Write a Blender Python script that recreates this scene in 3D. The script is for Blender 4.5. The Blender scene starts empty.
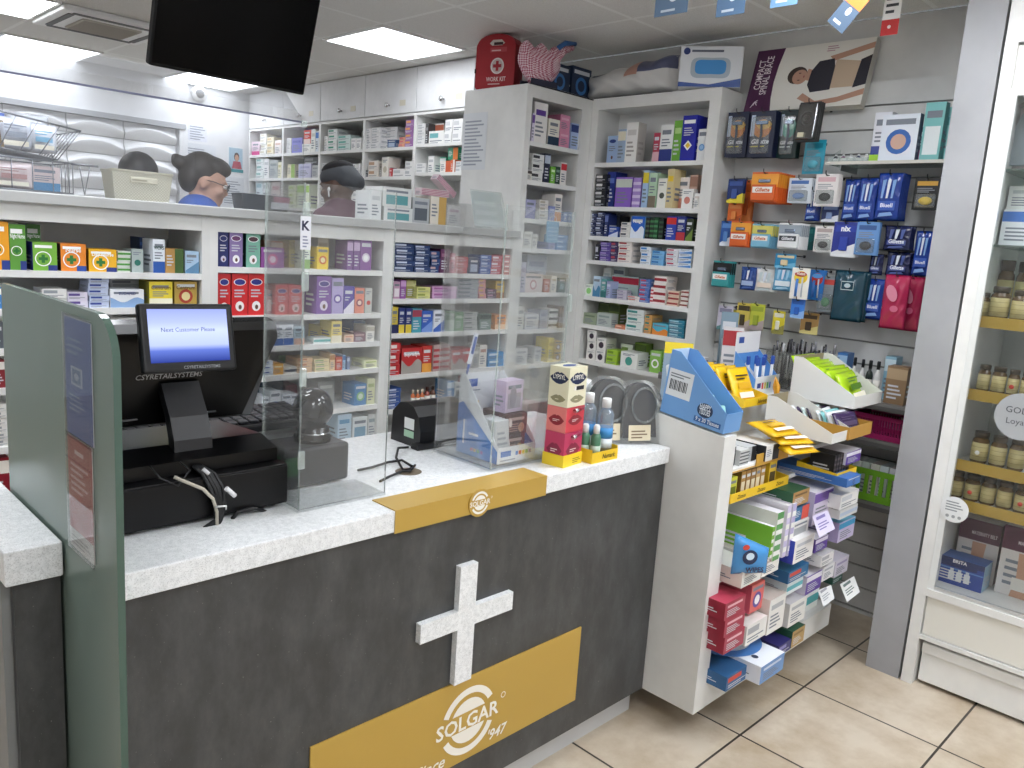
# A pharmacy: counter, product shelving, dispensary behind.  World: X to the right along the counter front,
# Y away into the dispensary, Z up, metres.  Camera stands at the origin at eye height.
import bpy, bmesh, math, random
from mathutils import Vector, Matrix
SC = bpy.context.scene
COL = SC.collection
random.seed(7)
V = Vector
EYE = V((0.0, 0.0, 1.55))
F_PX = 802.235
ROT = ((0.70850055, -0.70257221, 0.06647751), (-0.07694279, -0.1705414, -0.98234181), (0.70150322, 0.69087475, -0.17488655))
RR, RD, RF = V(ROT[0]), V(ROT[1]), V(ROT[2])


def at(px, py, x=None, y=None, z=None):
    """survey: the point of a known plane (x=, y= or z=) seen at a photo position"""
    d = RR * ((px - 512) / F_PX) + RD * ((py - 384) / F_PX) + RF
    if x is not None: t = (x - EYE.x) / d.x
    elif y is not None: t = (y - EYE.y) / d.y
    else: t = (z - EYE.z) / d.z
    return EYE + d * t


# ---------------------------------------------------------------- materials
MATS = {}


def lin(h):
    h = h.lstrip('#')
    out = []
    for i in (0, 2, 4):
        c = int(h[i:i + 2], 16) / 255
        out.append(c / 12.92 if c <= .04045 else ((c + .055) / 1.055) ** 2.4)
    return (*out, 1)


def M(hexcol, rough=.45, metal=0.0, spec=.5, name=None, alpha=1.0, coat=0.0):
    key = (hexcol, rough, metal, spec, alpha, coat)
    if key in MATS: return MATS[key]
    m = bpy.data.materials.new(name or ('finish_' + hexcol))
    m.use_nodes = True
    b = m.node_tree.nodes['Principled BSDF']
    b.inputs['Base Color'].default_value = lin(hexcol)
    b.inputs['Roughness'].default_value = rough
    b.inputs['Metallic'].default_value = metal
    b.inputs['Specular IOR Level'].default_value = spec
    b.inputs['Coat Weight'].default_value = coat
    m.diffuse_color = lin(hexcol)
    MATS[key] = m
    return m


def nodemat(name):
    m = bpy.data.materials.new(name); m.use_nodes = True
    nt = m.node_tree
    return m, nt, nt.nodes['Principled BSDF']


def N(nt, t, **kw):
    n = nt.nodes.new(t)
    for k, v in kw.items(): setattr(n, k, v)
    return n


def ramp(nt, fac, stops):
    r = N(nt, 'ShaderNodeValToRGB')
    e = r.color_ramp.elements
    while len(e) < len(stops): e.new(.5)
    for i, (p, c) in enumerate(stops):
        e[i].position = p; e[i].color = lin(c)
    nt.links.new(fac, r.inputs['Fac'])
    return r.outputs['Color']


def coords(nt, scale=(1, 1, 1), loc=(0, 0, 0)):
    t = N(nt, 'ShaderNodeTexCoord'); mp = N(nt, 'ShaderNodeMapping')
    mp.inputs['Scale'].default_value = scale; mp.inputs['Location'].default_value = loc
    nt.links.new(t.outputs['Object'], mp.inputs['Vector'])
    return mp.outputs['Vector']


def noise(nt, vec, scale, detail=4, rough=.6):
    n = N(nt, 'ShaderNodeTexNoise')
    n.inputs['Scale'].default_value = scale; n.inputs['Detail'].default_value = detail; n.inputs['Roughness'].default_value = rough
    nt.links.new(vec, n.inputs['Vector'])
    return n.outputs['Fac']


def mixc(nt, fac, a, b, mode='MIX'):
    n = N(nt, 'ShaderNodeMix', data_type='RGBA', blend_type=mode)
    for sock, val in ((n.inputs[0], fac), (n.inputs[6], a), (n.inputs[7], b)):
        if hasattr(val, 'links') or hasattr(val, 'is_linked'): nt.links.new(val, sock)
        elif isinstance(val, str): sock.default_value = lin(val)
        else: sock.default_value = val
    return n.outputs[2]


def mat_quartz():
    m, nt, b = nodemat('speckled_white_quartz')
    v = coords(nt)
    c1 = ramp(nt, noise(nt, v, 420, 2), [(.0, 'bcbdbd'), (.36, 'd9dadb'), (.46, 'f2f4f5'), (1, 'fbfcfd')])
    c2 = ramp(nt, noise(nt, v, 90, 3), [(.3, 'ebecec'), (.6, 'ffffff'), (1, 'ffffff')])
    nt.links.new(mixc(nt, 1.0, c1, c2, 'MULTIPLY'), b.inputs['Base Color'])
    b.inputs['Roughness'].default_value = .25
    return m


def mat_slate():
    m, nt, b = nodemat('dark_streaked_laminate')
    v = coords(nt, (3.2, 3.2, 1.5))
    c1 = ramp(nt, noise(nt, v, 3.4, 8, .68), [(.25, '323334'), (.45, '3f4041'), (.6, '4c4d4e'), (.8, '5d5e5f')])
    v2 = coords(nt)
    c2 = ramp(nt, noise(nt, v2, 160, 2), [(.0, '000000'), (.69, '000000'), (.74, '8a8782'), (1, 'aaa8a2')])
    nt.links.new(mixc(nt, .55, c1, c2, 'ADD'), b.inputs['Base Color'])
    b.inputs['Roughness'].default_value = .38
    return m


def mat_floor():
    m, nt, b = nodemat('cream_marbled_floor_tiles')
    v = coords(nt, (1, 1, 1), (-2.767 + .4665 * 10, -1.102 + .4665 * 10, 0))
    br = N(nt, 'ShaderNodeTexBrick', offset=0.0, squash=1.0)
    br.inputs['Scale'].default_value = 1
    br.inputs['Brick Width'].default_value = .4665; br.inputs['Row Height'].default_value = .4665
    br.inputs['Mortar Size'].default_value = .004; br.inputs['Mortar Smooth'].default_value = .1
    br.inputs['Color1'].default_value = lin('cfc6b8'); br.inputs['Color2'].default_value = lin('d6cdc0')
    br.inputs['Mortar'].default_value = lin('3a3631')
    nt.links.new(v, br.inputs['Vector'])
    v2 = coords(nt)
    c = ramp(nt, noise(nt, v2, 5.5, 7, .62), [(.28, 'd3c6b2'), (.45, 'e6ddd0'), (.62, 'f7f2ea'), (1, 'fffdf8')])
    nt.links.new(mixc(nt, 1.0, br.outputs['Color'], c, 'MULTIPLY'), b.inputs['Base Color'])
    b.inputs['Roughness'].default_value = .33
    return m


def mat_ceiling():
    m, nt, b = nodemat('suspended_ceiling_tiles')
    v = coords(nt, (1, 1, 1), (-2.52 + .57 * 12, -3.57 + .57 * 12, 0))
    br = N(nt, 'ShaderNodeTexBrick', offset=0.0, squash=1.0)
    br.inputs['Scale'].default_value = 1
    br.inputs['Brick Width'].default_value = .57; br.inputs['Row Height'].default_value = .57
    br.inputs['Mortar Size'].default_value = .011; br.inputs['Mortar Smooth'].default_value = .0
    br.inputs['Color1'].default_value = lin('eeedea'); br.inputs['Color2'].default_value = lin('eae9e6')
    br.inputs['Mortar'].default_value = lin('fafaf8')
    nt.links.new(v, br.inputs['Vector'])
    v2 = coords(nt)
    c = ramp(nt, noise(nt, v2, 300, 2), [(.2, 'e6e5e2'), (.6, 'ffffff'), (1, 'ffffff')])
    nt.links.new(mixc(nt, 1.0, br.outputs['Color'], c, 'MULTIPLY'), b.inputs['Base Color'])
    b.inputs['Roughness'].default_value = .8
    return m


def mat_paint(hexcol, name, rough=.5, amount=.06):
    m, nt, b = nodemat(name)
    v = coords(nt)
    c = ramp(nt, noise(nt, v, 3.0, 4), [(.3, 'e9e9e9'), (.7, 'ffffff')])
    nt.links.new(mixc(nt, 1.0, hexcol, c, 'MULTIPLY'), b.inputs['Base Color'])
    b.inputs['Roughness'].default_value = rough
    return m


def mat_clear(name, tint='ffffff', haze=.04, gloss=.09, rough=.02, hazecol='ffffff'):
    """thin clear plastic: see-through, a fresnel sheen, a trace of haze"""
    m = bpy.data.materials.new(name); m.use_nodes = True
    nt = m.node_tree; nt.nodes.clear()
    o = N(nt, 'ShaderNodeOutputMaterial')
    tr = N(nt, 'ShaderNodeBsdfTransparent'); tr.inputs['Color'].default_value = lin(tint)
    gl = N(nt, 'ShaderNodeBsdfGlossy'); gl.inputs['Roughness'].default_value = rough
    df = N(nt, 'ShaderNodeBsdfDiffuse'); df.inputs['Color'].default_value = lin(hazecol)
    fr = N(nt, 'ShaderNodeLayerWeight'); fr.inputs['Blend'].default_value = .25
    mul = N(nt, 'ShaderNodeMath', operation='MULTIPLY'); mul.inputs[1].default_value = .55
    add = N(nt, 'ShaderNodeMath', operation='ADD'); add.inputs[1].default_value = gloss * .35
    m1 = N(nt, 'ShaderNodeMixShader'); m2 = N(nt, 'ShaderNodeMixShader')
    m1.inputs[0].default_value = haze
    L = nt.links.new
    L(tr.outputs[0], m1.inputs[1]); L(df.outputs[0], m1.inputs[2])
    L(fr.outputs['Fresnel'], mul.inputs[0]); L(mul.outputs[0], add.inputs[0])
    L(add.outputs[0], m2.inputs[0]); L(m1.outputs[0], m2.inputs[1]); L(gl.outputs[0], m2.inputs[2])
    L(m2.outputs[0], o.inputs['Surface'])
    return m


def mat_emit(hexcol, strength, name):
    m = bpy.data.materials.new(name); m.use_nodes = True
    nt = m.node_tree; nt.nodes.clear()
    o = N(nt, 'ShaderNodeOutputMaterial'); e = N(nt, 'ShaderNodeEmission')
    e.inputs['Color'].default_value = lin(hexcol); e.inputs['Strength'].default_value = strength
    nt.links.new(e.outputs[0], o.inputs['Surface'])
    return m


def mat_screen():
    """till display: pale blue picture, brighter in the middle, darker blue towards the foot"""
    m = bpy.data.materials.new('till_screen_picture'); m.use_nodes = True
    nt = m.node_tree; nt.nodes.clear()
    o = N(nt, 'ShaderNodeOutputMaterial'); e = N(nt, 'ShaderNodeEmission')
    t = N(nt, 'ShaderNodeTexCoord'); s = N(nt, 'ShaderNodeSeparateXYZ')
    nt.links.new(t.outputs['Generated'], s.inputs[0])
    c = ramp(nt, s.outputs['Z'], [(0, '2b3a86'), (.22, '5b6fc0'), (.32, 'a9b6e6'), (.6, 'bcc8f0'), (.75, 'a6b2ea'), (1, '8f9cdf')])
    nt.links.new(c, e.inputs['Color']); e.inputs['Strength'].default_value = .95
    nt.links.new(e.outputs[0], o.inputs['Surface'])
    return m


def mat_pinkpattern():
    m, nt, b = nodemat('pink_woven_pattern')
    v = coords(nt, (1, 1, 1))
    w = N(nt, 'ShaderNodeTexChecker'); w.inputs['Scale'].default_value = 130
    w.inputs['Color1'].default_value = lin('e7cfd6'); w.inputs['Color2'].default_value = lin('b0566f')
    mp = coords(nt, (1, 1, 1)); r = N(nt, 'ShaderNodeMapping'); r.inputs['Rotation'].default_value = (.5, .7, .8)
    nt.links.new(mp, r.inputs['Vector']); nt.links.new(r.outputs[0], w.inputs['Vector'])
    nt.links.new(w.outputs['Color'], b.inputs['Base Color']); b.inputs['Roughness'].default_value = .7
    return m


WHITE = mat_paint('ebebe8', 'white_laminate', .38)
SHELFW = mat_paint('f1f1ef', 'white_shelf_laminate', .35)
SLATW = mat_paint('d9d9d7', 'white_slatwall_panel', .4)
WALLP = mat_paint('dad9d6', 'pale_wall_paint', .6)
WALLW = mat_paint('f2f3f5', 'white_wall_paint', .55)
QUARTZ, SLATE, FLOOR, CEIL = mat_quartz(), mat_slate(), mat_floor(), mat_ceiling()
GOLD = M('c3a04c', .34, .15)
BLACKG = M('070708', .18, 0, .35)
BLACKM = M('151517', .5)
DARKG = M('2a2a2c', .45)
CHROME = M('d6d6d8', .15, 1.0)
STEEL = M('a9abad', .3, .9)
PILLAR = mat_paint('a9aaad', 'grey_painted_upright', .5)
ACRYL = mat_clear('clear_acrylic_sheet', 'fdfefe', .04, .02)  # diffuse haze share imitates bright room reflections on the counter screens
ACRYL2 = mat_clear('clear_acrylic_canopy', 'fafbff', .03, .05)
EDGE = mat_clear('acrylic_polished_edge', 'f3f9f7', .25, .2, .1, 'eef6f4')
FGLASS = mat_clear('cabinet_glass', 'fdfefe', .008, .03)
GLASSG = M('72827a', .25, 0, .5)
PLASTIC = mat_clear('thin_clear_plastic', 'fafcfc', .05, .15, .12)


# ---------------------------------------------------------------- mesh builder
class Frame:
    def __init__(s, o, u, v):
        s.o, s.u, s.v = V(o), V(u).normalized(), V(v).normalized()
        s.n = s.u.cross(s.v).normalized()

    def p(s, a, b, off=0.0):
        return s.o + s.u * a + s.v * b + s.n * off


GLYPH = {}


def glyphs(txt, bold=0.0, shear=0.0):
    k = (txt, bold, shear)
    if k in GLYPH: return GLYPH[k]
    c = bpy.data.curves.new('t', 'FONT'); c.body = txt; c.size = 1; c.resolution_u = 2
    c.offset = bold; c.shear = shear
    o = bpy.data.objects.new('t', c); COL.objects.link(o)
    dg = bpy.context.evaluated_depsgraph_get()
    me = bpy.data.meshes.new_from_object(o.evaluated_get(dg))
    vs = [(v.co.x, v.co.y) for v in me.vertices]; fs = [tuple(p.vertices) for p in me.polygons]
    bpy.data.meshes.remove(me); bpy.data.objects.remove(o); bpy.data.curves.remove(c)
    if vs:
        x0 = min(v[0] for v in vs); x1 = max(v[0] for v in vs); y0 = min(v[1] for v in vs); y1 = max(v[1] for v in vs)
    else: x0 = x1 = y0 = y1 = 0
    GLYPH[k] = (vs, fs, x0, x1, y0, y1)
    return GLYPH[k]


class MB:
    def __init__(s):
        s.v, s.f, s.m, s.sm, s.mats = [], [], [], [], []

    def mi(s, mat):
        if mat not in s.mats: s.mats.append(mat)
        return s.mats.index(mat)

    def add(s, vs, fs, mat, smooth=False):
        b = len(s.v); k = s.mi(mat)
        s.v += [tuple(p) for p in vs]
        for f in fs:
            s.f.append(tuple(i + b for i in f)); s.m.append(k); s.sm.append(smooth)
        return s

    def box(s, x0, y0, z0, x1, y1, z1, mat, front=None, left=None, right=None, top=None, back=None, bottom=None):
        vs = [(x0, y0, z0), (x1, y0, z0), (x1, y1, z0), (x0, y1, z0), (x0, y0, z1), (x1, y0, z1), (x1, y1, z1), (x0, y1, z1)]
        for f, mm in (((0, 1, 5, 4), front), ((3, 0, 4, 7), left), ((1, 2, 6, 5), right), ((4, 5, 6, 7), top), ((2, 3, 7, 6), back), ((3, 2, 1, 0), bottom)):
            s.add([vs[i] for i in f], [(0, 1, 2, 3)], mm or mat)
        return s

    def bbox(s, x0, y0, z0, x1, y1, z1, mat, r=.004, seg=2, smooth=True):
        bm = bmesh.new()
        bmesh.ops.create_cube(bm, size=1)
        for v in bm.verts:
            v.co = V(((x0 + x1) / 2 + v.co.x * (x1 - x0), (y0 + y1) / 2 + v.co.y * (y1 - y0), (z0 + z1) / 2 + v.co.z * (z1 - z0)))
        r = min(r, abs(x1 - x0) * .45, abs(y1 - y0) * .45, abs(z1 - z0) * .45)
        bmesh.ops.bevel(bm, geom=bm.edges[:], offset=r, segments=seg, affect='EDGES', profile=.5)
        s.bm(bm, mat, False)
        return s

    def bm(s, bm, mat, smooth=True, xf=None):
        bm.verts.index_update()
        vs = [(xf @ v.co if xf else v.co.copy()) for v in bm.verts]
        s.add(vs, [tuple(v.index for v in f.verts) for f in bm.faces], mat, smooth)
        bm.free(); return s

    def poly(s, F, pts, mat, off=.0004):
        s.add([F.p(a, b, off) for a, b in pts], [tuple(range(len(pts)))], mat); return s

    def rect(s, F, a0, b0, a1, b1, mat, off=.0004):
        return s.poly(F, [(a0, b0), (a1, b0), (a1, b1), (a0, b1)], mat, off)

    def ell(s, F, a, b, ra, rb, mat, off=.0005, n=16, rot=0.0):
        pts = []
        for i in range(n):
            t = 2 * math.pi * i / n
            x, y = ra * math.cos(t), rb * math.sin(t)
            pts.append((a + x * math.cos(rot) - y * math.sin(rot), b + x * math.sin(rot) + y * math.cos(rot)))
        return s.poly(F, pts, mat, off)

    def ring(s, F, a, b, r0, r1, mat, off=.0006, n=28, t0=0, t1=2 * math.pi):
        vs, fs = [], []
        for i in range(n + 1):
            t = t0 + (t1 - t0) * i / n
            vs += [F.p(a + r0 * math.cos(t), b + r0 * math.sin(t), off), F.p(a + r1 * math.cos(t), b + r1 * math.sin(t), off)]
        for i in range(n): fs.append((2 * i, 2 * i + 1, 2 * i + 3, 2 * i + 2))
        s.add(vs, fs, mat); return s

    def text(s, F, a, b, h, txt, mat, off=.0007, maxw=None, bold=.0, shear=0.0, align='c', rot=0.0):
        vs, fs, x0, x1, y0, y1 = glyphs(txt, bold, shear)
        if not vs: return s
        k = h / .72; w = (x1 - x0) * k
        kx = k * (min(1, maxw / w) if maxw else 1)
        dx = {'c': -(x0 + x1) / 2, 'l': -x0, 'r': -x1}[align]
        c, sn = math.cos(rot), math.sin(rot)
        out = []
        for x, y in vs:
            X, Y = (x + dx) * kx, y * k
            out.append(F.p(a + X * c - Y * sn, b + X * sn + Y * c, off))
        s.add(out, fs, mat); return s

    def lines(s, F, a0, b0, a1, b1, n, mat, off=.0005, fill=.45):
        """rows of tiny unreadable print, shown as thin bars of uneven length"""
        st = (b1 - b0) / n
        for i in range(n):
            w = (a1 - a0) * (.62 + .38 * ((i * 37 + 11) % 10) / 9)
            s.rect(F, a0, b0 + i * st, a0 + w, b0 + i * st + st * fill, mat, off)
        return s

    def prism(s, F, pts, depth, mat, side=None, smooth=False):
        """outline pts on frame F extruded by -depth along its normal"""
        n = len(pts)
        a = [F.p(x, y, 0) for x, y in pts]; b = [F.p(x, y, -depth) for x, y in pts]
        s.add(a, [tuple(range(n))], mat)
        s.add(b, [tuple(range(n - 1, -1, -1))], mat)
        s.add(a + b, [(i, i + n, (i + 1) % n + n, (i + 1) % n) for i in range(n)], side or mat, smooth)
        return s

    def tube(s, pts, r, mat, n=8, closed=False, cap=True):
        pts = [V(p) for p in pts]; m = len(pts); vs, fs = [], []
        prev = None
        for i, p in enumerate(pts):
            if closed: t = pts[(i + 1) % m] - pts[i - 1]
            else: t = pts[min(i + 1, m - 1)] - pts[max(i - 1, 0)]
            t.normalize()
            if prev is None:
                ref = V((0, 0, 1)) if abs(t.z) < .9 else V((1, 0, 0))
                u = t.cross(ref).normalized()
            else: u = (prev - t * prev.dot(t)).normalized()
            prev = u; w = t.cross(u)
            rr = r[i] if isinstance(r, (list, tuple)) else r
            for k in range(n):
                a = 2 * math.pi * k / n
                vs.append(p + u * (rr * math.cos(a)) + w * (rr * math.sin(a)))
        for i in range(m if closed else m - 1):
            j = (i + 1) % m
            for k in range(n):
                fs.append((i * n + k, i * n + (k + 1) % n, j * n + (k + 1) % n, j * n + k))
        s.add(vs, fs, mat, True)
        if cap and not closed:
            s.add(vs[:n], [tuple(range(n - 1, -1, -1))], mat); s.add(vs[-n:], [tuple(range(n))], mat)
        return s

    def lathe(s, prof, mat, c=(0, 0, 0), n=20, sx=1.0, sy=1.0, smooth=True):
        vs, fs = [], []
        for r, z in prof:
            for k in range(n):
                a = 2 * math.pi * k / n
                vs.append((c[0] + r * sx * math.cos(a), c[1] + r * sy * math.sin(a), c[2] + z))
        for i in range(len(prof) - 1):
            for k in range(n):
                fs.append((i * n + k, i * n + (k + 1) % n, (i + 1) * n + (k + 1) % n, (i + 1) * n + k))
        s.add(vs, fs, mat, smooth)
        if prof[0][0] > 1e-5: s.add(vs[:n], [tuple(range(n - 1, -1, -1))], mat)
        if prof[-1][0] > 1e-5: s.add(vs[-n:], [tuple(range(n))], mat)
        return s

    def ball(s, c, r, mat, n=16, m=10):
        rx, ry, rz = r if isinstance(r, (tuple, list)) else (r, r, r)
        vs, fs = [], []
        for i in range(m + 1):
            p = math.pi * i / m
            for k in range(n):
                a = 2 * math.pi * k / n
                vs.append((c[0] + rx * math.sin(p) * math.cos(a), c[1] + ry * math.sin(p) * math.sin(a), c[2] - rz * math.cos(p)))
        for i in range(m):
            for k in range(n):
                fs.append((i * n + k, i * n + (k + 1) % n, (i + 1) * n + (k + 1) % n, (i + 1) * n + k))
        s.add(vs, fs, mat, True); return s

    def grid(s, fn, nu, nv, mat, smooth=True):
        vs = [fn(i / nu, j / nv) for j in range(nv + 1) for i in range(nu + 1)]
        fs = [(j * (nu + 1) + i, j * (nu + 1) + i + 1, (j + 1) * (nu + 1) + i + 1, (j + 1) * (nu + 1) + i) for j in range(nv) for i in range(nu)]
        s.add(vs, fs, mat, smooth); return s

    def mesh(s, name):
        me = bpy.data.meshes.new(name)
        me.from_pydata(s.v, [], s.f)
        for m in s.mats: me.materials.append(m)
        me.polygons.foreach_set('material_index', s.m)
        me.polygons.foreach_set('use_smooth', s.sm)
        bm = bmesh.new(); bm.from_mesh(me)
        bmesh.ops.remove_doubles(bm, verts=bm.verts, dist=1e-6)
        bm.to_mesh(me); bm.free()
        me.update()
        return me


# ---------------------------------------------------------------- scene objects
USED = {}


def tag(o, label, cat, group=None):
    o['label'] = label; o['category'] = cat
    if group: o['group'] = group
    USED.setdefault(label, []).append(o)
    return o


def place(name, me, loc=(0, 0, 0), rz=0.0, parent=None):
    o = bpy.data.objects.new(name, me); COL.objects.link(o)
    o.location = loc; o.rotation_euler = (0, 0, rz) if not isinstance(rz, (tuple, list)) else rz
    if parent: o.parent = parent
    return o


def thing(name, label, cat, loc=(0, 0, 0), rz=0.0, group=None):
    return tag(place(name, None, loc, rz), label, cat, group)


def mthing(name, label, cat, mb, loc=(0, 0, 0), rz=0.0, group=None):
    return tag(place(name, mb.mesh(name) if isinstance(mb, MB) else mb, loc, rz), label, cat, group)


def part(name, mb, parent, label=None, loc=(0, 0, 0), rz=0.0):
    o = place(name, mb.mesh(name) if isinstance(mb, MB) else mb, loc, rz, parent)
    if label: o['label'] = label
    return o


def struct(name, mb):
    o = place(name, mb.mesh(name)); o['kind'] = 'structure'
    return o


def dup(src, loc, rz=None, label=None, group=None):
    o = src.copy(); COL.objects.link(o); o.location = loc
    if rz is not None: o.rotation_euler = (0, 0, rz) if not isinstance(rz, (tuple, list)) else rz
    if group: o['group'] = group
    if label:
        o['label'] = label
        USED.setdefault(label, []).append(o)
    for ch in list(src.children):
        c = ch.copy(); COL.objects.link(c); c.parent = o
        for g in list(ch.children):
            d = g.copy(); COL.objects.link(d); d.parent = c
    return o


# ---------------------------------------------------------------- camera
cam = bpy.data.cameras.new('camera'); cam.sensor_width = 36; cam.sensor_fit = 'HORIZONTAL'
cam.lens = F_PX / 1024 * 36; cam.clip_start = .02; cam.clip_end = 60
co = bpy.data.objects.new('camera', cam); COL.objects.link(co)
mw = Matrix.Identity(4)
for i in range(3):
    mw[i][0] = RR[i]; mw[i][1] = -RD[i]; mw[i][2] = -RF[i]; mw[i][3] = EYE[i]
co.matrix_world = mw
SC.camera = co
SC.view_settings.view_transform = 'Standard'; SC.view_settings.look = 'None'
SC.view_settings.gamma = 1; SC.view_settings.use_curve_mapping = False
SC.view_settings.exposure = 0.72
# ---------------------------------------------------------------- the room
XL, XR, YF, YB, ZC = -1.6, 3.6, -2.4, 6.43, 2.585
struct('floor', MB().box(XL, YF, -.05, XR, YB, 0, FLOOR))
struct('floor_raised', MB().box(XL, 3.22, 0, XR, YB, .19, FLOOR))
struct('ceiling', MB().box(XL, YF, ZC, XR, YB, ZC + .08, CEIL))
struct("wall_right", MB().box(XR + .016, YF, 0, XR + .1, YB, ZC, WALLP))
struct('wall_left', MB().box(XL - .1, YF, 0, XL, YB, ZC, WALLW))
struct('wall_back', MB().box(XL, YB, 0, XR, YB + .1, ZC, WALLW))
struct('wall_front', MB().box(XL, YF - .1, 0, XR, YF, ZC, WALLW))
# bulkhead over the drawers: a shallow box fixed to the back wall, its right end at x 2.718
mb = MB().box(XL, 6.36, 2.262, 2.718, YB, ZC, WALLW)
mb.box(XL, 6.35, 2.225, 2.70, YB, 2.262, M('b5b7bb', .4))
struct('trim_1', mb)
struct('trim_2', MB().box(2.655, 6.36, .19, 2.718, YB, 2.225, WALLW))

# slatted wall panel on the right wall: boards with grooves between
mb = MB()
z = 0.02
mb.box(XR - .006, 1.02, 0, XR + .012, 2.114, 2.318, M('8d8d8b', .6))
mb.box(XR - .018, 1.02, 0.0, XR - .006, 2.115, .016, SLATW)
while z < 2.2:
    mb.box(XR - .018, 1.02, z + .004, XR - .006, 2.115, z + .096, SLATW); z += .1
mb.box(XR - .018, 1.02, 2.224, XR - .006, 2.115, 2.318, SLATW)
sl = mthing('slatwall', 'white slatted display wall full of hanging packs beside grey upright', 'display wall', mb)
# grey upright between the slatted wall and the glass cabinet
struct('pillar_right', MB().box(3.12, .893, 0, XR + .012, 1.017, ZC, PILLAR))

# ---------------------------------------------------------------- ceiling lights, cassette, camera dome, TV
PANEL = mat_emit('f6faff', 4.6, 'lit_panel')
PANEL_ADDED = mat_emit('f5f9ff', 14.0, 'added_panel_shop')  # unseen panels added to brighten the shop side, stronger than the dispensary ones
FRAMEW = M('f1f1f0', .4)


def cell(i, j): return 2.52 + .57 * i, 3.57 + .57 * j


lights = [((0, 0), 'lit square ceiling panel before the wall cupboards, nearest of the four'),
          ((-2, 4), 'lit ceiling panel behind the air vent, above the drawer wall'),
          ((-3, 2), 'lit ceiling panel at the top left corner, left of the air vent'),
          ((0, 4), 'lit ceiling panel low behind the hanging black television'),
          ((-3, -2), 'added unseen ceiling panel above the staff aisle'), ((-1, -5), 'added unseen ceiling panel above the counter'),
          ((-4, -7), 'added unseen ceiling panel above the customers at left'), ((-1, -8), 'added unseen ceiling panel above the customers at right'),
          ((-5, -3), 'added unseen ceiling panel at the far left of the shop'), ((-4, -10), 'added unseen ceiling panel behind the customers'), ((0, -7), 'added unseen ceiling panel before the glass cabinet')]
for (i, j), lab in lights:
    x, y = cell(i, j)
    t = thing('ceiling_light', lab, 'ceiling light', (x + .285, y + .285, ZC), group='square ceiling light panels')
    fm = MB()
    for a in ((-.283, -.283, .283, -.268), (-.283, .268, .283, .283), (-.283, -.268, -.268, .268), (.268, -.268, .283, .268)):
        fm.box(a[0], a[1], -.012, a[2], a[3], 0, FRAMEW)
    part('frame', fm, t)
    part('diffuser', MB().box(-.268, -.268, -.008, .268, .268, -.002, PANEL if y > 3 else PANEL_ADDED), t)
x, y = cell(-2, 2)
t = thing('air_conditioner', 'white square ceiling air vent with a beige grille', 'air conditioner', (x + .285, y + .285, ZC))
part('frame', MB().bbox(-.28, -.28, -.03, .28, .28, 0, FRAMEW, .01), t)
g = MB().box(-.15, -.15, -.038, .15, .15, -.03, M('c9c4ba', .7))
for k in range(11): g.box(-.14, -.137 + k * .027, -.042, .14, -.125 + k * .027, -.038, M('b4aea4', .7))
part('grille', g, t)
for a, b in (((-.22, -.235), (.22, -.205)), ((-.22, .205), (.22, .235)), ((-.235, -.2), (-.205, .2)), ((.205, -.2), (.235, .2))):
    part('air_slot', MB().box(a[0], a[1], -.034, b[0], b[1], -.0301, M('6c6c6e', .6)), t)
t = thing('camera_dome', 'small white security camera dome on the back wall', 'security camera', (2.83, 6.43, 2.515))
t.rotation_euler = (math.radians(90), 0, 0)
part('mount', MB().lathe([(.062, 0), (.062, .02), (.052, .035), (.0, .036)], FRAMEW), t)
part('dome', MB().ball((0, 0, .035), (.034, .034, .03), M('77797c', .15)), t)

# television hung from the ceiling, tipped forward
t = thing('television', 'black flat television hanging from the ceiling, screen tipped down', 'television', (1.256, 2.6, 1.998))
tilt = math.radians(18)
t.rotation_euler = (tilt, 0, 0)
w2 = .262
part('casing', MB().bbox(-w2, 0.0, 0, w2, .035, .315, M('0c0c0d', .5, 0, .2), .006), t)
part('screen', MB().box(-w2 + .006, -.0012, .010, w2 - .006, .002, .308, M('040405', .15, 0, .12)), t)
part('mount', MB().box(-.06, .035, .1, .06, .06, .22, BLACKM).tube([(0, .06, .16), (0, -.02 + .12, .3), (0, .06 + .06, .60)], .018, BLACKM), t)

# ---------------------------------------------------------------- low shelving along the aisle (faces the customer)
YS = 2.89


def shelf_bay(label, x0, x1, zs, name='shelf_unit'):
    t = thing(name, label, 'shelving', ((x0 + x1) / 2, YS, 0), group='white shelving bays behind the counter')
    w = (x1 - x0) / 2
    for s in (-1, 1):
        part('side_panel', MB().box(min(s * w, s * (w - .03)), 0, 0, max(s * w, s * (w - .03)), .32, 1.566, WHITE), t)
    part('back_panel', MB().box(-w + .03, .30, .08, w - .03, .32, 1.566, WHITE), t)
    part('top_rail', MB().box(-w + .03, .001, 1.512, w - .03, .02, 1.566, WHITE), t)
    part('plinth', MB().box(-w + .03, .02, 0, w - .03, .04, .08, WHITE), t)
    for z in zs:
        part('shelf', MB().box(-w + .0302, .002, z - .022, w - .0302, .2998, z, SHELFW), t)
    return t


ROWZ = {'b1': [1.357, 1.236, 1.11, .984, .791, .6, .4, .1], 'b2': [1.385, 1.201, 1.077, .958, .793, .63, .45, .1], 'b3': [1.383, 1.263, 1.107, .917, .76, .6, .4, .1]}
shelf_bay('white low shelving bay at far left holding cold remedy boxes', .385, 1.315, ROWZ['b1'])
shelf_bay('white low shelving bay in the middle holding red and purple boxes', 1.315, 2.118, ROWZ['b2'])
shelf_bay('white low shelving bay beside the corner tower holding navy boxes on top', 2.118, 2.905, ROWZ['b3'])
mb = MB().bbox(.385, 2.865, 1.566, 2.903, 3.34, 1.602, mat_paint('b9bab9', 'grey_ledge_top', .4), .004)
mthing('ledge', 'long pale grey ledge on top of the low shelving', 'ledge', mb)

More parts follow.
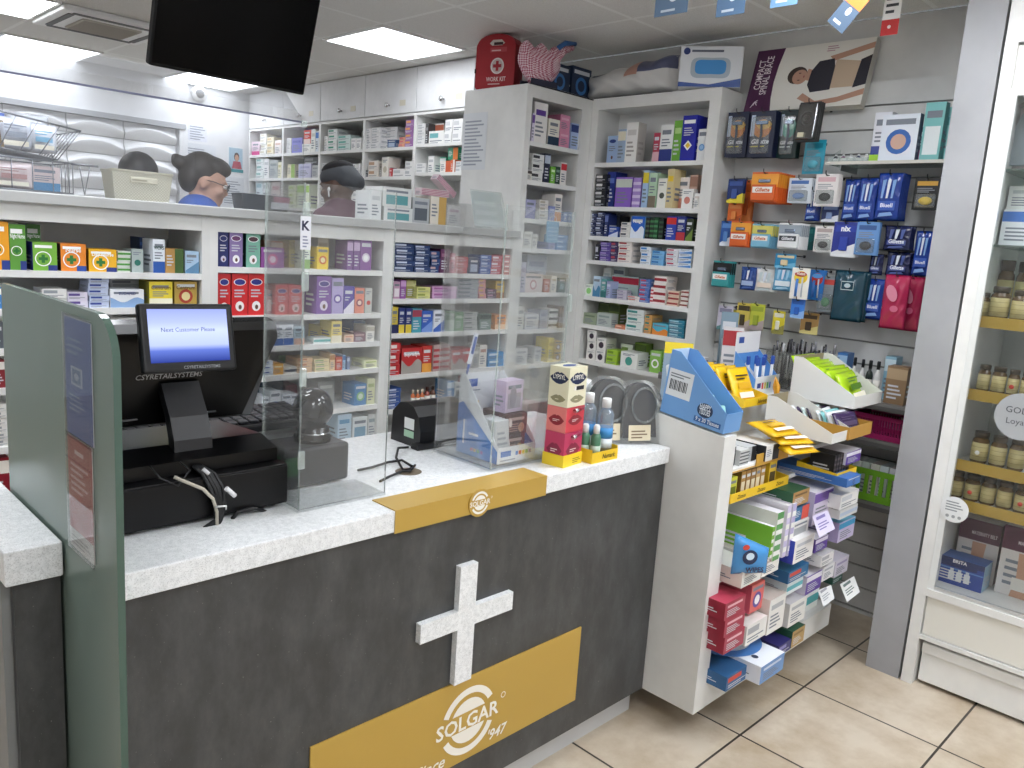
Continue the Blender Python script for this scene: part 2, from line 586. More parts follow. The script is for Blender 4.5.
# tower with its left flank, and the corner cabinet on the right wall
TOWZ = [2.046, 1.857, 1.669, 1.521, 1.294, 1.10, .914, .72, .5, .1]
t = thing('shelf_unit', 'narrow white corner tower of shelves beside low shelving', 'shelving', (3.15, YS, 0), group='white shelving bays behind the counter')
part('side_panel', MB().box(-.245, 0, 0, -.205, .46, 2.31, WHITE), t)
part('side_panel', MB().box(.17, 0, 0, .25, .46, 2.31, WHITE), t)
part('back_panel', MB().box(-.205, .24, 0, .17, .46, 2.31, WHITE), t)
part('top_rail', MB().box(-.205, 0, 2.252, .17, .24, 2.31, WHITE), t)
part('plinth', MB().box(-.205, .02, 0, .17, .04, .08, WHITE), t)
for z in TOWZ: part('shelf', MB().box(-.2048, .002, z - .022, .1698, .2398, z, SHELFW), t)
CABZ = [1.989, 1.763, 1.608, 1.479, 1.285, 1.13, .935, .72, .5, .1]
t = thing('shelf_unit', 'wide white corner cabinet of shelves beside the slatted wall', 'shelving', (3.4, 2.5, 0), group='white shelving bays behind the counter')
part('side_panel', MB().box(0, -.385, 0, .194, -.325, 2.317, WHITE), t)
part('side_panel', MB().box(.0, .345, 0, .194, .389, 2.317, WHITE), t)
part('back_panel', MB().box(.18, -.325, 0, .194, .345, 2.317, WHITE), t)
part('top_rail', MB().box(0, -.325, 2.26, .18, .345, 2.317, WHITE), t)
part('plinth', MB().box(.02, -.325, 0, .04, .345, .08, WHITE), t)
for z in CABZ: part('shelf', MB().box(.002, -.3248, z - .022, .1798, .3448, z, SHELFW), t)

# ---------------------------------------------------------------- dispensary shelving on the right wall
DIVY = [3.66, 4.20, 4.76, 5.32, 5.85, 6.40]
for k in range(5):
    y0, y1 = DIVY[k], DIVY[k + 1]
    nth = ['first column from the tower', 'second column from the tower', 'third column, behind the capped person', 'fourth column from the tower', 'corner column by the back wall'][k]
    t = thing('shelf_unit', 'white dispensary shelving, ' + nth, 'shelving', (3.24, (y0 + y1) / 2, .19), group='dispensary shelving columns')
    h = (y1 - y0) / 2
    for s in (-1, 1): part('side_panel', MB().box(0, min(s * h, s * (h - .013)), 0, .36, max(s * h, s * (h - .013)), 2.112, SHELFW), t)
    part('back_panel', MB().box(.345, -h + .013, 0, .36, h - .013, 2.112, SHELFW), t)
    for z in (2.10 if k else 2.112, 1.915 if k else 1.937, 1.69, 1.5, 1.25, .95, .6, .1):
        if k and z == 1.69 and k < 3: z = 1.70
        part('shelf', MB().box(.002, -h + .0132, z - .19 - .02, .3448, h - .0132, z - .19, SHELFW), t)
    part('top_panel', MB().box(.0, -h + .0132, 2.098, .3448, h - .0132, 2.112, SHELFW), t)
    c = thing('wall_cupboard', 'white wall cupboard above the ' + nth, 'cupboard', (3.24, (y0 + y1) / 2, 2.305), group='white cupboards over the dispensary shelves')
    part('carcass', MB().box(.018, -h + .001, .002, .36, h - .001, .278, SHELFW), c)
    d = part('door', MB().bbox(0, -h + .003, .004, .017, h - .003, .274, WALLW, .002), c)
    kb = MB().lathe([(.006, 0), (.006, .014), (.015, .02), (.016, .028), (.0, .033)], CHROME)
    ky = {0: -.0, 1: 0, 2: 0, 3: 0, 4: 0}[k]
    part('knob', kb, d, 'small chrome knob', (0, ky, .06), (0, math.radians(-90), 0))
    part('label_sticker', MB().box(-.0012, -.17, .05, 0, -.11, .085, M('e4dfcf', .6)), d)

# drawer wall at the back
t = thing('drawer_cabinet', 'white wall of curved dispensary drawers at the back', 'drawers', (1.0, 6.427, .19))
part('carcass', MB().box(-.7, -.03, 0, 1.655, 0, 2.035, M('c9cacc', .5)), t)
DRM = M('f4f5f6', .35)


def drawer_mesh(w, h):
    def fn(u, v):
        a = 2 * u - 1
        arc = .50 + .30 * (1 - (a / .86) ** 2) if abs(a) < .86 else .50 - .5 * (abs(a) - .86)
        if v < arc: b = .008 + .024 * math.sin(min(1, v / max(arc, .05)) * math.pi * .5)
        else: b = max(.004, .032 - .11 * (v - arc)) * .55
        return V((u * w, -b, v * h))
    return MB().grid(fn, 28, 16, DRM).mesh('drawer')


DM = drawer_mesh(.377, .121)
for cx in (-.28, .105, .488, .873, 1.258):
    for r in range(14):
        z = 2.035 - .126 * (r + 1)
        part('drawer', DM, t, None, (cx + (.0 if cx < 1.2 else .0), -.031, z + .002))

# ---------------------------------------------------------------- counter
t = thing('counter', 'dark grey streaked shop counter front with white cross', 'counter', (1.29, 1.385, 0))
part('front_panel', MB().box(-.835, 0, .10, .838, .03, .889, SLATE), t)
part('body', MB().box(-.835, .03, .10, .838, .56, .889, SLATE), t)
part('plinth', MB().box(-.835, .045, 0, .838, .06, .10, M('c9cbcd', .35, .2)).box(-.835, .06, 0, .838, .5, .02, DARKG), t)
# cross and gold sign come from the photo's own proportions
Fc = Frame((0, 0, 0), (1, 0, 0), (0, 0, 1))


def on_front(px, py, yy=1.385):
    p = at(px, py, y=yy); return p.x - 1.29, p.z


cpts = [(459, 569), (479, 566), (474, 607), (511, 599.5), (511, 614), (474, 624), (471, 680), (455.5, 683), (458, 628), (418.5, 651), (418.5, 634), (459.5, 612)]
# true right-angled cross measured from those corners
CY = 1.367
cx0, cz1 = on_front(459.5, 568, CY); cx1, _ = on_front(476.5, 566, CY); _, cz0 = on_front(463, 682, CY)
cl, _ = on_front(418.5, 642, CY); cr, _ = on_front(511, 606, CY)
_, ct = on_front(466, 609, CY); _, cb = on_front(466, 627, CY)
cx0 += .005; cx1 += .005; cl += .005; cr += .005
mid = (cx0 + cx1) / 2; hw = (cx1 - cx0) / 2
cross = [(mid - hw, cz0), (mid + hw, cz0), (mid + hw, cb), (cr, cb), (cr, ct), (mid + hw, ct), (mid + hw, cz1), (mid - hw, cz1), (mid - hw, ct), (cl, ct), (cl, cb), (mid - hw, cb)]
part('cross_emblem', MB().prism(Frame((0, -.0185, 0), (1, 0, 0), (0, 0, 1)), cross, .018, QUARTZ), t, 'white stone cross')
gx0, gz1 = on_front(309.5, 747.5); gx1, gz1b = on_front(580.3, 626); _, gz0 = on_front(575.3, 698.4)
gz1 = (gz1 + gz1b) / 2
mb = MB().box(gx0, -.005, gz0, gx1, -.0002, gz1, GOLD)
Fg = Frame((0, -.0052, 0), (1, 0, 0), (0, 0, 1))
IVORY = M('f5f1e6', .4)


def logo(mb, F, cx, cz, R, txt=True):
    """round badge: broken ring round a filled disc, a name in capitals across it"""
    mb.ring(F, cx, cz, R * .80, R, IVORY, t0=math.radians(28), t1=math.radians(158))
    mb.ring(F, cx, cz, R * .80, R, IVORY, t0=math.radians(208), t1=math.radians(338))
    mb.ell(F, cx, cz, R * .66, R * .66, IVORY, .0005, 30)
    mb.rect(F, cx - R * 1.22, cz - R * .25, cx + R * 1.22, cz + R * .28, GOLD, .0009)
    mb.text(F, cx, cz - R * .21, R * .44, 'SOLGAR', IVORY, .0014, R * 2.4, .02)
    mb.ring(F, cx + R * 1.32, cz + R * .28, R * .07, R * .095, IVORY, .0012, 14)


lx, lz = on_front(467, 719)
R = .094
logo(mb, Fg, lx, lz, R)
mb.text(Fg, lx + .112, lz - .092, .030, "'947", IVORY, .001, None, .02, .25)
mb.text(Fg, lx - .125, lz - .100, .034, 'Since', IVORY, .001, None, .015, .35)
part('gold_sign', mb, t, 'gold sign with a white round badge')

mb = MB().bbox(.455, 1.372, .8895, 2.128, 1.975, .94, QUARTZ, .003)
mthing('countertop', 'white speckled stone countertop of the main counter', 'worktop', mb)
# gold strip folded over the countertop edge
p0, p1 = at(395, 511, y=1.372), at(546.5, 477, y=1.372)
t = thing('edge_strip', 'gold folded strip with round badge on the countertop edge', 'sign', ((p0.x + p1.x) / 2, 1.372, .94))
hw = (p1.x - p0.x) / 2
part('strip', MB().box(-hw, -.0025, -.052, hw, -.0005, .0025, GOLD).box(-hw, -.0005, .0005, hw, .088, .0025, GOLD), t)
bx = at(478.5, 501, y=1.372).x - (p0.x + p1.x) / 2
mb = MB().lathe([(.036, 0), (.036, .003), (0, .003)], GOLD, smooth=False)
Fb = Frame((0, 0, .0031), (1, 0, 0), (0, 1, 0))
logo(mb, Fb, 0, 0, .029)
part('badge', mb, t, None, (bx, -.0026, -.026), (math.radians(90), 0, 0))

# narrow end pedestal left of the glass
t = thing('pedestal', 'narrow dark pedestal with white stone top left of the glass panel', 'pedestal', (.39, 1.6, 0))
part('body', MB().box(-.034, .0, 0, .045, .55, .872, SLATE), t)
part('end_panel', MB().box(-.05, .02, 0, -.034, .55, .872, M('7d7f7f', .4)), t)
part('top', MB().bbox(-.05, -.018, .8725, .046, .55, .94, QUARTZ, .003), t)
# ---------------------------------------------------------------- printed cartons
INK = '7d838e'


def carton(w, d, h, base, c2, pat='plain', txt=None, tc='ffffff', side=None, top=None, c3=None, ink=None):
    """a printed carton: body with its front artwork; front looks to -y, origin at the foot centre"""
    B = M(base, .42)
    mb = MB()
    x0, x1, y0, y1 = -w / 2, w / 2, 0.0, d
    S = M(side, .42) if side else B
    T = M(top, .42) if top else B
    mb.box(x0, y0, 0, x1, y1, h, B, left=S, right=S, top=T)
    F = Frame((x0, y0, 0), (1, 0, 0), (0, 0, 1))
    A = M(c2, .42); C = M(c3 or 'ffffff', .42); K = M(ink or (INK if sum(lin(base)[:3]) > .9 else 'cfd2d8'), .5)
    if pat == 'plain':
        mb.rect(F, w * .12, h * .68, w * .86, h * .82, A)
        mb.lines(F, w * .12, h * .16, w * .8, h * .58, 4, K)
    elif pat == 'band':
        mb.rect(F, 0, h * .66, w, h * .94, A)
        mb.lines(F, w * .12, h * .14, w * .85, h * .56, 4, K)
    elif pat == 'low':
        mb.rect(F, 0, 0, w, h * .34, A)
        mb.rect(F, w * .14, h * .74, w * .84, h * .86, K)
        mb.lines(F, w * .14, h * .42, w * .85, h * .66, 3, K)
    elif pat == 'oval':
        mb.ell(F, w * .5, h * .80, w * .38, h * .085, C); mb.ell(F, w * .5, h * .80, w * .33, h * .068, A, .0008)
        mb.lines(F, w * .16, h * .44, w * .84, h * .66, 3, K)
        mb.ell(F, w * .5, h * .22, w * .27, min(w * .3, h * .16), C)
        mb.ell(F, w * .52, h * .20, w * .10, min(w * .14, h * .08), M('6b4a3c', .6), .0008)
    elif pat == 'circ':
        mb.rect(F, w * .1, h * .78, w * .9, h * .9, K)
        r = min(w * .34, h * .28); mb.ell(F, w * .5, h * .42, r, r, A); mb.ell(F, w * .5, h * .42, r * .62, r * .62, C, .0008)
    elif pat == 'dot':
        r = min(w * .28, h * .28); mb.ell(F, w * .5, h * .42, r, r, A)
        mb.lines(F, w * .12, h * .76, w * .85, h * .92, 2, K)
    elif pat == 'cross':
        r = min(w * .34, h * .34); cx, cy = w * .42, h * .42
        mb.rect(F, w * .08, h * .80, w * .8, h * .90, C); mb.rect(F, w * .62, 0, w, h * .2, A)
        mb.ring(F, cx, cy, r * .86, r, C); q = r * .2
        G = M('2c7a35', .5)
        mb.rect(F, cx - q, cy - r * .55, cx + q, cy + r * .55, G); mb.rect(F, cx - r * .55, cy - q, cx + r * .55, cy + q, G, .0008)
    elif pat == 'split':
        mb.rect(F, w * .52, 0, w, h, A); mb.lines(F, w * .08, h * .3, w * .46, h * .8, 4, K)
    elif pat == 'diag':
        mb.poly(F, [(0, 0), (w, 0), (w, h * .55), (0, h * .12)], A); mb.rect(F, w * .1, h * .72, w * .8, h * .84, K)
        mb.lines(F, w * .1, h * .48, w * .6, h * .66, 2, K)
    elif pat == 'wave':
        pts = [(0, 0)] + [(w, 0)] + [(w * (1 - i / 10), h * (.42 + .14 * math.sin(i * .75))) for i in range(11)]
        mb.poly(F, pts, A); mb.rect(F, w * .1, h * .74, w * .84, h * .86, K)
    elif pat == 'end':      # end flap of a lying box: one coloured bar and a line of print
        mb.rect(F, w * .06, h * .52, w * .62, h * .84, A); mb.lines(F, w * .08, h * .14, w * .9, h * .42, 2, K)
    elif pat == 'bar':
        mb.rect(F, 0, h * .30, w, h * .70, A)
    elif pat == 'block':
        mb.rect(F, w * .12, h * .12, w * .88, h * .60, A); mb.rect(F, w * .12, h * .74, w * .88, h * .86, K)
    elif pat == 'diamond':
        cx, cy, r = w * .5, h * .34, w * .3
        mb.poly(F, [(cx - r, cy), (cx, cy - r), (cx + r, cy), (cx, cy + r)], C); mb.poly(F, [(cx - r * .6, cy), (cx, cy - r * .6), (cx + r * .6, cy), (cx, cy + r * .6)], A, .0008)
        mb.lines(F, w * .14, h * .56, w * .86, h * .76, 4, K); mb.rect(F, w * .1, h * .82, w * .9, h * .9, C)
    elif pat == 'stripes':
        for i in range(4): mb.rect(F, 0, h * (.1 + .22 * i), w, h * (.2 + .22 * i), A)
    if txt: mb.text(F, w * .5, h * .70 if pat not in ('band', 'oval') else h * .765, min(h * .15, w * .3), txt, M(tc, .4), .0012, w * .88, .02)
    # a little print on both visible flanks
    for s in (-1, 1):
        Fs = Frame((x0, y1, 0), (0, -1, 0), (0, 0, 1)) if s < 0 else Frame((x1, y0, 0), (0, 1, 0), (0, 0, 1))
        mb.lines(Fs, d * .15, h * .2, d * .85, h * .6, 3, K)
    return mb


MESHC = {}


def carton_mesh(*a, **k):
    key = (tuple(round(x, 3) if isinstance(x, float) else x for x in a), tuple(sorted(k.items())))
    if key not in MESHC: MESHC[key] = carton(*a, **k).mesh('carton')
    return MESHC[key]


ORD2 = ['lower', 'upper']
ORDN = ['lowest', 'second', 'third', 'fourth', 'fifth', 'sixth']


def row(plane, val, phrase, group, z, items, dmax=.28):
    """items stand on one shelf: (left px, right px, top py, description, colour, second colour, artwork, options)"""
    for it in items:
        px0, px1, pt, desc, base, c2, pat = it[:7]
        o = dict(it[7]) if len(it) > 7 else {}
        b = o.pop('b', 0.0); n = o.pop('n', 1); d = o.pop('d', .095); kind = o.pop('kind', 'carton'); cat = o.pop('cat', 'medicine box')
        zz = o.pop('z', z)
        v = val + .012 + b
        kw = {plane: v}
        p, q = at(px0, pt, **kw), at(px1, pt, **kw)
        w = (q - p).length - .0016
        H = (p.z + q.z) / 2 - zz
        d = min(d, dmax - b - .014)
        h = H / n
        for k in range(n):
            lab = desc
            if n == 2: lab = ORD2[k] + ' ' + desc
            elif n > 2:
                pos = 'topmost' if k == n - 1 else ('lowest' if k == 0 else ORDN[k] + ' up')
                lab = pos + ' ' + desc
            lab = lab + ' ' + phrase
            jx = random.uniform(-.004, .004) if n > 2 else 0
            jd = random.uniform(0, .006)
            if plane == 'y': loc, rz = ((p.x + q.x) / 2 + jx, v + jd, zz + k * h), random.uniform(-.03, .03) if n == 1 else 0
            else: loc, rz = (v + jd, (p.y + q.y) / 2 + jx, zz + k * h), -math.pi / 2 + (random.uniform(-.03, .03) if n == 1 else 0)
            if kind == 'bottle':
                mthing('bottle', lab, 'bottle', bottle(w, h - .001, base, c2), (loc[0], loc[1] + (w / 2 if plane == 'y' else 0), loc[2]) if plane == 'y' else (loc[0] + w / 2, loc[1], loc[2]), rz, group)
            else:
                if cat == 'medicine box': cat = 'tablet box' if (n > 1 or w > h * 1.25) else 'medicine carton'
                nm = cat.replace(' ', '_')
                mthing(nm, lab, cat, carton_mesh(round(w, 3), round(d, 3), round(h - .0012, 4), base, c2, pat, **o), loc, rz, group)


def bottle(w, h, base, cap):
    r = w / 2
    mb = MB().lathe([(r * .94, 0), (r, r * .1), (r, h * .58), (r * .8, h * .68), (r * .42, h * .74), (r * .42, h * .78)], M(base, .25), n=16)
    mb.lathe([(r * .5, h * .78), (r * .52, h * .98), (r * .44, h)], M(cap, .4), n=14)
    F = None
    mb.lathe([(r * 1.01, h * .14), (r * 1.01, h * .5)], M('e9e6dd', .5), n=16)
    return mb


G1, G2, G3 = 'cartons on the far left bay', 'cartons on the middle bay', 'cartons on the bay beside the tower'
L = 'on far left bay, '
row('y', YS, 'on the top shelf at far left', G1, ROWZ['b1'][0], [
    (-14, 8.5, 221, 'orange cold remedy box cut by the photo edge', 'f0a51f', '2c3f8c', 'cross'),
    (8.8, 25.6, 224, 'tall green and blue night remedy box', '5d9a3a', '26357e', 'cross', dict(txt='Night Nurse', top='26357e', side='26357e')),
    (26, 40.5, 224, 'tall green night remedy box set further back', '4f8c3a', '26357e', 'cross', dict(txt='Night Nurse', side='26357e', b=.10)),
    (32, 57, 242, 'wide green and navy night capsules box', '79b53e', '26357e', 'cross', dict(side='26357e', d=.085)),
    (60, 86, 243.5, 'orange, blue and green day and night box', 'ee8c2a', '2f4fa2', 'cross', dict(txt='Nurse', side='3a2a20')),
    (88.5, 116.5, 249, 'yellow orange day remedy box', 'f3b81f', '2a3b86', 'cross', dict(txt='Day Nurse', side='d98a18')),
    (117.5, 131, 251, 'green and silver flat box', 'dfe6dd', '4d9a3c', 'bar', dict(n=4)),
    (132, 144, 249, 'grey box with teal cross', 'aebbb9', '1f6f60', 'dot'),
    (140, 145.4, 237, 'left-hand slim dark blue box standing upright', '24406f', '3f66a8', 'stripes', dict(b=.10)),
    (145.4, 149.6, 237.5, 'middle slim dark blue box standing upright', '24406f', '3f66a8', 'stripes', dict(b=.10)),
    (149.6, 153.8, 238, 'right-hand slim dark blue box standing upright', '24406f', '3f66a8', 'stripes', dict(b=.10)),
    (152.8, 165, 239, 'blue and white vapour rub box', 'e8eef6', '2456a8', 'low', dict(txt='VICKS', tc='1f4b3a')),
    (165.5, 184, 248.5, 'brown and gold lozenge box with green end', 'b98e4e', '3d5d2a', 'split', dict(c3='f2e7c9')),
    (185.5, 199.5, 251, 'pale blue box with diagonal stripe', 'a9c6de', '5d88ad', 'diag'),
], .285)
row('y', YS, 'on the second shelf at far left', G1, ROWZ['b1'][1], [
    (-12, 2.5, 287, 'bright blue box at the photo edge', '3479b8', 'ffffff', 'band'),
    (42, 67, 288.5, 'flat white box seen over the glass panel', 'e6e6e3', '9aa0a6', 'end', dict(n=2)),
    (67.5, 88, 292, 'purple and white flat box', 'dcd7e6', '59448a', 'end', dict(n=2)),
    (88.5, 109, 277, 'blue and white flat box', 'c5cfe8', '2a3f96', 'end', dict(n=5)),
    (111, 144, 279, 'grey flat box behind the decongestant box', 'cfd0d2', '8d9097', 'end', dict(n=3, b=.11)),
    (110, 144, 289, 'white decongestant box with blue wave', 'eef0f4', '8fb0da', 'wave', dict(txt='SUDAFED', tc='1d2f6d')),
    (149.5, 173, 281.5, 'yellow vitamin box', 'f2dc3e', 'f7f3d8', 'low', dict(txt='Centrum', tc='8a6a12', side='8f8a2e')),
    (175, 197.5, 281.5, 'gold brown vitamin box with red ring', 'b99a45', 'a8382a', 'circ', dict(txt='Centrum', tc='5a4410', c3='e9d9a0')),
], .285)
row('y', YS, 'on the third shelf behind the till screen', G1, ROWZ['b1'][2], [
    (120, 136, 318, 'white flat box', 'ecece9', '70757d', 'end', dict(n=2)),
    (-14, 4, 322, 'dark grey box at the photo edge', '555a60', 'd5d6d8', 'plain'),
    (139, 170, 318, 'beige box partly hidden', 'd9cfb8', '8c7a52', 'plain'), (172, 197, 320, 'blue box partly hidden', '3f66a8', 'ffffff', 'band'),
], .285)
row('y', YS, 'on the lower shelves at far left', G1, ROWZ['b1'][3], [(-10, 5.5, 360, 'dark red box at the photo edge', '7c1f27', 'e9e3da', 'band')], .285)
row('y', YS, 'on the lower shelves at far left', G1, ROWZ['b1'][4], [(-10, 8.5, 404, 'flat white box at the photo edge', 'e4e3df', '9c9ea0', 'end', dict(n=6))], .285)
row('y', YS, 'on the lower shelves at far left', G1, ROWZ['b1'][5], [(-10, 9, 458, 'crimson box at the photo edge', '8c1c2c', 'e9e3da', 'band')], .285)

row('y', YS, 'on the middle bay top shelf', G2, ROWZ['b2'][0], [
    (218.5, 229, 231, 'dark navy cough syrup box', '1f2a6b', '1f2a6b', 'oval', dict(c3='d7d4e4')),
    (229.5, 243, 231, 'lilac cough syrup box', '8d78ae', '6d3b6a', 'oval', dict(side='4a3a6b')),
    (246.5, 261, 232, 'mint green cough syrup box', '7db8a3', '4c2f3b', 'oval', dict(side='1f4a44')),
    (261.5, 285, 247.5, 'magenta and purple teething box', '8d4b95', 'd9408f', 'circ', dict(c3='f0e4f2', side='a3348d')),
    (271, 288, 241, 'peach box behind the purple teething box', 'e6a27a', 'f3d9c4', 'band', dict(b=.11)),
    (289.5, 302, 240, 'olive yellow tall box', 'c8b75f', '9a8a36', 'band', dict(b=.06)),
    (302.5, 311.5, 241, 'pale green and white box', 'e3ebdc', '8fb36a', 'low'),
    (317.5, 329, 247, 'yellow box with orange ring', 'f0cf3a', 'd8662a', 'circ', dict(c3='f7e9b0')),
    (318, 329.5, 237, 'pale cream tall box behind the yellow one', 'e6ddc8', 'cfc2a2', 'plain', dict(b=.11)),
    (348, 354, 240.5, 'left-hand slim purple box', '7d5391', 'c9aed2', 'band'),
    (354.2, 360.5, 240.5, 'middle slim purple box', '7d5391', 'c9aed2', 'band'),
    (361, 372.5, 240, 'wide purple box with white picture', '8a5a9c', 'e6dcea', 'circ'),
])
row('y', YS, 'on the middle bay second shelf', G2, ROWZ['b2'][1], [
    (218.5, 231.5, 273.5, 'left-hand tall red fever syrup box', 'd3262b', '2a3188', 'oval', dict(c3='f6f2f0', side='8c1318')),
    (232, 248.5, 273.5, 'middle tall red fever syrup box', 'd3262b', '2a3188', 'oval', dict(c3='f6f2f0', side='8c1318')),
    (249, 265, 273.5, 'right-hand tall red fever syrup box', 'd3262b', '2a3188', 'oval', dict(c3='f6f2f0', side='8c1318')),
    (267, 276, 290, 'small grey pink box', 'c99a9c', 'efe3e2', 'block', dict(b=.03)),
    (276.3, 289, 285, 'left-hand short red syrup box', 'd5474a', '2f3590', 'oval', dict(c3='f2dcdc')),
    (289.6, 303, 285, 'right-hand short red syrup box', 'd5474a', '2f3590', 'oval', dict(c3='f2dcdc')),
    (317, 332, 276, 'purple tall syrup box', '7c4f9e', '3d2b7b', 'oval', dict(c3='eadff0')),
    (332.4, 344, 278, 'lilac box with white ring', 'b8aad8', '6a4fa6', 'circ', dict(c3='f1eef8')),
    (344.4, 355, 286, 'violet box with white curve', '5b4aa5', 'eeeaf6', 'diag'),
    (355.4, 365, 288, 'orange and pink box with ring', 'e8917a', '8e3a55', 'circ', dict(c3='f6d9c8')),
    (365.4, 372.5, 288, 'grey box with red spot', 'c7c9c4', 'd4453c', 'dot'),
])
row('y', YS, 'on the middle bay third shelf', G2, ROWZ['b2'][2], [
    (262, 273.5, 325, 'pale blue box beside till screen', 'a9c6e6', '2d64b3', 'low'),
    (274, 284, 324.5, 'left-hand white and blue box', 'e9eff6', '2d64b3', 'low'),
    (284.4, 294, 324.5, 'right-hand white and blue box', 'e9eff6', '2d64b3', 'low'),
    (294.5, 305, 326, 'pale blue and pink box', 'bcd3dd', 'e3b8a4', 'low'),
    (314, 331, 337.5, 'low white and teal box', 'e6ece9', '66b1ad', 'bar', dict(d=.06)),
    (321.2, 331.5, 326, 'pale yellow box', 'e8d580', 'c9b14a', 'band', dict(b=.075)),
    (332, 342.5, 321, 'taller yellow and cream box', 'ecd77f', 'f3ead0', 'low'),
    (344.5, 354, 334.5, 'small peach box', 'e9c8b0', 'd8977a', 'plain'),
    (354.4, 366, 332.5, 'small mauve brown box', '8f7079', 'c8a9a5', 'plain', dict(d=.07)),
    (354, 366, 320.5, 'blue box behind the mauve one', '5c77ae', '8fa6d0', 'band', dict(b=.09)),
    (366.5, 375, 325.5, 'white box', 'eceae4', 'b9b5a6', 'band'),
])
row('y', YS, 'on the middle bay fourth shelf', G2, ROWZ['b2'][3], [
    (263, 273.5, 361, 'blue and white flat box', 'dfe6ee', '35519c', 'end', dict(n=3)),
    (274, 284, 364, 'orange yellow box', 'e8a93e', 'f6e7bd', 'plain'),
    (284.5, 297, 367, 'white box with dark panel', 'f0efea', '3a3f52', 'bar'),
    (289, 298, 358, 'green box behind a white one', '5e9a5b', 'd7e5cf', 'band', dict(b=.11)),
    (297.5, 313, 358, 'peach and brown flat box', 'd9b68e', 'a4623c', 'end', dict(n=3)),
    (315, 330, 359, 'cream and green flat box', 'ead9ac', '9cb07a', 'end', dict(n=3)),
    (330.4, 335.5, 354, 'slim tan box', 'e2c39a', 'b98450', 'band'),
    (336, 342.5, 357, 'orange red box', 'cf5b47', 'edb19a', 'plain'),
    (342.8, 346, 355, 'slim pale blue box', '9bbfe0', '4a79b5', 'band'), (348, 351, 357, 'slim grey blue box', '7b8fb6', 'c3cfe2', 'band'),
    (365, 379, 360, 'low yellow green box', 'e9ecc2', 'a9bf62', 'plain'),
])
row('y', YS, 'on the middle bay fifth shelf', G2, ROWZ['b2'][4], [
    (262.5, 270, 397, 'small white monitor box with blue arch', 'e8edf5', '2f45a3', 'circ'),
    (270.3, 281, 391, 'tall white monitor box with blue arch', 'e8edf5', '2f45a3', 'circ'),
    (282, 291, 394, 'third white monitor box with blue arch', 'e8edf5', '2f45a3', 'circ'),
    (291.4, 299, 394, 'fourth white monitor box with blue arch', 'e8edf5', '2f45a3', 'circ'),
    (262, 284, 380, 'dark teal box behind the monitor boxes', '2a4d63', '1c3346', 'band', dict(b=.12)),
    (286, 298, 385, 'dark red box behind the monitor boxes', '97505a', '6c2c38', 'band', dict(b=.12)),
    (318, 335, 381, 'grey box behind the round scanner', '9a9c96', 'c9cac4', 'plain', dict(b=.1)),
    (355.5, 367.5, 384, 'blue box with green spots', '5086b8', '8ec08a', 'circ', dict(c3='d6e8d2')),
    (368, 376, 379, 'tall pale yellow green box', 'd9dcb4', 'aebc86', 'plain'),
])
row('y', YS, 'on the middle bay lowest visible shelf', G2, ROWZ['b2'][5], [
    (338, 352, 414, 'pale blue box', 'b9d0e0', '5c93ba', 'plain'), (353, 368, 417, 'white box with blue panel', 'dfe5e6', '7ba5c0', 'block'), (369, 378, 414, 'grey white box', 'cfd3d2', '93a0a5', 'plain'),
])

row('y', YS, "on the top shelf beside the tower", G3, ROWZ['b3'][0], [
    (395.5, 415, 243, 'navy flat box of the first stack', '2b416f', 'c9d3e4', 'end', dict(n=5)),
    (415.5, 431, 245, 'navy flat box of the second stack', '2b416f', 'c9d3e4', 'end', dict(n=5)),
    (431.5, 440.5, 251, 'navy flat box of the third stack', '304a7d', 'c7a8a8', 'end', dict(n=3)),
    (441, 450.5, 249, 'dark plum box', '67385c', '9c6a86', 'plain'), (451, 456, 253, 'slim pink box', 'd77f97', 'f0c9d2', 'plain'),
    (456.5, 469, 256.5, 'red flat box', 'c24450', 'eab5b8', 'end', dict(n=3)),
    (470, 479.5, 258, 'small navy box', '27365f', 'a9b5cf', 'block'),
    (481, 492, 255, 'blue flat box', '3557a3', 'b7c6e6', 'end', dict(n=3)),
    (492.4, 503, 255.5, 'red and white flat box', 'bf5a67', 'e6dfe4', 'end', dict(n=3)),
    (505.5, 513, 255, 'coral and white flat box', 'd98d8d', 'f3e9e7', 'end', dict(n=4)),
])
row('y', YS, 'on the second shelf beside the tower', G3, ROWZ['b3'][1], [
    (394.5, 401, 281.5, 'mauve and white box', 'c9a0bd', 'efe6ec', 'block'), (401.4, 407, 280, 'purple box', '9a5ea6', 'c9a0d0', 'band'),
    (407.5, 417, 280, 'olive box', '9c9a54', 'c9c68c', 'band', dict(b=.03)), (417.5, 431, 287, 'yellow green flat box', 'd4d488', '8f9a4a', 'end', dict(n=2)),
    (433, 457.5, 286.5, 'pink lilac flat box', 'd2a6cc', 'a8679e', 'end', dict(n=2)),
    (458, 479.5, 279, 'grey striped flat box', 'a9aeb4', '596270', 'end', dict(n=5)),
    (480, 487, 279, 'pink and gold flat box', 'd99a9c', 'd8b35c', 'end', dict(n=4)),
    (488, 497.5, 289, 'dark plum flat box', '5c3f57', 'b28aa2', 'end', dict(n=2)), (496, 505, 281, 'mustard box', 'd6b24a', '8f5a2a', 'low', dict(b=.01)),
])
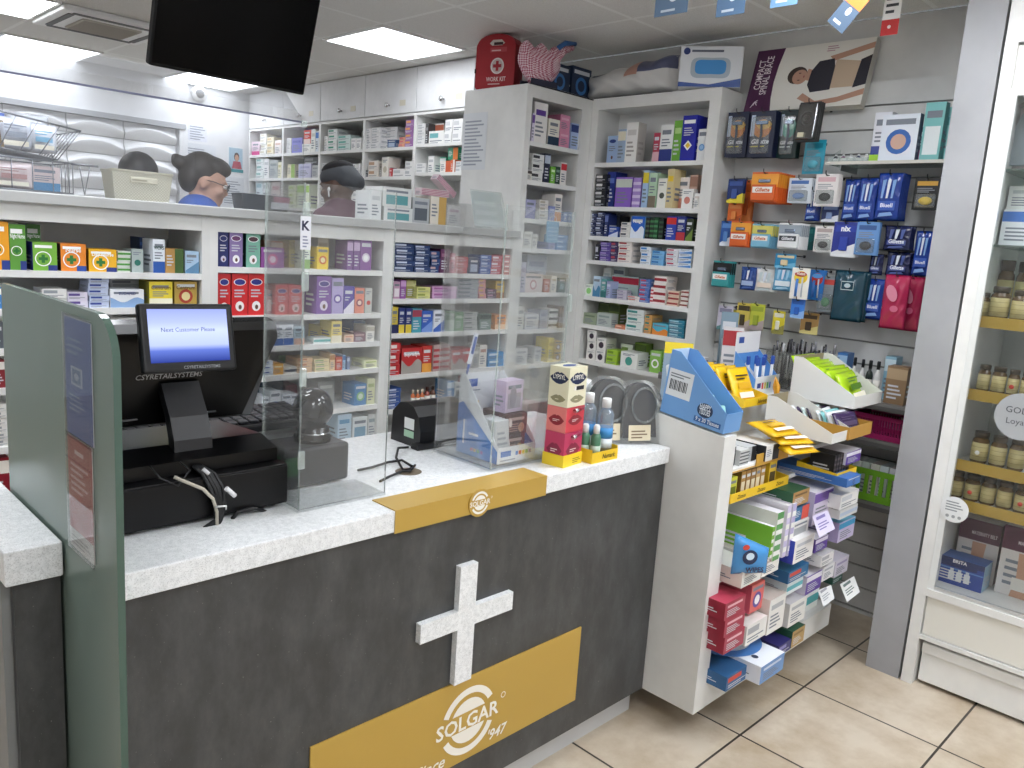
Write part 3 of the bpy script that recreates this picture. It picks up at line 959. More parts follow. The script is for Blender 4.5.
row('y', YS, 'on the third shelf beside the tower', G3, ROWZ['b3'][2], [
    (392.5, 399, 307, 'dark and yellow box', 'd9c24c', '2b3160', 'low'), (400, 406, 308, 'first slim navy and yellow box', '2c3b7d', 'e6cf4a', 'low'),
    (406.4, 412.5, 308, 'second slim navy and yellow box', '2c3b7d', 'e6cf4a', 'low'), (413, 422.5, 308.5, 'teal box with red top', '4aa2b4', 'a84a5c', 'band'),
    (423, 434, 311, 'blue box', '3f67c4', '7fa0e0', 'diag'), (434.4, 445, 310, 'white box with blue edge', 'e4e8f0', '4a70c4', 'diag'),
    (445.5, 455, 314, 'grey green box', '93a89a', '5d7a68', 'band'), (455.4, 464, 312, 'green box', '7fae83', 'cfe0cf', 'plain'),
    (464.5, 478, 312, 'grey flat box', 'b7bab8', '6d7674', 'end', dict(n=4)), (480, 492, 313.5, 'dark green grey box', '7d8f86', '3f4e48', 'band'),
    (496, 508, 315, 'orange box', 'e3a06a', 'f3d2b0', 'low'),
])
row('y', YS, 'on the fourth shelf beside the tower', G3, ROWZ['b3'][3], [
    (391, 401.5, 343, 'red flat box', 'cf3b3e', 'f0e4e2', 'end', dict(n=3)),
    (402, 423, 348, 'wide red box with silver curve', 'c9383a', 'a9a39c', 'wave', dict(txt='Supradyn', side='962226')),
    (423.4, 433, 346, 'red and orange box', 'c8403a', 'e9a44a', 'low'), (434, 443, 345, 'silver and red box', 'b9a3a1', 'b4454c', 'stripes'),
    (443.4, 450.5, 344, 'slim silver and red box', 'b9a3a1', 'b4454c', 'stripes'), (452, 462, 349.5, 'left-hand red box with grey curve', 'c0464c', 'b9b0ac', 'wave'),
    (462.4, 473, 348.5, 'right-hand red box with grey curve', 'c0464c', 'b9b0ac', 'wave'), (473.5, 480, 347, 'grey box', 'b0b0ac', 'd5d5d1', 'plain'),
    (480.4, 488, 345, 'white box', 'e5e2dc', 'b98f82', 'plain'), (489, 505, 352, 'blue flat box', '3f8fc9', 'cfe3f1', 'end', dict(n=2)),
])
row('y', YS, 'on the fifth shelf beside the tower', G3, ROWZ['b3'][4], [
    (389, 401.5, 388, 'blue flat box', '35579c', 'cfd9ec', 'end', dict(n=4)),
    (413, 417, 390, 'first amber bottle', 'c56d3d', 'e9d9c6', '', dict(kind='bottle')), (417.5, 421.5, 390, 'second amber bottle', 'c56d3d', 'e9d9c6', '', dict(kind='bottle')),
    (422, 426, 389, 'third amber bottle', 'c56d3d', 'e9d9c6', '', dict(kind='bottle')), (427, 432, 387, 'dark red bottle', '8e4436', '4a2a24', '', dict(kind='bottle')),
    (433, 438, 386, 'dark brown bottle', '6e4a3c', '3a2a26', '', dict(kind='bottle')),
    (448, 455, 381, 'blue box', '3f86c0', 'd3e5f1', 'band'), (455.5, 463, 383, 'white and dark box', 'd7dad8', '3f4a52', 'block'), (470, 480, 378, 'slim red box', 'b95a62', 'e6cfd0', 'end', dict(b=.05)),
])

GT, GC = 'cartons on the corner tower', 'cartons in the corner cabinet'
row('y', YS, 'on the corner tower top shelf', GT, TOWZ[0], [
    (530, 532.6, 113, 'slim purple box at the left', 'a58fc0', 'e9e4f0', 'band', dict(d=.12)), (533, 535.8, 113, 'second slim purple box', 'd9d2e4', '6f4d9a', 'band', dict(d=.12)),
    (536.2, 549.3, 102.5, 'tall white box with purple panel', 'ece9e6', '59358e', 'plain', dict(c3='59358e', side='d8d5d2')),
    (549.8, 561, 119, 'white and dark blue sea scene box', 'eae6da', '1f3a52', 'low'),
    (561.5, 571.5, 115, 'pink box', 'd98fae', 'e6b4c8', 'plain', dict(n=2, side='b9708f')), (572, 582, 123.5, 'pale blue box', 'a9bde0', '2b3f7d', 'band'),
], .23)
row('y', YS, 'on the corner tower second shelf', GT, TOWZ[1], [
    (527.8, 532.8, 170, 'small brown white box', 'd9d4cc', '3d332e', 'band'), (533.2, 545, 154, 'white and black flat box', 'dfe0de', '2b2d35', 'end', dict(n=3)),
    (545.4, 551, 153.5, 'tall navy box', '20263f', 'b9c4d6', 'band'), (551.2, 556, 166.5, 'lime green box', '7bc043', 'dff0c8', 'plain'), (556.4, 561, 166.5, 'dark green box', '2b4a3a', '7fa08c', 'plain'),
    (561.5, 567.5, 162.5, 'white and red box', 'f0ece9', 'd13a44', 'band'),
], .23)
row('y', YS, 'on the corner tower third shelf', GT, TOWZ[2], [
    (527, 537, 199.5, 'lavender box', 'b3b4d6', '7f82b8', 'diag'), (540.5, 549.5, 200, 'white flat box', 'e6e4de', 'b9b3a2', 'end', dict(n=3)),
    (550, 555.6, 206, 'blue lilac box', '8f9bd0', 'd3d8ee', 'plain'), (556, 563.5, 194, 'white box with orange foot', 'ece6df', 'd98a3a', 'low'),
    (564, 568, 212, 'left-hand small blue box', '4a76c4', 'b9cdee', 'plain'), (568.4, 573.4, 212, 'right-hand small blue box', '4a76c4', 'b9cdee', 'plain'),
], .23)
row('y', YS, 'on the corner tower fourth shelf', GT, TOWZ[3], [
    (524, 532.6, 231, 'pale white box', 'dcdcd6', 'b9b9b0', 'plain'), (533, 538.4, 234, 'slim white box', 'e3e3de', 'bdbdb4', 'plain'),
    (549, 555.6, 242, 'lilac box', '9da7dc', '6f7ac0', 'plain'), (558, 569, 235, 'bright blue flat box', '5b9bdc', 'b9d6f2', 'end', dict(n=3)),
], .23)
row('y', YS, 'on the corner tower fifth shelf', GT, TOWZ[4], [
    (522, 527, 262, 'grey lilac slim box', 'b9b7cc', '8f8da8', 'plain'), (528, 548, 255, 'grey blue tall box behind', 'a9b2c4', '8893aa', 'plain', dict(b=.12, d=.09)),
    (525, 544, 274, 'pale pink white box', 'dccfcd', 'c08f8f', 'circ', dict(c3='ece4e2')), (545, 551, 279, 'red brown box', 'b8604a', 'e0b3a4', 'plain'),
    (552, 557.6, 276, 'white box', 'e7e2d6', 'b8ab90', 'plain'), (560, 567, 278, 'dark teal box', '24585c', '5f8f92', 'circ', dict(c3='8fb4b6')), (556, 564, 270.5, 'orange topped box behind', 'd9a468', 'f0dcc0', 'band', dict(b=.11)),
], .23)
row('y', YS, 'on the corner tower sixth shelf', GT, TOWZ[5], [
    (518, 525, 306, 'small white box', 'd7d7d2', 'a3a6a6', 'plain'), (526, 540, 314, 'grey white box', 'c9cbd0', '9398a4', 'plain'), (541, 549, 310, 'grey box', '9fa4b2', '7a8092', 'plain'),
    (550, 559, 309, 'black and white flat box', 'e9e7e2', '2b2724', 'bar', dict(n=3)), (560.5, 562.4, 306, 'left-hand slim brown box', '6e4a36', 'a58068', 'band'), (563, 565, 306, 'right-hand slim brown box', '6e4a36', 'a58068', 'band'),
], .23)
row('y', YS, 'on the corner tower seventh shelf', GT, TOWZ[6], [
    (516, 528, 348, 'white box', 'd6d7d6', '9ea3a6', 'plain'), (535, 542, 347, 'pale grey box', 'cdcfcf', 'a2a6a8', 'plain'),
    (549, 554.6, 338, 'bright yellow box', 'f0d83a', 'c9a81f', 'plain'), (555, 563.5, 341, 'yellow and brown flat box', 'e9c24a', '7d4a22', 'circ', dict(n=2)),
], .23)

row('x', 3.4, 'on the corner cabinet top shelf', GC, CABZ[0], [
    (608, 618, 135.5, 'pale blue baby product box', '9db4d6', '243a80', 'oval', dict(c3='9db4d6')), (618.4, 626.5, 129, 'cream and blue box', '9fb3cc', 'e9e3cc', 'band', dict(c3='6b5a4a')),
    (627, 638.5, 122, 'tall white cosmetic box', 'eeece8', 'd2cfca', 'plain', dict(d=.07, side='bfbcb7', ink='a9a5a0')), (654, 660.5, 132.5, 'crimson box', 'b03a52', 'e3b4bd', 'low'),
    (661, 674, 124.5, 'white, green and navy box', 'eef0ee', '2a3a86', 'low', dict(c3='2f9a6a')), (674.5, 683.3, 120, 'leaf green box', '6fae3e', 'b9dc8c', 'plain'),
    (683.6, 698, 115, 'royal blue box with yellow diamond', '2026a0', 'f0c93a', 'diamond'), (698.6, 707.5, 128.5, 'white box with blue oval', 'eceef0', '6fa3da', 'circ', dict(c3='9cc4ec')),
], .172)
row('x', 3.4, 'on the corner cabinet second shelf', GC, CABZ[1], [
    (596, 607, 174, 'black and white flat box', '22242c', 'dadada', 'end', dict(n=4)), (607.5, 616, 171.5, 'navy blue box', '27398c', '6d86d0', 'plain', dict(b=.03)),
    (616.4, 633, 177, 'wide purple box with pale label', '8b63c4', 'c9d2c4', 'band', dict(side='7a55b0')), (633.4, 641.5, 177.5, 'narrow lilac patterned box', 'a285cc', 'd9cbe9', 'stripes'),
    (643.5, 649.6, 170, 'slim pale blue box with yellow top', 'a9c6e6', 'e3cf3a', 'band'), (650, 658, 172.5, 'pale green and brown box', 'b9d6b9', '7f7464', 'low', dict(c3='26332b')),
    (658.4, 667.5, 178, 'white box with dark leaf', 'eeeee6', '4a4f46', 'dot'), (668, 675, 168.5, 'tall cream box with yellow top', 'd9c897', 'f0cf3a', 'plain', dict(top='f0cf3a')),
    (677.5, 690, 177, 'white and pink box', 'f1e6e2', 'e8a18c', 'low', dict(b=.055)), (690.3, 698.5, 174.5, 'pink brown box', 'c9a796', 'a9806e', 'band', dict(b=.055)),
    (682, 693.2, 188.5, 'small white box with red drop', 'f3f1ee', 'd88a7c', 'dot', dict(d=.04)), (694, 700, 193, 'small plain white box', 'efeeea', 'd5cbc4', 'plain', dict(d=.04)),
], .172)
row('x', 3.4, 'on the corner cabinet third shelf', GC, CABZ[2], [
    (588.5, 596.3, 213, 'navy flat box of the left stack', '1f2a55', 'c3cbe0', 'end', dict(n=5)), (596.7, 604.7, 212, 'navy flat box of the second stack', '1f2a55', 'c3cbe0', 'end', dict(n=5)),
    (605, 608.6, 214, 'slim navy upright box', '27356e', '6d7db8', 'band'), (609, 618.6, 226.5, 'low blue box', '2f4ea2', 'd3dcf0', 'diag', dict(d=.05)), (609.5, 620, 215, 'black box behind the low blue one', '22252f', '6e7488', 'end', dict(b=.07)),
    (620.4, 630, 222, 'white flat box', 'e4e2dd', '3a3f52', 'end', dict(n=3)), (631, 645, 216, 'bright blue box with white swirl', '2563c9', 'e6edf8', 'wave', dict(txt='Nuage', side='7fb8ee')),
    (645.6, 649.6, 217, 'black upright box', '16191f', '4b5d4a', 'stripes'), (650, 654, 217, 'black green upright box', '1d2b22', '3f7a4a', 'stripes'), (654.4, 658.6, 217, 'dark green upright box', '224a2e', '4b8a5a', 'stripes'), (659, 663.6, 218, 'near black upright box', '14161a', '34503c', 'stripes'),
    (667, 677, 216, 'blue box with red top', '2f47b0', 'd2352f', 'band'), (677.4, 686.5, 216, 'navy and red box', '27357f', 'b8353f', 'low'), (687, 694, 218.5, 'dark olive box', '26321f', '6f8a3a', 'diag'),
], .172)
row('x', 3.4, 'on the corner cabinet fourth shelf', GC, CABZ[3], [
    (595.5, 600, 244, 'black upright box', '22222c', 'c9c9d2', 'end'), (600.4, 611, 242, 'purple flat box', '5f4c9c', 'a796cc', 'end', dict(n=4)), (611.4, 618.5, 241.5, 'plum flat box', '43335f', 'b04a5a', 'end', dict(n=3)),
    (619, 632.5, 241.5, 'white and red flat box', 'eee6e0', 'a92f36', 'end', dict(n=4)), (641, 651.5, 246.5, 'white and blue flat box', 'e3eaf2', '3f86d0', 'end', dict(n=3)),
    (652, 664, 250.5, 'sky blue flat box', '78b4e2', '2f6fb4', 'end', dict(n=3)), (666.5, 678.5, 248.5, 'white and crimson flat box', 'e9ebf0', 'b3284f', 'end', dict(n=4)), (679, 692, 249, 'white and blue wedge flat box', 'dfe8f2', '4a8ad2', 'diag', dict(n=4)),
], .172)
row('x', 3.4, 'on the corner cabinet fifth shelf', GC, CABZ[4], [
    (584.5, 593, 284, 'white box with green leaf', 'e6eee2', '8fd07a', 'dot'), (593.5, 601, 276, 'pale blue box', 'bcd2e4', '4f8ab5', 'wave'), (601.4, 606.5, 279, 'teal box', '5fa0a0', '2f7375', 'low'), (607, 611.5, 281, 'lilac slim box', 'a9b4d8', 'd9def0', 'plain'),
    (603, 611, 268, 'white upright box behind', 'e9e9e4', 'bfc6c4', 'plain', dict(b=.10, d=.06)), (612, 639, 276, 'wide grey green box with red lid', 'a8bdb8', 'a3243c', 'band', dict(b=.06, d=.06)),
    (612.5, 625, 267, 'white box behind the red lidded one', 'e3e8e6', '7aa8a8', 'circ', dict(b=.125, d=.03)), (617, 627, 290, 'pale lilac flat box', 'ccc6d4', '8d84a3', 'end', dict(n=3, d=.04)),
    (627.4, 639.5, 296, 'low white and red box', 'eee6e0', 'd95a58', 'end', dict(n=2, d=.04)), (640, 650, 279, 'blue and red flat box', '5a78b8', 'd0414c', 'end', dict(n=5)), (650.4, 654, 287, 'white and red slim box', 'ece4e4', 'c43a48', 'stripes'),
    (654.4, 667, 276, 'white and maroon flat box', 'efe9e4', '9c2f38', 'bar', dict(n=4)), (667.4, 678.5, 291, 'peach and maroon flat box', 'e6cdb8', '9c3a3a', 'bar', dict(n=3)), (681, 689, 290, 'white and brown flat box', 'ebe4dd', '8c3f3a', 'bar', dict(n=4)),
], .172)
row('x', 3.4, 'on the corner cabinet sixth shelf', GC, CABZ[5], [
    (583.5, 596.5, 313, 'grey green box', '97a38a', '6f7d62', 'plain', dict(d=.06)), (597, 611.5, 313, 'pale grey box', 'b9c2bd', '8fa09a', 'plain', dict(d=.06)), (598, 609, 303.5, 'dark olive box', '5b6b3a', '3f4c28', 'band', dict(b=.08)), (609.4, 620, 303.5, 'moss green box', '6a7d3f', '46572c', 'band', dict(b=.08)),
    (614.5, 625, 325, 'flat orange box', 'd98a62', 'f0c9b0', 'end', dict(d=.06)), (627, 644.5, 309.5, 'white and teal flat box', 'dfe6e2', '3a8f8a', 'end', dict(n=3)), (645, 652, 315, 'orange and teal flat box', 'd9a25c', '2f8078', 'end', dict(n=3)),
    (652.4, 668, 323.5, 'turquoise box with orange spot', '55b4cc', 'e08a3a', 'wave'), (669, 685, 320, 'deep teal flat box', '2f7f98', 'a9d3de', 'end', dict(n=4)),
], .172)
row('x', 3.4, 'on the corner cabinet lowest visible shelf', GC, CABZ[6], [
    (574, 581.5, 335, 'pink and white flat box', 'e2b3cc', 'f3e9ef', 'end', dict(n=3)), (587.5, 596.6, 330, 'white box with black disc, first stack', 'eceae7', '3a2f3f', 'dot', dict(n=3, side='d5d3d0')),
    (597, 606, 338, 'white box with black disc, second stack', 'eceae7', '3a2f3f', 'dot', dict(n=2, side='d5d3d0')), (606.5, 617, 350, 'lime green flat box', 'a3c83f', '6f9426', 'end', dict(n=2)),
    (621, 638, 352, 'white box with teal disc', 'eceee9', '4fa596', 'dot'), (621, 633, 344, 'white green box behind the teal disc box', 'dfe5d6', '7f9a55', 'end', dict(b=.1, d=.06)), (635, 647, 343, 'olive green box', '6f8f2e', '455c1c', 'band', dict(b=.1, d=.06)),
    (650.5, 662, 351, 'green box with white ring', '8cc05a', 'ffffff', 'circ', dict(c3='8cc05a')), (664, 674, 357, 'pale green white box', 'dde3d3', 'a9bf92', 'plain'),
], .172)

GD = 'white medicine cartons in the dispensary'
D = 3.24


def dp(col, z, shelf, items):
    row('x', D, 'dispensary %s, %s' % (shelf, col), GD, z, items, .33)


dp('corner column', 2.112 if False else 2.10, 'top shelf', [])
dp('corner column', 2.0925, 'top shelf', [(251.5, 259, 141.5, 'pink and white box', 'e3cdd9', 'd0488c', 'low'), (260, 266.4, 133.5, 'white flat box', 'ecebe4', 'c9c4b0', 'end', dict(n=4)), (266.8, 273.4, 137, 'cream flat box', 'ece3c8', 'd0b98a', 'end', dict(n=3)), (274, 281, 140, 'white pink box', 'e9e2de', 'cfae9f', 'plain')])
dp('corner column', 1.915, 'second shelf', [(256, 263.6, 158, 'white teal flat box', 'e4ebe9', '8fb9b6', 'end', dict(n=3)), (264, 269, 158.5, 'white box', 'e9eae9', 'bfc4c6', 'plain'), (269.4, 277.4, 160, 'grey box', 'b4bab9', '8b9492', 'plain'), (277.8, 281.5, 162, 'cream slim box', 'e6e3c6', 'c9c48c', 'plain')])
dp('corner column', 1.69, 'third shelf', [(255, 262, 178.5, 'pale blue white box', 'd3dfe3', '9fbcc6', 'plain'), (262.4, 270, 180, 'grey white box', 'cfd5d6', 'a7b0b2', 'plain'), (270.4, 280, 181.5, 'pink white box', 'e6d9d8', 'c48f92', 'plain')])
dp('fourth column', 2.10, 'top shelf', [(286.5, 291, 138, 'white flat box', 'eeeeec', 'c9cbce', 'end', dict(n=4)), (291.4, 301.5, 137.5, 'violet blue box', '7f80d0', '5d5fb8', 'plain'), (302, 310.5, 143.5, 'white box under the red one', 'ededea', 'c5c7c9', 'plain'), (311, 315.4, 129, 'tall white box', 'eeeeea', 'd0cec4', 'plain'), (315.8, 319, 131, 'slim blue and white box', 'dfe6ee', '3a78c9', 'band')])
dp('fourth column', 1.915, 'second shelf', [(287, 294, 164, 'cream box with orange and green', 'e6dfc0', '9cbf62', 'split'), (297.5, 311, 163.5, 'pale lilac box', 'c3c2da', 'a1a2c6', 'plain'), (312, 318.5, 165, 'grey box', 'b4b7b8', '8f9496', 'plain')])
dp('fourth column', 1.69, 'third shelf', [(288, 296, 185, 'yellow green flat box', 'dbe3bd', 'a8c06a', 'end', dict(n=3)), (296.4, 309, 184, 'lime and white box', 'e6efd6', '9ed04a', 'band')])
dp('third column', 2.10, 'top shelf', [(324, 327.6, 136, 'slim white box', 'ececea', 'c9ccce', 'end', dict(n=3)), (328, 337, 129, 'white and green flat box', 'e6ece9', '3a9a7c', 'end', dict(n=4)), (337.4, 350, 135, 'teal and white box', 'cfe3de', '4fb09f', 'end', dict(n=3)), (351, 356, 138, 'left-hand white box', 'eeeeec', 'c9cbce', 'plain'), (356.4, 361.5, 138, 'right-hand white box', 'eeeeec', 'c9cbce', 'plain')])
dp('third column', 1.915, 'second shelf', [(322, 327.6, 163, 'white flat box', 'ebebe9', 'c3c6c9', 'end', dict(n=3)), (333, 345, 163, 'white grey box', 'e3e3e2', 'b8bcbf', 'plain'), (347, 360, 163.5, 'white box with grey print', 'ececec', 'b0b5b8', 'end', dict(n=2))])
dp('third column', 1.70, 'third shelf', [(321, 327, 187, 'white flat box', 'e9e9e7', 'bfc3c5', 'end', dict(n=4)), (352, 361, 190, 'white box', 'e9e9e7', 'bfc3c5', 'plain')])
dp('second column', 2.10, 'top shelf', [(365, 371, 128.5, 'white flat box, first stack', 'ececec', 'c2c5c8', 'end', dict(n=4)), (371.4, 379.6, 127.5, 'white flat box, second stack', 'ececec', 'c2c5c8', 'end', dict(n=4)), (380, 397.5, 127, 'long white flat box, third stack', 'e9e9e8', 'c6c8ca', 'end', dict(n=4, b=.06)), (387.5, 395.5, 139.5, 'small navy box', '3e5a86', 'a9bcd4', 'block', dict(d=.04)), (399, 405, 137, 'pink and orange flat box', 'e0a07c', 'd3566a', 'end', dict(n=3)), (405.4, 413.5, 119.5, 'purple and orange flat box', '9c6aa8', 'e3a054', 'end', dict(n=4))])
dp('second column', 1.905, 'second shelf', [(364.5, 368, 170, 'small dark box', '55585c', 'a9acae', 'plain'), (368.4, 378, 160.5, 'white and tan box', 'e9e2d8', 'c09a7a', 'end', dict(n=2)), (379, 381.6, 163, 'slim dark box', '8c8478', '5f584e', 'plain'), (382, 388.8, 157, 'tall cream box', 'ece8de', 'c6bda8', 'dot'), (389.2, 391.8, 168, 'small red box', 'cf4048', 'f0c4c4', 'plain'), (392.2, 404.6, 168.5, 'low white box', 'ecebe9', 'c7c9ca', 'end'), (405, 412.5, 161, 'white box', 'e9e9e8', 'bbbfc2', 'end', dict(n=2))])
dp('first column', 2.10, 'top shelf', [(417, 425, 123.5, 'white flat box', 'ececec', 'c2c5c8', 'end', dict(n=4)), (425.4, 428, 123, 'slim black box', '4a4a4c', '8c8c8e', 'plain'), (428.4, 444, 123.5, 'white and brown box', 'e6dfd9', 'b0624a', 'band', dict(b=.06)), (428.4, 444, 130.5, 'low white box with teal and pink marks', 'ecece9', '6fb4b8', 'end', dict(d=.04)), (445, 452.4, 119, 'left-hand white flat box', 'f0f0ef', 'cfd1d3', 'end', dict(n=2)), (452.8, 462.5, 118.5, 'right-hand white flat box', 'f0f0ef', 'cfd1d3', 'end', dict(n=2))])
dp('first column', 1.925, 'second shelf', [(416, 425.5, 163, 'white flat box', 'ebebea', 'c5c8ca', 'end', dict(n=2)), (428, 434, 156, 'white box beside the green one', 'eeeeec', 'c2c5c8', 'plain'), (434.4, 446, 157, 'emerald green and white box', '2fa37c', 'e9efec', 'band', dict(b=.05)), (440, 450.5, 160.5, 'white and orange box', 'efebe6', 'd2643c', 'split', dict(d=.04)), (451, 455, 159.5, 'orange box', 'd2643c', 'efe3dc', 'split'), (455.4, 462.5, 161, 'white box', 'ededec', 'c5c8ca', 'end', dict(n=2))])
# the boxes that stand on other boxes there
for (a, b_, t_, zz, lab, c, c2, nm) in ((303.5, 310.5, 130, 2.166, 'red box standing on a white box, dispensary top shelf, fourth column', 'd8392f', 'f2ddd8', 'low'),
                                    (304, 318.5, 157, 2.012, 'flat black box lying on boxes, dispensary second shelf, fourth column', '4c4d50', '8b8c8e', 'end'),
                                    (448, 458, 147.5, 2.012, 'green and orange box on boxes, dispensary second shelf, first column', '2f8f6c', 'd97a3a', 'split')):
    p, q = at(a, t_, x=3.262), at(b_, t_, x=3.262)
    h = max(.03, (p.z + q.z) / 2 - zz)
    mthing('medicine_box', lab, 'medicine box', carton_mesh(round((p - q).length, 3), .08, round(h, 3), c, c2, nm), (3.264, (p.y + q.y) / 2, zz), -math.pi / 2, GD)

# things hanging from the tower and lying on its shelves
p0, p1, p2_ = at(548.5, 221, y=2.872), at(560, 221, y=2.872), at(555, 243, y=2.872)
t = thing('face_mask_pack', 'pale blue face mask pack hanging at the corner tower', 'face masks', ((p0.x + p1.x) / 2, 2.874, p2_.z))
w = p1.x - p0.x; h = p0.z - p2_.z
mb = MB().bbox(-w / 2, 0, 0, w / 2, .012, h, M('7fb6dc', .35), .003)
Ff = Frame((-w / 2, -.0002, 0), (1, 0, 0), (0, 0, 1))
for k in range(4): mb.rect(Ff, w * .08, h * (.15 + .18 * k), w * .92, h * (.19 + .18 * k), M('a9d0ec', .4))
part('pack', mb, t)
part('ear_loop', MB().tube([(-w * .3, .006, h), (-w * .28, .006, h + .02), (0, .006, h + .03), (w * .28, .006, h + .02), (w * .3, .006, h)], .0012, M('e9eef2')), t)
# ---------------------------------------------------------------- glass divider with two posters
t = thing('glass_divider', 'tall frosted green glass panel standing at the left end of the counter', 'glass panel', (.446, 1.31, 0))
pts = [(0, 0), (.655, 0), (.655, 1.392)]
for i in range(9):
    a = math.pi / 2 + math.pi / 2 * i / 8
    pts.append((.075 + .075 * math.cos(a), 1.318 + .075 * math.sin(a) - .001))
mb = MB()
mb.prism(Frame((-.006, 0, 0), (0, -1, 0), (0, 0, 1)), [(-a, b) for a, b in pts], -.0, GLASSG) if False else None
Fl = Frame((-.006, 0, 0), (0, 1, 0), (0, 0, 1))
edgem = M('4a6157', .2)
n = len(pts)
a_ = [(-.006, y, z) for y, z in pts]; b_ = [(.006, y, z) for y, z in pts]
mb.add(a_, [tuple(range(n - 1, -1, -1))], GLASSG).add(b_, [tuple(range(n))], GLASSG)
mb.add(a_ + b_, [(i, (i + 1) % n, (i + 1) % n + n, i + n) for i in range(n)], edgem)
part('pane', mb, t)


def poster(name, label, corners, draw, x=.4395):
    q = [at(px, py, x=x) for px, py in corners]
    y1 = (q[0].y + q[3].y) / 2; y0 = (q[1].y + q[2].y) / 2
    z1 = (q[0].z + q[1].z) / 2; z0 = (q[2].z + q[3].z) / 2
    w, h = y1 - y0, z1 - z0
    tt = thing(name, label, 'poster', (x, y1, z0))
    F = Frame((-.0012, 0, 0), (0, -1, 0), (0, 0, 1))
    mb = MB().box(-.0012, -w, 0, 0, 0, h, M('e6e6e4', .4))
    draw(mb, F, w, h)
    part('sheet', mb, tt)
    part('clear_pocket', MB().box(-.004, -w - .006, -.006, -.0035, .006, h + .006, FGLASS), tt)


def draw_blue(mb, F, w, h):
    mb.rect(F, 0, 0, w, h, M('2f5fae', .4))
    W = M('c9d4e4', .5)
    mb.lines(F, w * .1, h * .70, w * .7, h * .86, 3, M('86a0c4', .5), .0008)
    mb.rect(F, w * .22, h * .44, w * .66, h * .60, W, .0008); mb.rect(F, w * .28, h * .46, w * .6, h * .58, M('5b7fae', .4), .001)
    mb.ell(F, w * .44, h * .52, w * .09, h * .03, W, .0012)
    mb.lines(F, w * .12, h * .22, w * .72, h * .38, 4, M('9fb5d2', .5), .0008)


def draw_red(mb, F, w, h):
    mb.rect(F, 0, 0, w, h, M('aa2630', .4)); mb.rect(F, 0, 0, w, h * .17, M('d9d6d2', .5), .0008)
    mb.lines(F, w * .12, h * .52, w * .84, h * .80, 5, M('e3b9b9', .5), .0008)
    mb.lines(F, w * .3, h * .86, w * .85, h * .94, 1, M('f0dada', .5), .0008)
    mb.lines(F, w * .08, h * .03, w * .9, h * .13, 3, M('8e8a88', .5), .001)


poster('poster', 'blue poster with a small white device, upper one on the green glass', [(65.5, 314), (92.5, 326), (93.5, 448), (67.6, 430)], draw_blue)
poster('poster', 'red poster with white lines, lower one on the green glass', [(67.8, 432), (93.5, 450), (94.5, 560), (72, 547)], draw_red)

# ---------------------------------------------------------------- till: cash drawer, terminal with customer display, keyboard, cables
BODY = M('070708', .3, 0, .3)
t = thing('cash_drawer', 'wide black cash drawer under the till on the countertop', 'cash drawer', (.67, 1.535, .94))
part('casing', MB().bbox(-.205, 0, .008, .205, .38, .098, M('08080a', .4, 0, .3), .003), t)
part('front_plate', MB().bbox(-.203, -.004, .012, .203, -.0005, .094, M('08080a', .35, 0, .3), .002), t)
for sx in (-.18, .18):
    for sy in (.03, .35): part('foot', MB().lathe([(.012, 0), (.012, .0085)], DARKG, (sx, sy, 0), 12), t)
t = thing('till', 'black point of sale till, seen from its back, with a customer display', 'till', (.70, 1.70, 1.04))
mb = MB()
# sloped base
prof = [(-.135, 0), (.16, 0), (.16, .030), (-.06, .045), (-.135, .028)]
mb.prism(Frame((-.195, 0, 0), (0, -1, 0), (0, 0, 1)), [(-y, z) for y, z in prof], .36, BODY)
part('base', mb, t)
# bent neck
nk = MB()
path = [(-.10, .012), (-.095, .06), (-.075, .105), (-.05, .14), (-.03, .17)]
for i in range(len(path) - 1):
    (ya, za), (yb, zb) = path[i], path[i + 1]
    nk.add([(-.045, ya, za), (.035, ya, za), (.035, yb, zb), (-.045, yb, zb), (-.045, ya + .03, za), (.035, ya + .03, za), (.035, yb + .03, zb), (-.045, yb + .03, zb)],
           [(0, 1, 2, 3), (5, 4, 7, 6), (1, 5, 6, 2), (4, 0, 3, 7)], M('232326', .35))
part('neck', nk, t)
# screen housing: a tapered shell leaning back toward the customer
hs = MB()
o = [(-.155, .075), (.150, .075), (.212, .262), (.208, .276), (.19, .282), (-.19, .282), (-.21, .27)]
ang = math.radians(14)


def lean(y, z): return V((0, y * math.cos(ang) - z * math.sin(ang), z * math.cos(ang) + y * math.sin(ang)))


fr = [V((x, lean(.02, z).y, lean(.02, z).z)) for x, z in o]
mid_ = [V((x * 1.0, lean(.052, z).y, lean(.052, z).z)) for x, z in [(-.19, .055), (.19, .055), (.225, .255), (.222, .282), (.205, .290), (-.205, .290), (-.222, .275)]]
bk = [V((x, lean(.075, z).y, lean(.075, z).z)) for x, z in [(-.20, .05), (.20, .05), (.228, .255), (.224, .284), (.207, .292), (-.207, .292), (-.224, .278)]]
m = len(o)
hs.add(fr, [tuple(range(m))], BODY)
hs.add(fr + mid_, [(i, i + m, (i + 1) % m + m, (i + 1) % m) for i in range(m)], BODY)
hs.add(mid_ + bk, [(i, i + m, (i + 1) % m + m, (i + 1) % m) for i in range(m)], BLACKG)
hs.add(bk, [tuple(range(m - 1, -1, -1))], M('08080a', .1))
hp = part('screen_housing', hs, t)
Fh = Frame((0, lean(.019, .1).y, lean(.019, .1).z), (1, 0, 0), lean(0, 1) - lean(0, 0))
tx = MB()
SILV = M('9a9ca0', .35, .6)
tx.text(Fh, -.025, .080, .0115, 'CSYRETAILSYSTEMS', SILV, .0005, .16, .01, .12)
tx.box(-.15, lean(.012, .085).y, lean(.012, .085).z, -.085, lean(.02, .085).y, lean(.02, .085).z + .004, SILV) if False else None
part('maker_name', tx, hp)
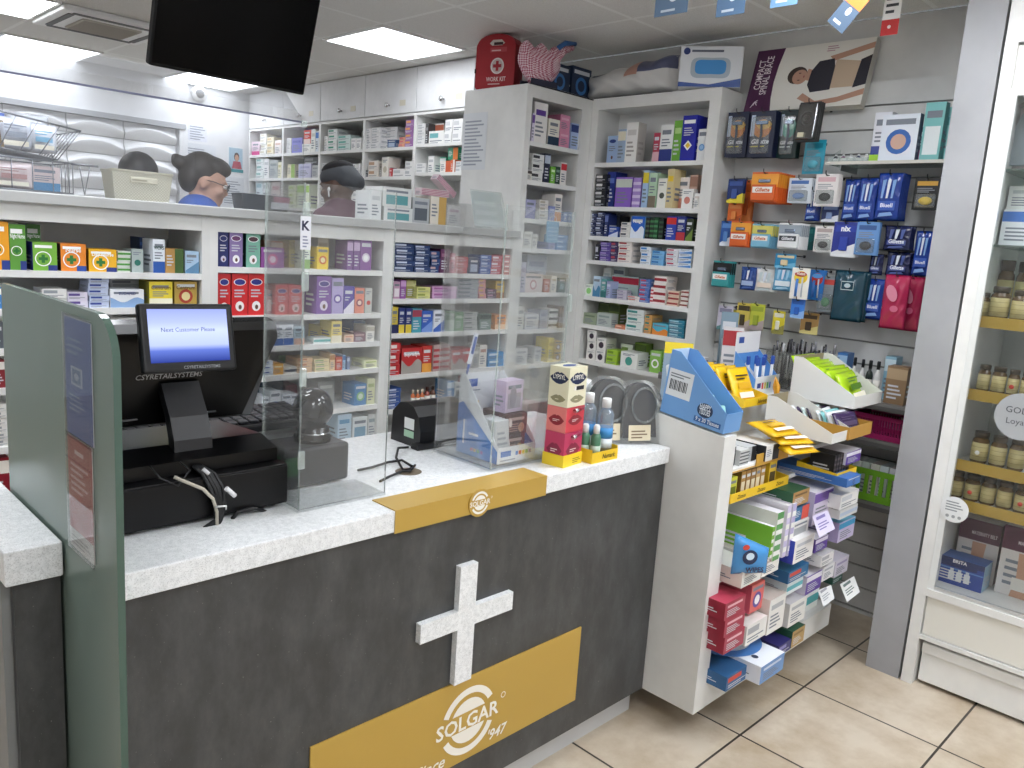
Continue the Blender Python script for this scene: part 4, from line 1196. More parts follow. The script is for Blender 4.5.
part('vent_slot', MB().bbox(-.145, lean(.014, .088).y, lean(.02, .088).z, -.085, lean(.02, .088).y, lean(.02, .088).z + .004, M('55575b', .3, .7), .001).bbox(.03, lean(.014, .088).y, lean(.02, .088).z, .085, lean(.02, .088).y, lean(.02, .088).z + .004, M('55575b', .3, .7), .001), hp)
# customer display, a tablet on the back of the housing
D0 = 1.565
TL, TRc, BRc, BL = at(134, 304, y=D0 + .03), at(230.4, 303, y=D0 + .03), at(239.5, 369.7, y=D0), at(147.4, 373, y=D0)
cd = thing('customer_display', 'small lit customer display on the back of the black till', 'screen', (0, 0, 0))
ctr = (TL + TRc + BRc + BL) / 4
u = ((TRc - TL) + (BRc - BL)).normalized(); vv = ((TL - BL) + (TRc - BRc)).normalized(); vv = (vv - u * vv.dot(u)).normalized()
dw = ((TRc - TL).length + (BRc - BL).length) / 2; dh = ((TL - BL).length + (TRc - BRc).length) / 2
nn = u.cross(vv)
cd.matrix_world = Matrix(((u.x, -nn.x, vv.x, ctr.x), (u.y, -nn.y, vv.y, ctr.y), (u.z, -nn.z, vv.z, ctr.z), (0, 0, 0, 1)))
part('bezel', MB().bbox(-dw / 2, 0, -dh / 2, dw / 2, .02, dh / 2, M('121214', .3), .006, 3), cd)
sw, sh0, sh1 = dw * .42, -dh * .355, dh * .415
part('picture', MB().box(-sw, -.0012, sh0, sw, -.0004, sh1, mat_screen()), cd, 'glowing pale blue picture')
Fd = Frame((0, -.0016, 0), (1, 0, 0), (0, 0, 1))
tx = MB().text(Fd, -.002, .012, .0085, 'Next Customer Please', M('3a4680', .6), .0004, sw * 1.5)
tx.text(Fd, .02, -dh * .455, .0062, 'CSYRETAILSYSTEMS', SILV, .0004, .085, .01)
part('message', tx, cd)
part('bracket', MB().box(-.03, .0202, -.03, .03, .075, .03, BLACKM), cd)

t = thing('keyboard', 'black keyboard on the cash drawer behind the till', 'keyboard', (.86, 1.885, 1.042))
t.rotation_euler = (math.radians(6), 0, math.radians(2))
part('case', MB().bbox(-.28, -.07, 0, .25, .07, .022, M('17171a', .4), .005), t)
ks = MB()
for r in range(5):
    for k in range(18):
        x = -.268 + k * .0284
        ks.bbox(x, -.058 + r * .0245, .022, x + .024, -.038 + r * .0245, .031, M('232327', .4), .002, 1)
part('key_rows', ks, t)
mthing('paper_slip', 'creased white paper slips lying between cash drawer and keyboard', 'paper', MB().box(-.16, 0, 0, .13, .1, .0008, M('d9d5cc', .6)).box(-.05, -.02, .0009, .14, .07, .0016, M('c9b9a8', .6)), (.74, 1.79, 1.0725 - .03))

cab = thing('cable_bundle', 'bundle of black and grey cables hanging over the cash drawer front', 'cables', (.70, 1.52, .94))
cx = .70


def wl(px, py, y): p = at(px, py, y=y); return (p.x - .70, p.y - 1.52, p.z - .94)


for k, (dx, mat_) in enumerate(((0, BLACKM), (5, BLACKM), (-4, BLACKM), (9, BLACKM), (3, BLACKM))):
    part('cable', MB().tube([wl(196 + dx * .6, 466, 1.56), wl(206 + dx, 474, 1.535), wl(214 + dx, 488, 1.522), wl(219 + dx * .6, 505, 1.515), wl(217 + dx * .4, 520, 1.512), wl(207 + dx, 529, 1.512), wl(199 + dx, 531, 1.53)], .0042, mat_, 7), cab)
part('cable', MB().tube([wl(174, 477, 1.52), wl(186, 482, 1.512), wl(203, 489, 1.508), wl(213, 499, 1.506), wl(217, 512, 1.506), wl(217, 530, 1.51)], .0035, M('b9b2a4', .5), 7), cab, 'pale grey cable')
part('cable', MB().tube([wl(232, 519, 1.525), wl(238, 512, 1.52), wl(252, 508, 1.525), wl(262, 510, 1.53), wl(268, 513, 1.534)], .004, BLACKM, 7), cab)
part('cable', MB().tube([wl(180, 462, 1.56), wl(190, 470, 1.53), wl(178, 486, 1.522), wl(160, 478, 1.526), wl(150, 466, 1.56)], .002, BLACKM, 6), cab)
part('cable_tie', MB().tube([wl(216, 507, 1.498), wl(226, 506, 1.498), wl(226, 509, 1.52), wl(216, 509, 1.52)], .0022, M('e4e4e2', .4), 6, True), cab, 'white cable tie')
part('plug', MB().tube([wl(226, 488, 1.50), wl(235, 496, 1.498)], .005, M('e9e9ea', .35), 8).tube([wl(203, 469, 1.52), wl(209, 474, 1.515)], .004, M('d6d6d8', .35), 8), cab, 'white plugs')

# ---------------------------------------------------------------- clear screens on the counter
t = thing('counter_screen', 'clear acrylic counter screen around the round black scanner', 'acrylic screen', (.875, 1.478, .94))
part('base_plate', MB().box(-.006, 0, 0, .225, .13, .006, ACRYL), t)
part('front_sheet', MB().box(-.004, .000, .0065, .222, .004, .70, ACRYL), t)
part('side_sheet', MB().box(-.004, .0045, .0065, 0, .165, .70, ACRYL), t)
part('polished_edge', MB().box(-.0055, -.0015, .0065, -.0045, .004, .70, EDGE).box(.2225, 0, .0065, .2235, .004, .70, EDGE).box(-.004, .1655, .0065, 0, .1665, .70, EDGE), t)
for z in (.12, .30, .50, .64): part('clip', MB().bbox(-.012, -.008, z - .02, .004, -.0016, z + .02, EDGE, .002), t)
kp = MB().box(-.020, -.0105, .565, .004, -.0095, .632, M('e4e6ee', .5))
kp.text(Frame((0, -.0107, 0), (1, 0, 0), (0, 0, 1)), -.008, .604, .019, 'K', M('25294a', .5), .0004, None, .03)
kp.lines(Frame((0, -.0107, 0), (1, 0, 0), (0, 0, 1)), -.015, .570, -.001, .596, 4, M('8a8fa8', .5), .0004)
part('hanging_tag', kp, t, 'white tag with one dark letter')
t = thing('counter_screen', 'clear acrylic counter screen around the thermometer display box', 'acrylic screen', (1.45, 1.482, .94))
part('base_plate', MB().box(-.006, 0, 0, .26, .24, .006, ACRYL), t)
part('front_sheet', MB().box(-.004, 0, .0065, .255, .004, .70, ACRYL), t)
part('side_sheet', MB().box(-.004, .0045, .0065, 0, .24, .70, ACRYL).box(.2515, .0045, .0065, .2555, .24, .70, ACRYL), t)
part('polished_edge', MB().box(-.0055, -.0015, .0065, -.0045, .004, .70, EDGE).box(.2558, -.0015, .0065, .2568, .004, .70, EDGE), t)
for z in (.06, .26, .45): part('clip', MB().bbox(.25, -.008, z - .025, .266, -.0016, z + .025, EDGE, .002), t)

# round scanner on a dark box
t = thing('receipt_printer', 'dark grey box printer under the round black scanner', 'printer', (1.0, 1.615, .9465))
part('casing', MB().bbox(-.088, 0, 0, .088, .12, .094, M('2c2d30', .4), .008), t)
part('green_label', MB().box(-.0885, .02, .02, -.088, .09, .075, M('2f7a3a', .5)).box(-.086, -.0008, .03, -.05, 0, .075, M('2b5c34', .5)), t, 'green label')
t = thing('barcode_scanner', 'round black ball scanner standing on the dark printer box', 'scanner', (1.018, 1.672, 1.041))
part('base', MB().lathe([(.044, 0), (.045, .012), (.040, .018), (.040, .034), (.030, .040)], BLACKG, n=28), t)
part('chrome_ring', MB().lathe([(.0412, .020), (.0422, .022), (.0412, .024)], CHROME, n=28), t)
part('ball', MB().ball((0, 0, .08), (.0485, .0485, .050), BLACKG, 28, 18), t)
part('window', MB().ball((-.012, -.010, .085), (.040, .0405, .038), M('060607', .06), 20, 12), t)

# small black hooded reader by the opening
t = thing('card_reader', 'low black hooded reader beside the white and blue display box', 'card reader', (1.425, 1.76, .94))
pr = [(.0, .0), (.0, .05), (.012, .092), (.035, .118), (.065, .128), (.1, .122), (.135, .09), (.14, .0)]
mb = MB().prism(Frame((0, 0, 0), (0, -1, 0), (0, 0, 1)), [(-y, z) for y, z in pr], .185, M('101012', .3), smooth=False)
part('hood', mb, t)
part('foot', MB().bbox(-.02, -.015, 0, .19, .02, .018, M('131315', .4), .005), t)
mb = MB().box(-.0012, .03, .05, -.0003, .075, .082, M('d9dad8', .5)).box(-.0012, .03, .025, -.0003, .075, .045, M('9fc2a6', .5))
part('label_sticker', mb, t)
part('maker_line', MB().box(.08, -.0155, .004, .16, -.0151, .008, M('a9abad', .3, .6)), t)
mthing('cable_hole', 'round dark cable hole in the countertop between the screens', 'cable hole', MB().lathe([(.0, 0), (.031, 0), (.033, .0012), (.035, .0006)], M('6b5f4e', .6)), (1.262, 1.60, .9403))
for i, (lab, pts) in enumerate((('black cable looping from the hooded reader to the cable hole', [(408, 447, 1.80), (398, 452, 1.72), (396, 462, 1.66), (403, 470, 1.61), (411, 468, 1.6)]),
                                ('black cable running from the printer to the cable hole', [(358, 470, 1.66), (372, 467, 1.66), (388, 462, 1.66), (402, 460, 1.64), (412, 466, 1.61)]),
                                ('second black cable running low from printer past the hole', [(380, 481, 1.59), (390, 476, 1.59), (402, 471, 1.59), (410, 471, 1.59), (415, 465, 1.61)]))):
    q = []
    for px, py, y in pts:
        p = at(px, py, z=.946); q.append((p.x, p.y, .9455 + (.012 if 0 < pts.index((px, py, y)) < 3 and i == 0 else 0)))
    mthing('cable', lab, 'cable', MB().tube(q, .0034, BLACKM, 7), (0, 0, 0))

# ---------------------------------------------------------------- thermometer display box and what it holds
t = thing('display_box', 'blue and white thermometer display box behind the acrylic sheet', 'display box', (1.492, 1.507, .9465))
BLU, WHB = M('3a7fd0', .4), M('e9ecef', .45)
for x, nm in ((0, 'side_panel'), (.1495, 'side_panel')):
    mb = MB()
    sp = [(0, 0), (.17, 0), (.17, .215), (.15, .232), (.125, .20), (.0, .045)]
    mb.prism(Frame((x, 0, 0), (0, -1, 0), (0, 0, 1)), [(-a, b) for a, b in sp], .0025, WHB)
    Fs = Frame((x - .0003, 0, 0), (0, -1, 0), (0, 0, 1))
    mb.poly(Fs, [(-a, b) for a, b in [(0, 0.0), (.17, 0.0), (.17, .14), (.15, .15), (.0, .035)][::1]], BLU, .0003)
    mb.rect(Fs, -.145, .03, -.137, .10, WHB, .0006); mb.lines(Fs, -.12, .06, -.06, .075, 1, WHB, .0006)
    for k, c in enumerate(('d23b3b', 'e0b93a', '5aa84f', '8a4aa0')): mb.rect(Fs, -.11 + k * .014, .015, -.10 + k * .014, .024, M(c, .5), .0006)
    part(nm, mb, t)
mb = MB().box(.0026, 0, 0, .1494, .0025, .045, WHB)
Ff = Frame((0, -.0003, 0), (1, 0, 0), (0, 0, 1))
mb.rect(Ff, .012, .018, .052, .034, M('3a6fc0', .5))
for k, c in enumerate(('3a7fd0', 'd23b3b', 'e8c63a', '6ab04a', '8a4aa0')): mb.rect(Ff, .07 + k * .013, .018, .080 + k * .013, .029, M(c, .5))
mb.lines(Ff, .012, .006, .1, .014, 1, M('9aa3b0', .5))
part('front_lip', mb, t)
mb = MB().box(.0026, .1665, 0, .1494, .17, .225, WHB)
Fk = Frame((0, .1662, 0), (1, 0, 0), (0, 0, 1))
mb.rect(Fk, .015, .185, .065, .208, M('3a62b4', .5)); mb.lines(Fk, .015, .165, .08, .18, 2, M('9aa3b0', .5))
for k, c in enumerate(('3a7fd0', 'd23b3b', 'e8c63a')): mb.rect(Fk, .02 + k * .02, .125, .034 + k * .02, .142, M(c, .5))
part('back_panel', mb, t)
part('floor', MB().box(.0026, .0026, 0, .1494, .1664, .0015, WHB), t)
for k in range(6):
    lab = ['front', 'second', 'third', 'fourth', 'fifth', 'rearmost'][k] + ' white thermometer sachet in the blue display box'
    mb = MB().bbox(-.028, -.004, 0, .028, .004, .115, M('cfd2d4', .35), .003, 1)
    mb.lines(Frame((-.028, -.0043, 0), (1, 0, 0), (0, 0, 1)), .008, .03, .048, .09, 4, M('a3a9b0', .5))
    mthing('sachet', lab, 'sachet', mb, (1.527, 1.524 + k * .013, .9485), (math.radians(-6), 0, 0), 'thermometer sachets')
for k in range(2):
    z = .9485 + k * .062
    mb = carton(.082, .10, .061, '4a1f26', 'c9a9a2', 'plain', ink='b98f88')
    F = Frame((-.041, -.0006, 0), (1, 0, 0), (0, 0, 1))
    mb.ell(F, .018, .035, .006, .012, M('e9dcd8', .5), .0006); mb.ell(F, .06, .02, .012, .014, M('c48f72', .5), .0008)
    mthing('hair_dye_box', ('lower' if k == 0 else 'upper') + ' dark burgundy box in the blue display box', 'box', mb, (1.598, 1.55 - k * .004, z), -.04, 'burgundy boxes')
mb = carton(.075, .045, .09, 'd9c9e0', 'b5aebb', 'block', side='c4b0d0')
mb.ell(Frame((-.0375, -.001, 0), (1, 0, 0), (0, 0, 1)), .03, .045, .014, .034, M('9f9aa6', .4), .0012)
mthing('pregnancy_test_box', 'pale lilac box standing on the burgundy boxes', 'box', mb, (1.597, 1.56, 1.0735), .08)
mb = MB().bbox(-.008, -.002, 0, .008, .002, .09, M('e6e9f0', .4), .002).rect(Frame((-.008, -.0022, 0), (1, 0, 0), (0, 0, 1)), .003, .03, .013, .08, M('2f55a8', .5))
mb.lathe([(.003, -.03), (.004, 0)], M('3458b0', .4), n=8)
mthing('thermometer', 'white and blue thermometer leaning above the display box', 'thermometer', mb, (1.512, 1.665, 1.20), (0, math.radians(14), 0))

# ---------------------------------------------------------------- lip balm display cartons
def lips(mb, F, cx, cy, w, h, mat, off=.0006):
    up = [(-1, 0), (-.75, .28), (-.4, .62), (-.15, .72), (0, .58), (.15, .72), (.4, .62), (.75, .28), (1, 0), (.7, -.45), (.3, -.72), (0, -.78), (-.3, -.72), (-.7, -.45)]
    mb.poly(F, [(cx + a * w / 2, cy + b * h / 2) for a, b in up], mat, off)


def lip_box(h, base, lipc, txt, tray, cream=False):
    W, Dp = .088, .066
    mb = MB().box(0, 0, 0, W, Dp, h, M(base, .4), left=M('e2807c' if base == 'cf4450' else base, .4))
    FL = Frame((0, Dp, 0), (0, -1, 0), (0, 0, 1)); FR = Frame((0, 0, 0), (1, 0, 0), (0, 0, 1))
    L_ = M(lipc, .4)
    for F, w in ((FL, Dp), (FR, W)):
        if cream:
            lips(mb, F, w * .5, h * .72, w * .94, h * .40, M('1f2c4c', .4))
            mb.text(F, w * .5, h * .69, .013, 'LYPSYL', M('f2efe4', .4), .001, w * .62, .02)
            lips(mb, F, w * .5, h * .20, w * .78, h * .26, M('8f8a6a', .4))
            mb.lines(F, w * .36, h * .17, w * .62, h * .22, 1, M('d9d3b4', .5), .001)
        else:
            lips(mb, F, w * .5, h * .48, w * .8, h * .56, L_)
            mb.lines(F, w * .32, h * .42, w * .68, h * .54, 2, M('f0d9d6', .5), .001)
    if cream:
        mb.rect(FR, W * .30, h * .42, W * .85, h * .52, M('1b1d24', .4), .0008); mb.rect(FR, W * .30, h * .42, W * .42, h * .52, M('e9e6dc', .4), .001)
        lips(mb, Frame((0, 0, h), (1, 0, 0), (0, 1, 0)), W * .5, Dp * .5, W * .7, Dp * .6, M('33508f', .4))
    else:
        mb.tube([(.03, -.006, h * .86), (.07, -.006, h * .93)], .006, M(lipc, .3), 8)
        mb.tube([(.03, -.006, h * .86), (.042, -.006, h * .88)], .0065, M('d5d5d6', .2, .8), 8)
    if tray:
        Y_ = M('f0d02a', .45)
        mb.box(-.003, -.003, 0, W + .003, Dp + .003, .034, Y_)
        mb.lines(Frame((-.003, -.0032, 0), (1, 0, 0), (0, 0, 1)), .045, .008, .085, .024, 3, M('8f7a1a', .5), .0004)
    return mb


bx, by, rz = 1.645, 1.402, .12
zz = .94
for h, base, lc, cream, tray, lab in ((.098, 'c23d63', '8a2444', False, True, 'pink lip balm carton in a yellow tray, lowest of the stack'),
                                      (.072, 'cf4450', '8f2331', False, False, 'red lip balm carton in the middle of the stack'),
                                      (.112, 'e4dfc2', '8f8a6a', True, False, 'cream lip balm carton with navy lips on top of the stack')):
    mthing('lip_balm_carton', lab, 'display carton', lip_box(h - .001, base, lc, None, tray, cream), (bx, by, zz), rz, 'lip balm cartons'); zz += h

# ---------------------------------------------------------------- yellow tray with bottles
t = thing('display_tray', 'small yellow card tray holding clear bottles at the counter edge', 'tray', (1.748, 1.382, .94))
Y_ = M('eec62c', .45)
mb = MB().box(0, 0, 0, .118, .0015, .032, Y_).box(0, .1, 0, .118, .1015, .045, Y_).box(0, .0015, 0, .0015, .1, .04, Y_).box(.1165, .0015, 0, .118, .1, .04, Y_).box(.0015, .0015, 0, .1165, .1, .0012, Y_)
part('tray', mb, t)
part('printed_name', MB().text(Frame((0, -.0004, 0), (1, 0, 0), (0, 0, 1)), .075, .01, .014, 'Numark', M('4a3a1a', .5), .0004, .06, .015, .3), t)
CLB = mat_clear('clear_liquid_bottle', 'dfe8ee', .22, .25, .08, 'c9d4dc')
for lab, x, y, r, zt in (('clear bottle with blue label, nearer one in the yellow tray', 1.838, 1.416, .0245, 1.118), ('clear bottle with white cap, further one in the yellow tray', 1.815, 1.462, .0235, 1.128)):
    h = zt - .9415
    t = thing('bottle', lab, 'bottle', (x, y, .9415), group='clear bottles')
    part('body', MB().lathe([(r * .9, 0), (r, .006), (r, h * .72), (r * .85, h * .79), (r * .45, h * .83), (r * .45, h * .85)], CLB, n=20), t)
    part('cap', MB().lathe([(r * .56, h * .845), (r * .57, h * .985), (r * .5, h)], M('eef0f0', .4), n=18), t, 'white cap')
    part('label', MB().lathe([(r * 1.015, h * .18), (r * 1.015, h * .34)], M('d7dfe4', .5), n=20).lathe([(r * 1.016, h * .34), (r * 1.016, h * .52)], M('3f8fce', .45), n=20), t, 'blue and white label')
for lab, x, y in (('green spray bottle in front of the clear bottles', 1.786, 1.404), ('second green spray bottle behind the lip balm cartons', 1.768, 1.430)):
    t = thing('spray_bottle', lab, 'bottle', (x, y, .9415), group='green spray bottles')
    part('body', MB().lathe([(.013, 0), (.0145, .004), (.0145, .07), (.010, .08)], M('4f7f63', .3), n=16), t)
    part('label', MB().lathe([(.0147, .02), (.0147, .045)], M('b9cdbd', .5), n=16), t)
    part('cap', MB().lathe([(.0095, .08), (.0095, .1), (.006, .106)], M('dfe3e0', .4), n=14), t)

# clear packs with grey contents leaning at the counter end
def clampack(label, x, y, rz, s=1.0):
    t = thing('clear_pack', label, 'clear pack', (x, y, .9405), (math.radians(-8), 0, rz), 'clear packs at the counter end')
    out = [(-.072, 0), (.072, 0)] + [(.072 * math.cos(a), .12 + .085 * math.sin(a)) for a in [math.pi * i / 14 for i in range(15)]]
    out = [(a * s, b * s) for a, b in out]
    part('shell', MB().prism(Frame((0, 0, 0), (1, 0, 0), (0, 0, 1)), out, .055, PLASTIC), t)
    inn = [(a * .84, .02 * s + b * .86) for a, b in out]
    part('contents', MB().prism(Frame((0, .012, 0), (1, 0, 0), (0, 0, 1)), inn, .032, M('3d3b3d', .8)), t)
    F = Frame((0, -.001, 0), (1, 0, 0), (0, 0, 1))
    ov = [(.045 * s * math.cos(a) + .006, .125 * s + .055 * s * math.sin(a), ) for a in [2 * math.pi * i / 24 for i in range(24)]]
    part('moulded_ring', MB().tube([(a, -.002, b) for a, b in ov], .004, mat_clear('moulded_ridge', 'eef1f1', .2, .15, .2, 'b5b9b9'), 6, True), t)
    mb = MB().rect(F, -.05 * s, .012, .03 * s, .062 * s, M('d9cdb0', .5), .0006); mb.lines(F, -.04 * s, .02, .02 * s, .05 * s, 3, M('7d6a52', .5), .001)
    part('paper_label', mb, t, 'tan paper label')


clampack('clear plastic pack of dark grey padding, left of the two at the counter end', 1.985, 1.50, math.radians(-24), 1.05)
clampack('clear plastic pack of dark grey padding, beside the white shelf end', 2.075, 1.445, math.radians(-24), 1.0)
t = thing('bottle', 'pale wide bottle with white cap behind the lip balm cartons', 'bottle', (2.02, 1.66, .94))
part('body', MB().lathe([(.05, 0), (.055, .01), (.055, .09), (.042, .13), (.022, .14)], mat_clear('pale_bottle', 'e4ebe8', .5, .2, .15, 'dfe6e4'), n=22), t)
part('cap', MB().lathe([(.026, .138), (.027, .175), (.022, .18)], M('f3f4f3', .35), n=18), t, 'white cap')
# ---------------------------------------------------------------- packs hanging on the slatted wall
WX = XR - .018          # face of the slats
HOOKM = M('3b3b3e', .35, .6)


def q3(px0, px1, pt, pb, x):
    """pack rectangle measured on the plane x: centre y, width, top z, height"""
    a, b = at(px0, pt, x=x), at(px1, pt, x=x)
    c, d = at(px0 - .15 * (pb - pt) + .0, pb, x=x), at(px1 - .15 * (pb - pt), pb, x=x)
    zt = (a.z + b.z) / 2; zb = (c.z + d.z) / 2
    return (a.y + b.y) / 2, abs(a.y - b.y), zt, zt - zb


def blister(w, h, style):
    """one hanging pack, seen from its front (-y): list of (part name, builder, label)"""
    base, c2, c3, kind, txt = style
    F = Frame((-w / 2, -.0016, -h), (1, 0, 0), (0, 0, 1))
    out = []
    B, A, C = M(base, .35), M(c2, .35), M(c3 if c3 != 'dark' else 'c9c9c9', .35)
    mb = MB()
    if kind == 'bag':
        def fn(u, v, s=1):
            e = min(u, 1 - u, v * .8, (1 - v) * .8)
            b = .009 * (1 - math.exp(-e * 9)) + .0032 * math.sin(u * 17 + v * 11 + 2 * math.sin(v * 13)) * min(1, e * 8)
            ww = w * (1 - .05 * math.sin(v * math.pi))
            return V((-ww / 2 + u * ww, s * -b, -h + v * h))
        G = M(base, .16, 0, .6)
        mb.grid(lambda u, v: fn(u, v), 18, 20, G)
        mb.grid(lambda u, v: fn(1 - u, v, -1), 18, 20, G)
        Fp = Frame((-w / 2, -.0135, -h), (1, 0, 0), (0, 0, 1))
        mb2 = MB()
        for q in range(3): mb2.poly(Fp, [(w * (.22 + .2 * q), h * .46), (w * (.30 + .2 * q), h * .46), (w * (.38 + .2 * q), h * .86), (w * (.24 + .2 * q), h * .84)], A if q != 1 else M('dfe6f2', .4))
        mb2.rect(Fp, w * .16, h * .20, w * .84, h * .40, C); mb2.poly(Fp, [(w * .2, h * .06), (w * .8, h * .10), (w * .7, h * .17), (w * .25, h * .14)], A)
        if txt: mb2.text(Fp, w * .5, h * .27, min(.016, w * .18), txt, M('f2f4fa', .4), .001, w * .56, .02)
        return [('bag', mb, None), ('print', mb2, None)]
    if kind == 'wipes':
        def fn(u, v, s=1):
            e = min(u, 1 - u, v * .6, (1 - v) * .6)
            b = .020 * (1 - math.exp(-e * 8)) + .004 * math.sin(u * 14 - v * 12 + 2 * math.sin(v * 9)) * min(1, e * 7)
            return V((-w / 2 + u * w, s * -b, -h + v * h))
        G = M(base, .18, 0, .6)
        mb.grid(lambda u, v: fn(u, v), 14, 18, G); mb.grid(lambda u, v: fn(1 - u, v, -1), 14, 18, G)
        Fp = Frame((-w / 2, -.0245, -h), (1, 0, 0), (0, 0, 1))
        mb2 = MB()
        if txt == 'line':
            K = M(c2, .4)
            for (a, b, c, d) in ((.3, .62, .7, .635), (.3, .78, .7, .795), (.3, .62, .315, .795), (.685, .62, .7, .795)): mb2.rect(Fp, w * a, h * b, w * c, h * d, K)
            mb2.ell(Fp, w * .5, h * .71, w * .1, h * .045, K)
        else:
            mb2.ell(Fp, w * .42, h * .66, w * .2, h * .16, A, rot=.4); mb2.ell(Fp, w * .58, h * .38, w * .16, h * .06, C)
        return [('bag', mb, None), ('print', mb2, None)]
    mb.box(-w / 2, -.0012, -h, w / 2, 0, 0, B)
    r = min(w * .1, .006)
    mb.rect(F, w * .42, h * .945, w * .58, h * .97, M('2b2b2d', .6))
    if kind == 'razor':       # tall navy card: glow behind a razor head, white name, clear bubble
        mb.ell(F, w * .5, h * .62, w * .36, h * .20, A); mb.ell(F, w * .56, h * .70, w * .3, h * .1, C, .0007)
        mb.rect(F, w * .04, h * .46, w * .2, h * .92, M('b9c6dc', .4), .0006)
        mb.text(F, w * .48, h * .29, w * .17, txt, M('f4f5f7', .4), .0012, w * .8, .03, .2)
        mb.rect(F, w * .12, h * .22, w * .66, h * .245, M('d9c93a' if c2 != '1f9c86' else 'dfe6e4', .4))
        rz = MB().bbox(-w * .20, -.018, -h * .30, w * .26, -.006, -h * .22, M('8fa3bd', .25, .6), .003)
        rz.tube([(0, -.012, -h * .30), (.004, -.012, -h * .5), (-.002, -.012, -h * .86)], [.005, .006, .004], M('3f4a5c', .35), 8)
        bb = MB().bbox(-w * .36, -.022, -h * .93, w * .36, -.0016, -h * .12, PLASTIC, .008)
        return [('backing_card', mb, None), ('razor', rz, None), ('blister', bb, None)]
    if kind == 'blade':       # small card with a deep tray
        mb.rect(F, 0, h * .5, w, h * .93, A); mb.text(F, w * .45, h * .33, w * .16, txt, M('f4f5f7', .4) if c3 != 'dark' else M('23262c', .4), .0008, w * .8, .03, .2)
        bb = MB().bbox(-w * .44, -.016, -h * .96, w * .44, -.0016, -h * .42, B, .004)
        Fb = Frame((-w / 2, -.0163, -h), (1, 0, 0), (0, 0, 1))
        tt = MB().rect(Fb, w * .12, h * .30, w * .86, h * .5, M('f1ece6', .4) if c3 != 'dark' else M('3a3d44', .4))
        tt.text(Fb, w * .5, h * .34, w * .13, txt, M('c9642a', .4) if c3 != 'dark' else M('e9eaec', .4), .0008, w * .66, .03, .2)
        hd = MB().bbox(-w * .22, -.010, -h * .36, w * .22, -.0016, -h * .24, M('8e9bb0', .25, .7), .003)
        return [('backing_card', mb, None), ('tray', bb, None), ('blade_head', hd, None), ('print', tt, None)]
    if kind == 'gadget':      # card with an object under a clear bubble
        mb.rect(F, w * .1, h * .76, w * .86, h * .9, A); mb.lines(F, w * .12, h * .55, w * .8, h * .72, 3, M('8b8f96', .5))
        ob = MB().ball((0, -.010, -h * .72), (w * .26, .010, h * .13), C, 14, 8)
        bb = MB().bbox(-w * .38, -.022, -h * .93, w * .38, -.0016, -h * .5, PLASTIC, .006)
        return [('backing_card', mb, None), ('gadget', ob, None), ('blister', bb, None)]
    if kind == 'dark':        # dark clear pack holding a round accessory
        ob = MB().tube([(w * .28 * math.cos(a), -.012, -h * .45 + w * .30 * math.sin(a)) for a in [2 * math.pi * i / 18 for i in range(18)]], .005, M('6b6c6e', .3), 7, True)
        ob.tube([(w * .13 * math.cos(a), -.014, -h * .45 + w * .13 * math.sin(a)) for a in [2 * math.pi * i / 14 for i in range(14)]], .004, M('8a8b8d', .3), 6, True)
        bb = MB().bbox(-w * .46, -.020, -h * .97, w * .46, -.0016, -h * .06, mat_smoke, .006)
        st = MB().rect(Frame((-w / 2, -.0203, -h), (1, 0, 0), (0, 0, 1)), w * .2, h * .08, w * .5, h * .2, M('dcd8b8', .5))
        return [('backing_card', mb, None), ('accessory', ob, None), ('case', bb, None), ('price_sticker', st, None)]
    if kind == 'brush':       # toothbrush-like upright with coloured oval
        mb.ell(F, w * .52, h * .70, w * .38, h * .2, A); mb.ell(F, w * .5, h * .8, w * .34, h * .08, C, .0008)
        mb.text(F, w * .5, h * .775, w * .16, txt, M('f6f0e0', .4), .0014, w * .5, .03) if txt else None
        ob = MB().tube([(-w * .14, -.008, -h * .92), (-w * .13, -.008, -h * .35)], .006, M('4a7fc8', .35), 8)
        ob.tube([(w * .18, -.006, -h * .92), (w * .14, -.006, -h * .3)], .0035, M('c9cdd2', .35), 8)
        return [('card', mb, None), ('brushes', ob, None)]
    # 'card': flat printed card with contents in relief
    mb.rect(F, w * .1, h * .72, w * .9, h * .9, A); mb.poly(F, [(0, 0), (w, 0), (w, h * .42), (0, h * .12)], C, .0006)
    if txt: mb.text(F, w * .5, h * .74, w * .22, txt, M('f6f7fa', .4), .001, w * .7, .04)
    ob = MB().bbox(-w * .2, -.010, -h * .82, w * .14, -.0016, -h * .42, A, .004)
    return [('backing_card', mb, None), ('contents', ob, None)]


mat_smoke = mat_clear('smoked_clear_plastic', '9a9a98', .16, .5, .1, '77787a')
PACKS = {}
GW = 'packs hanging on the slatted wall'


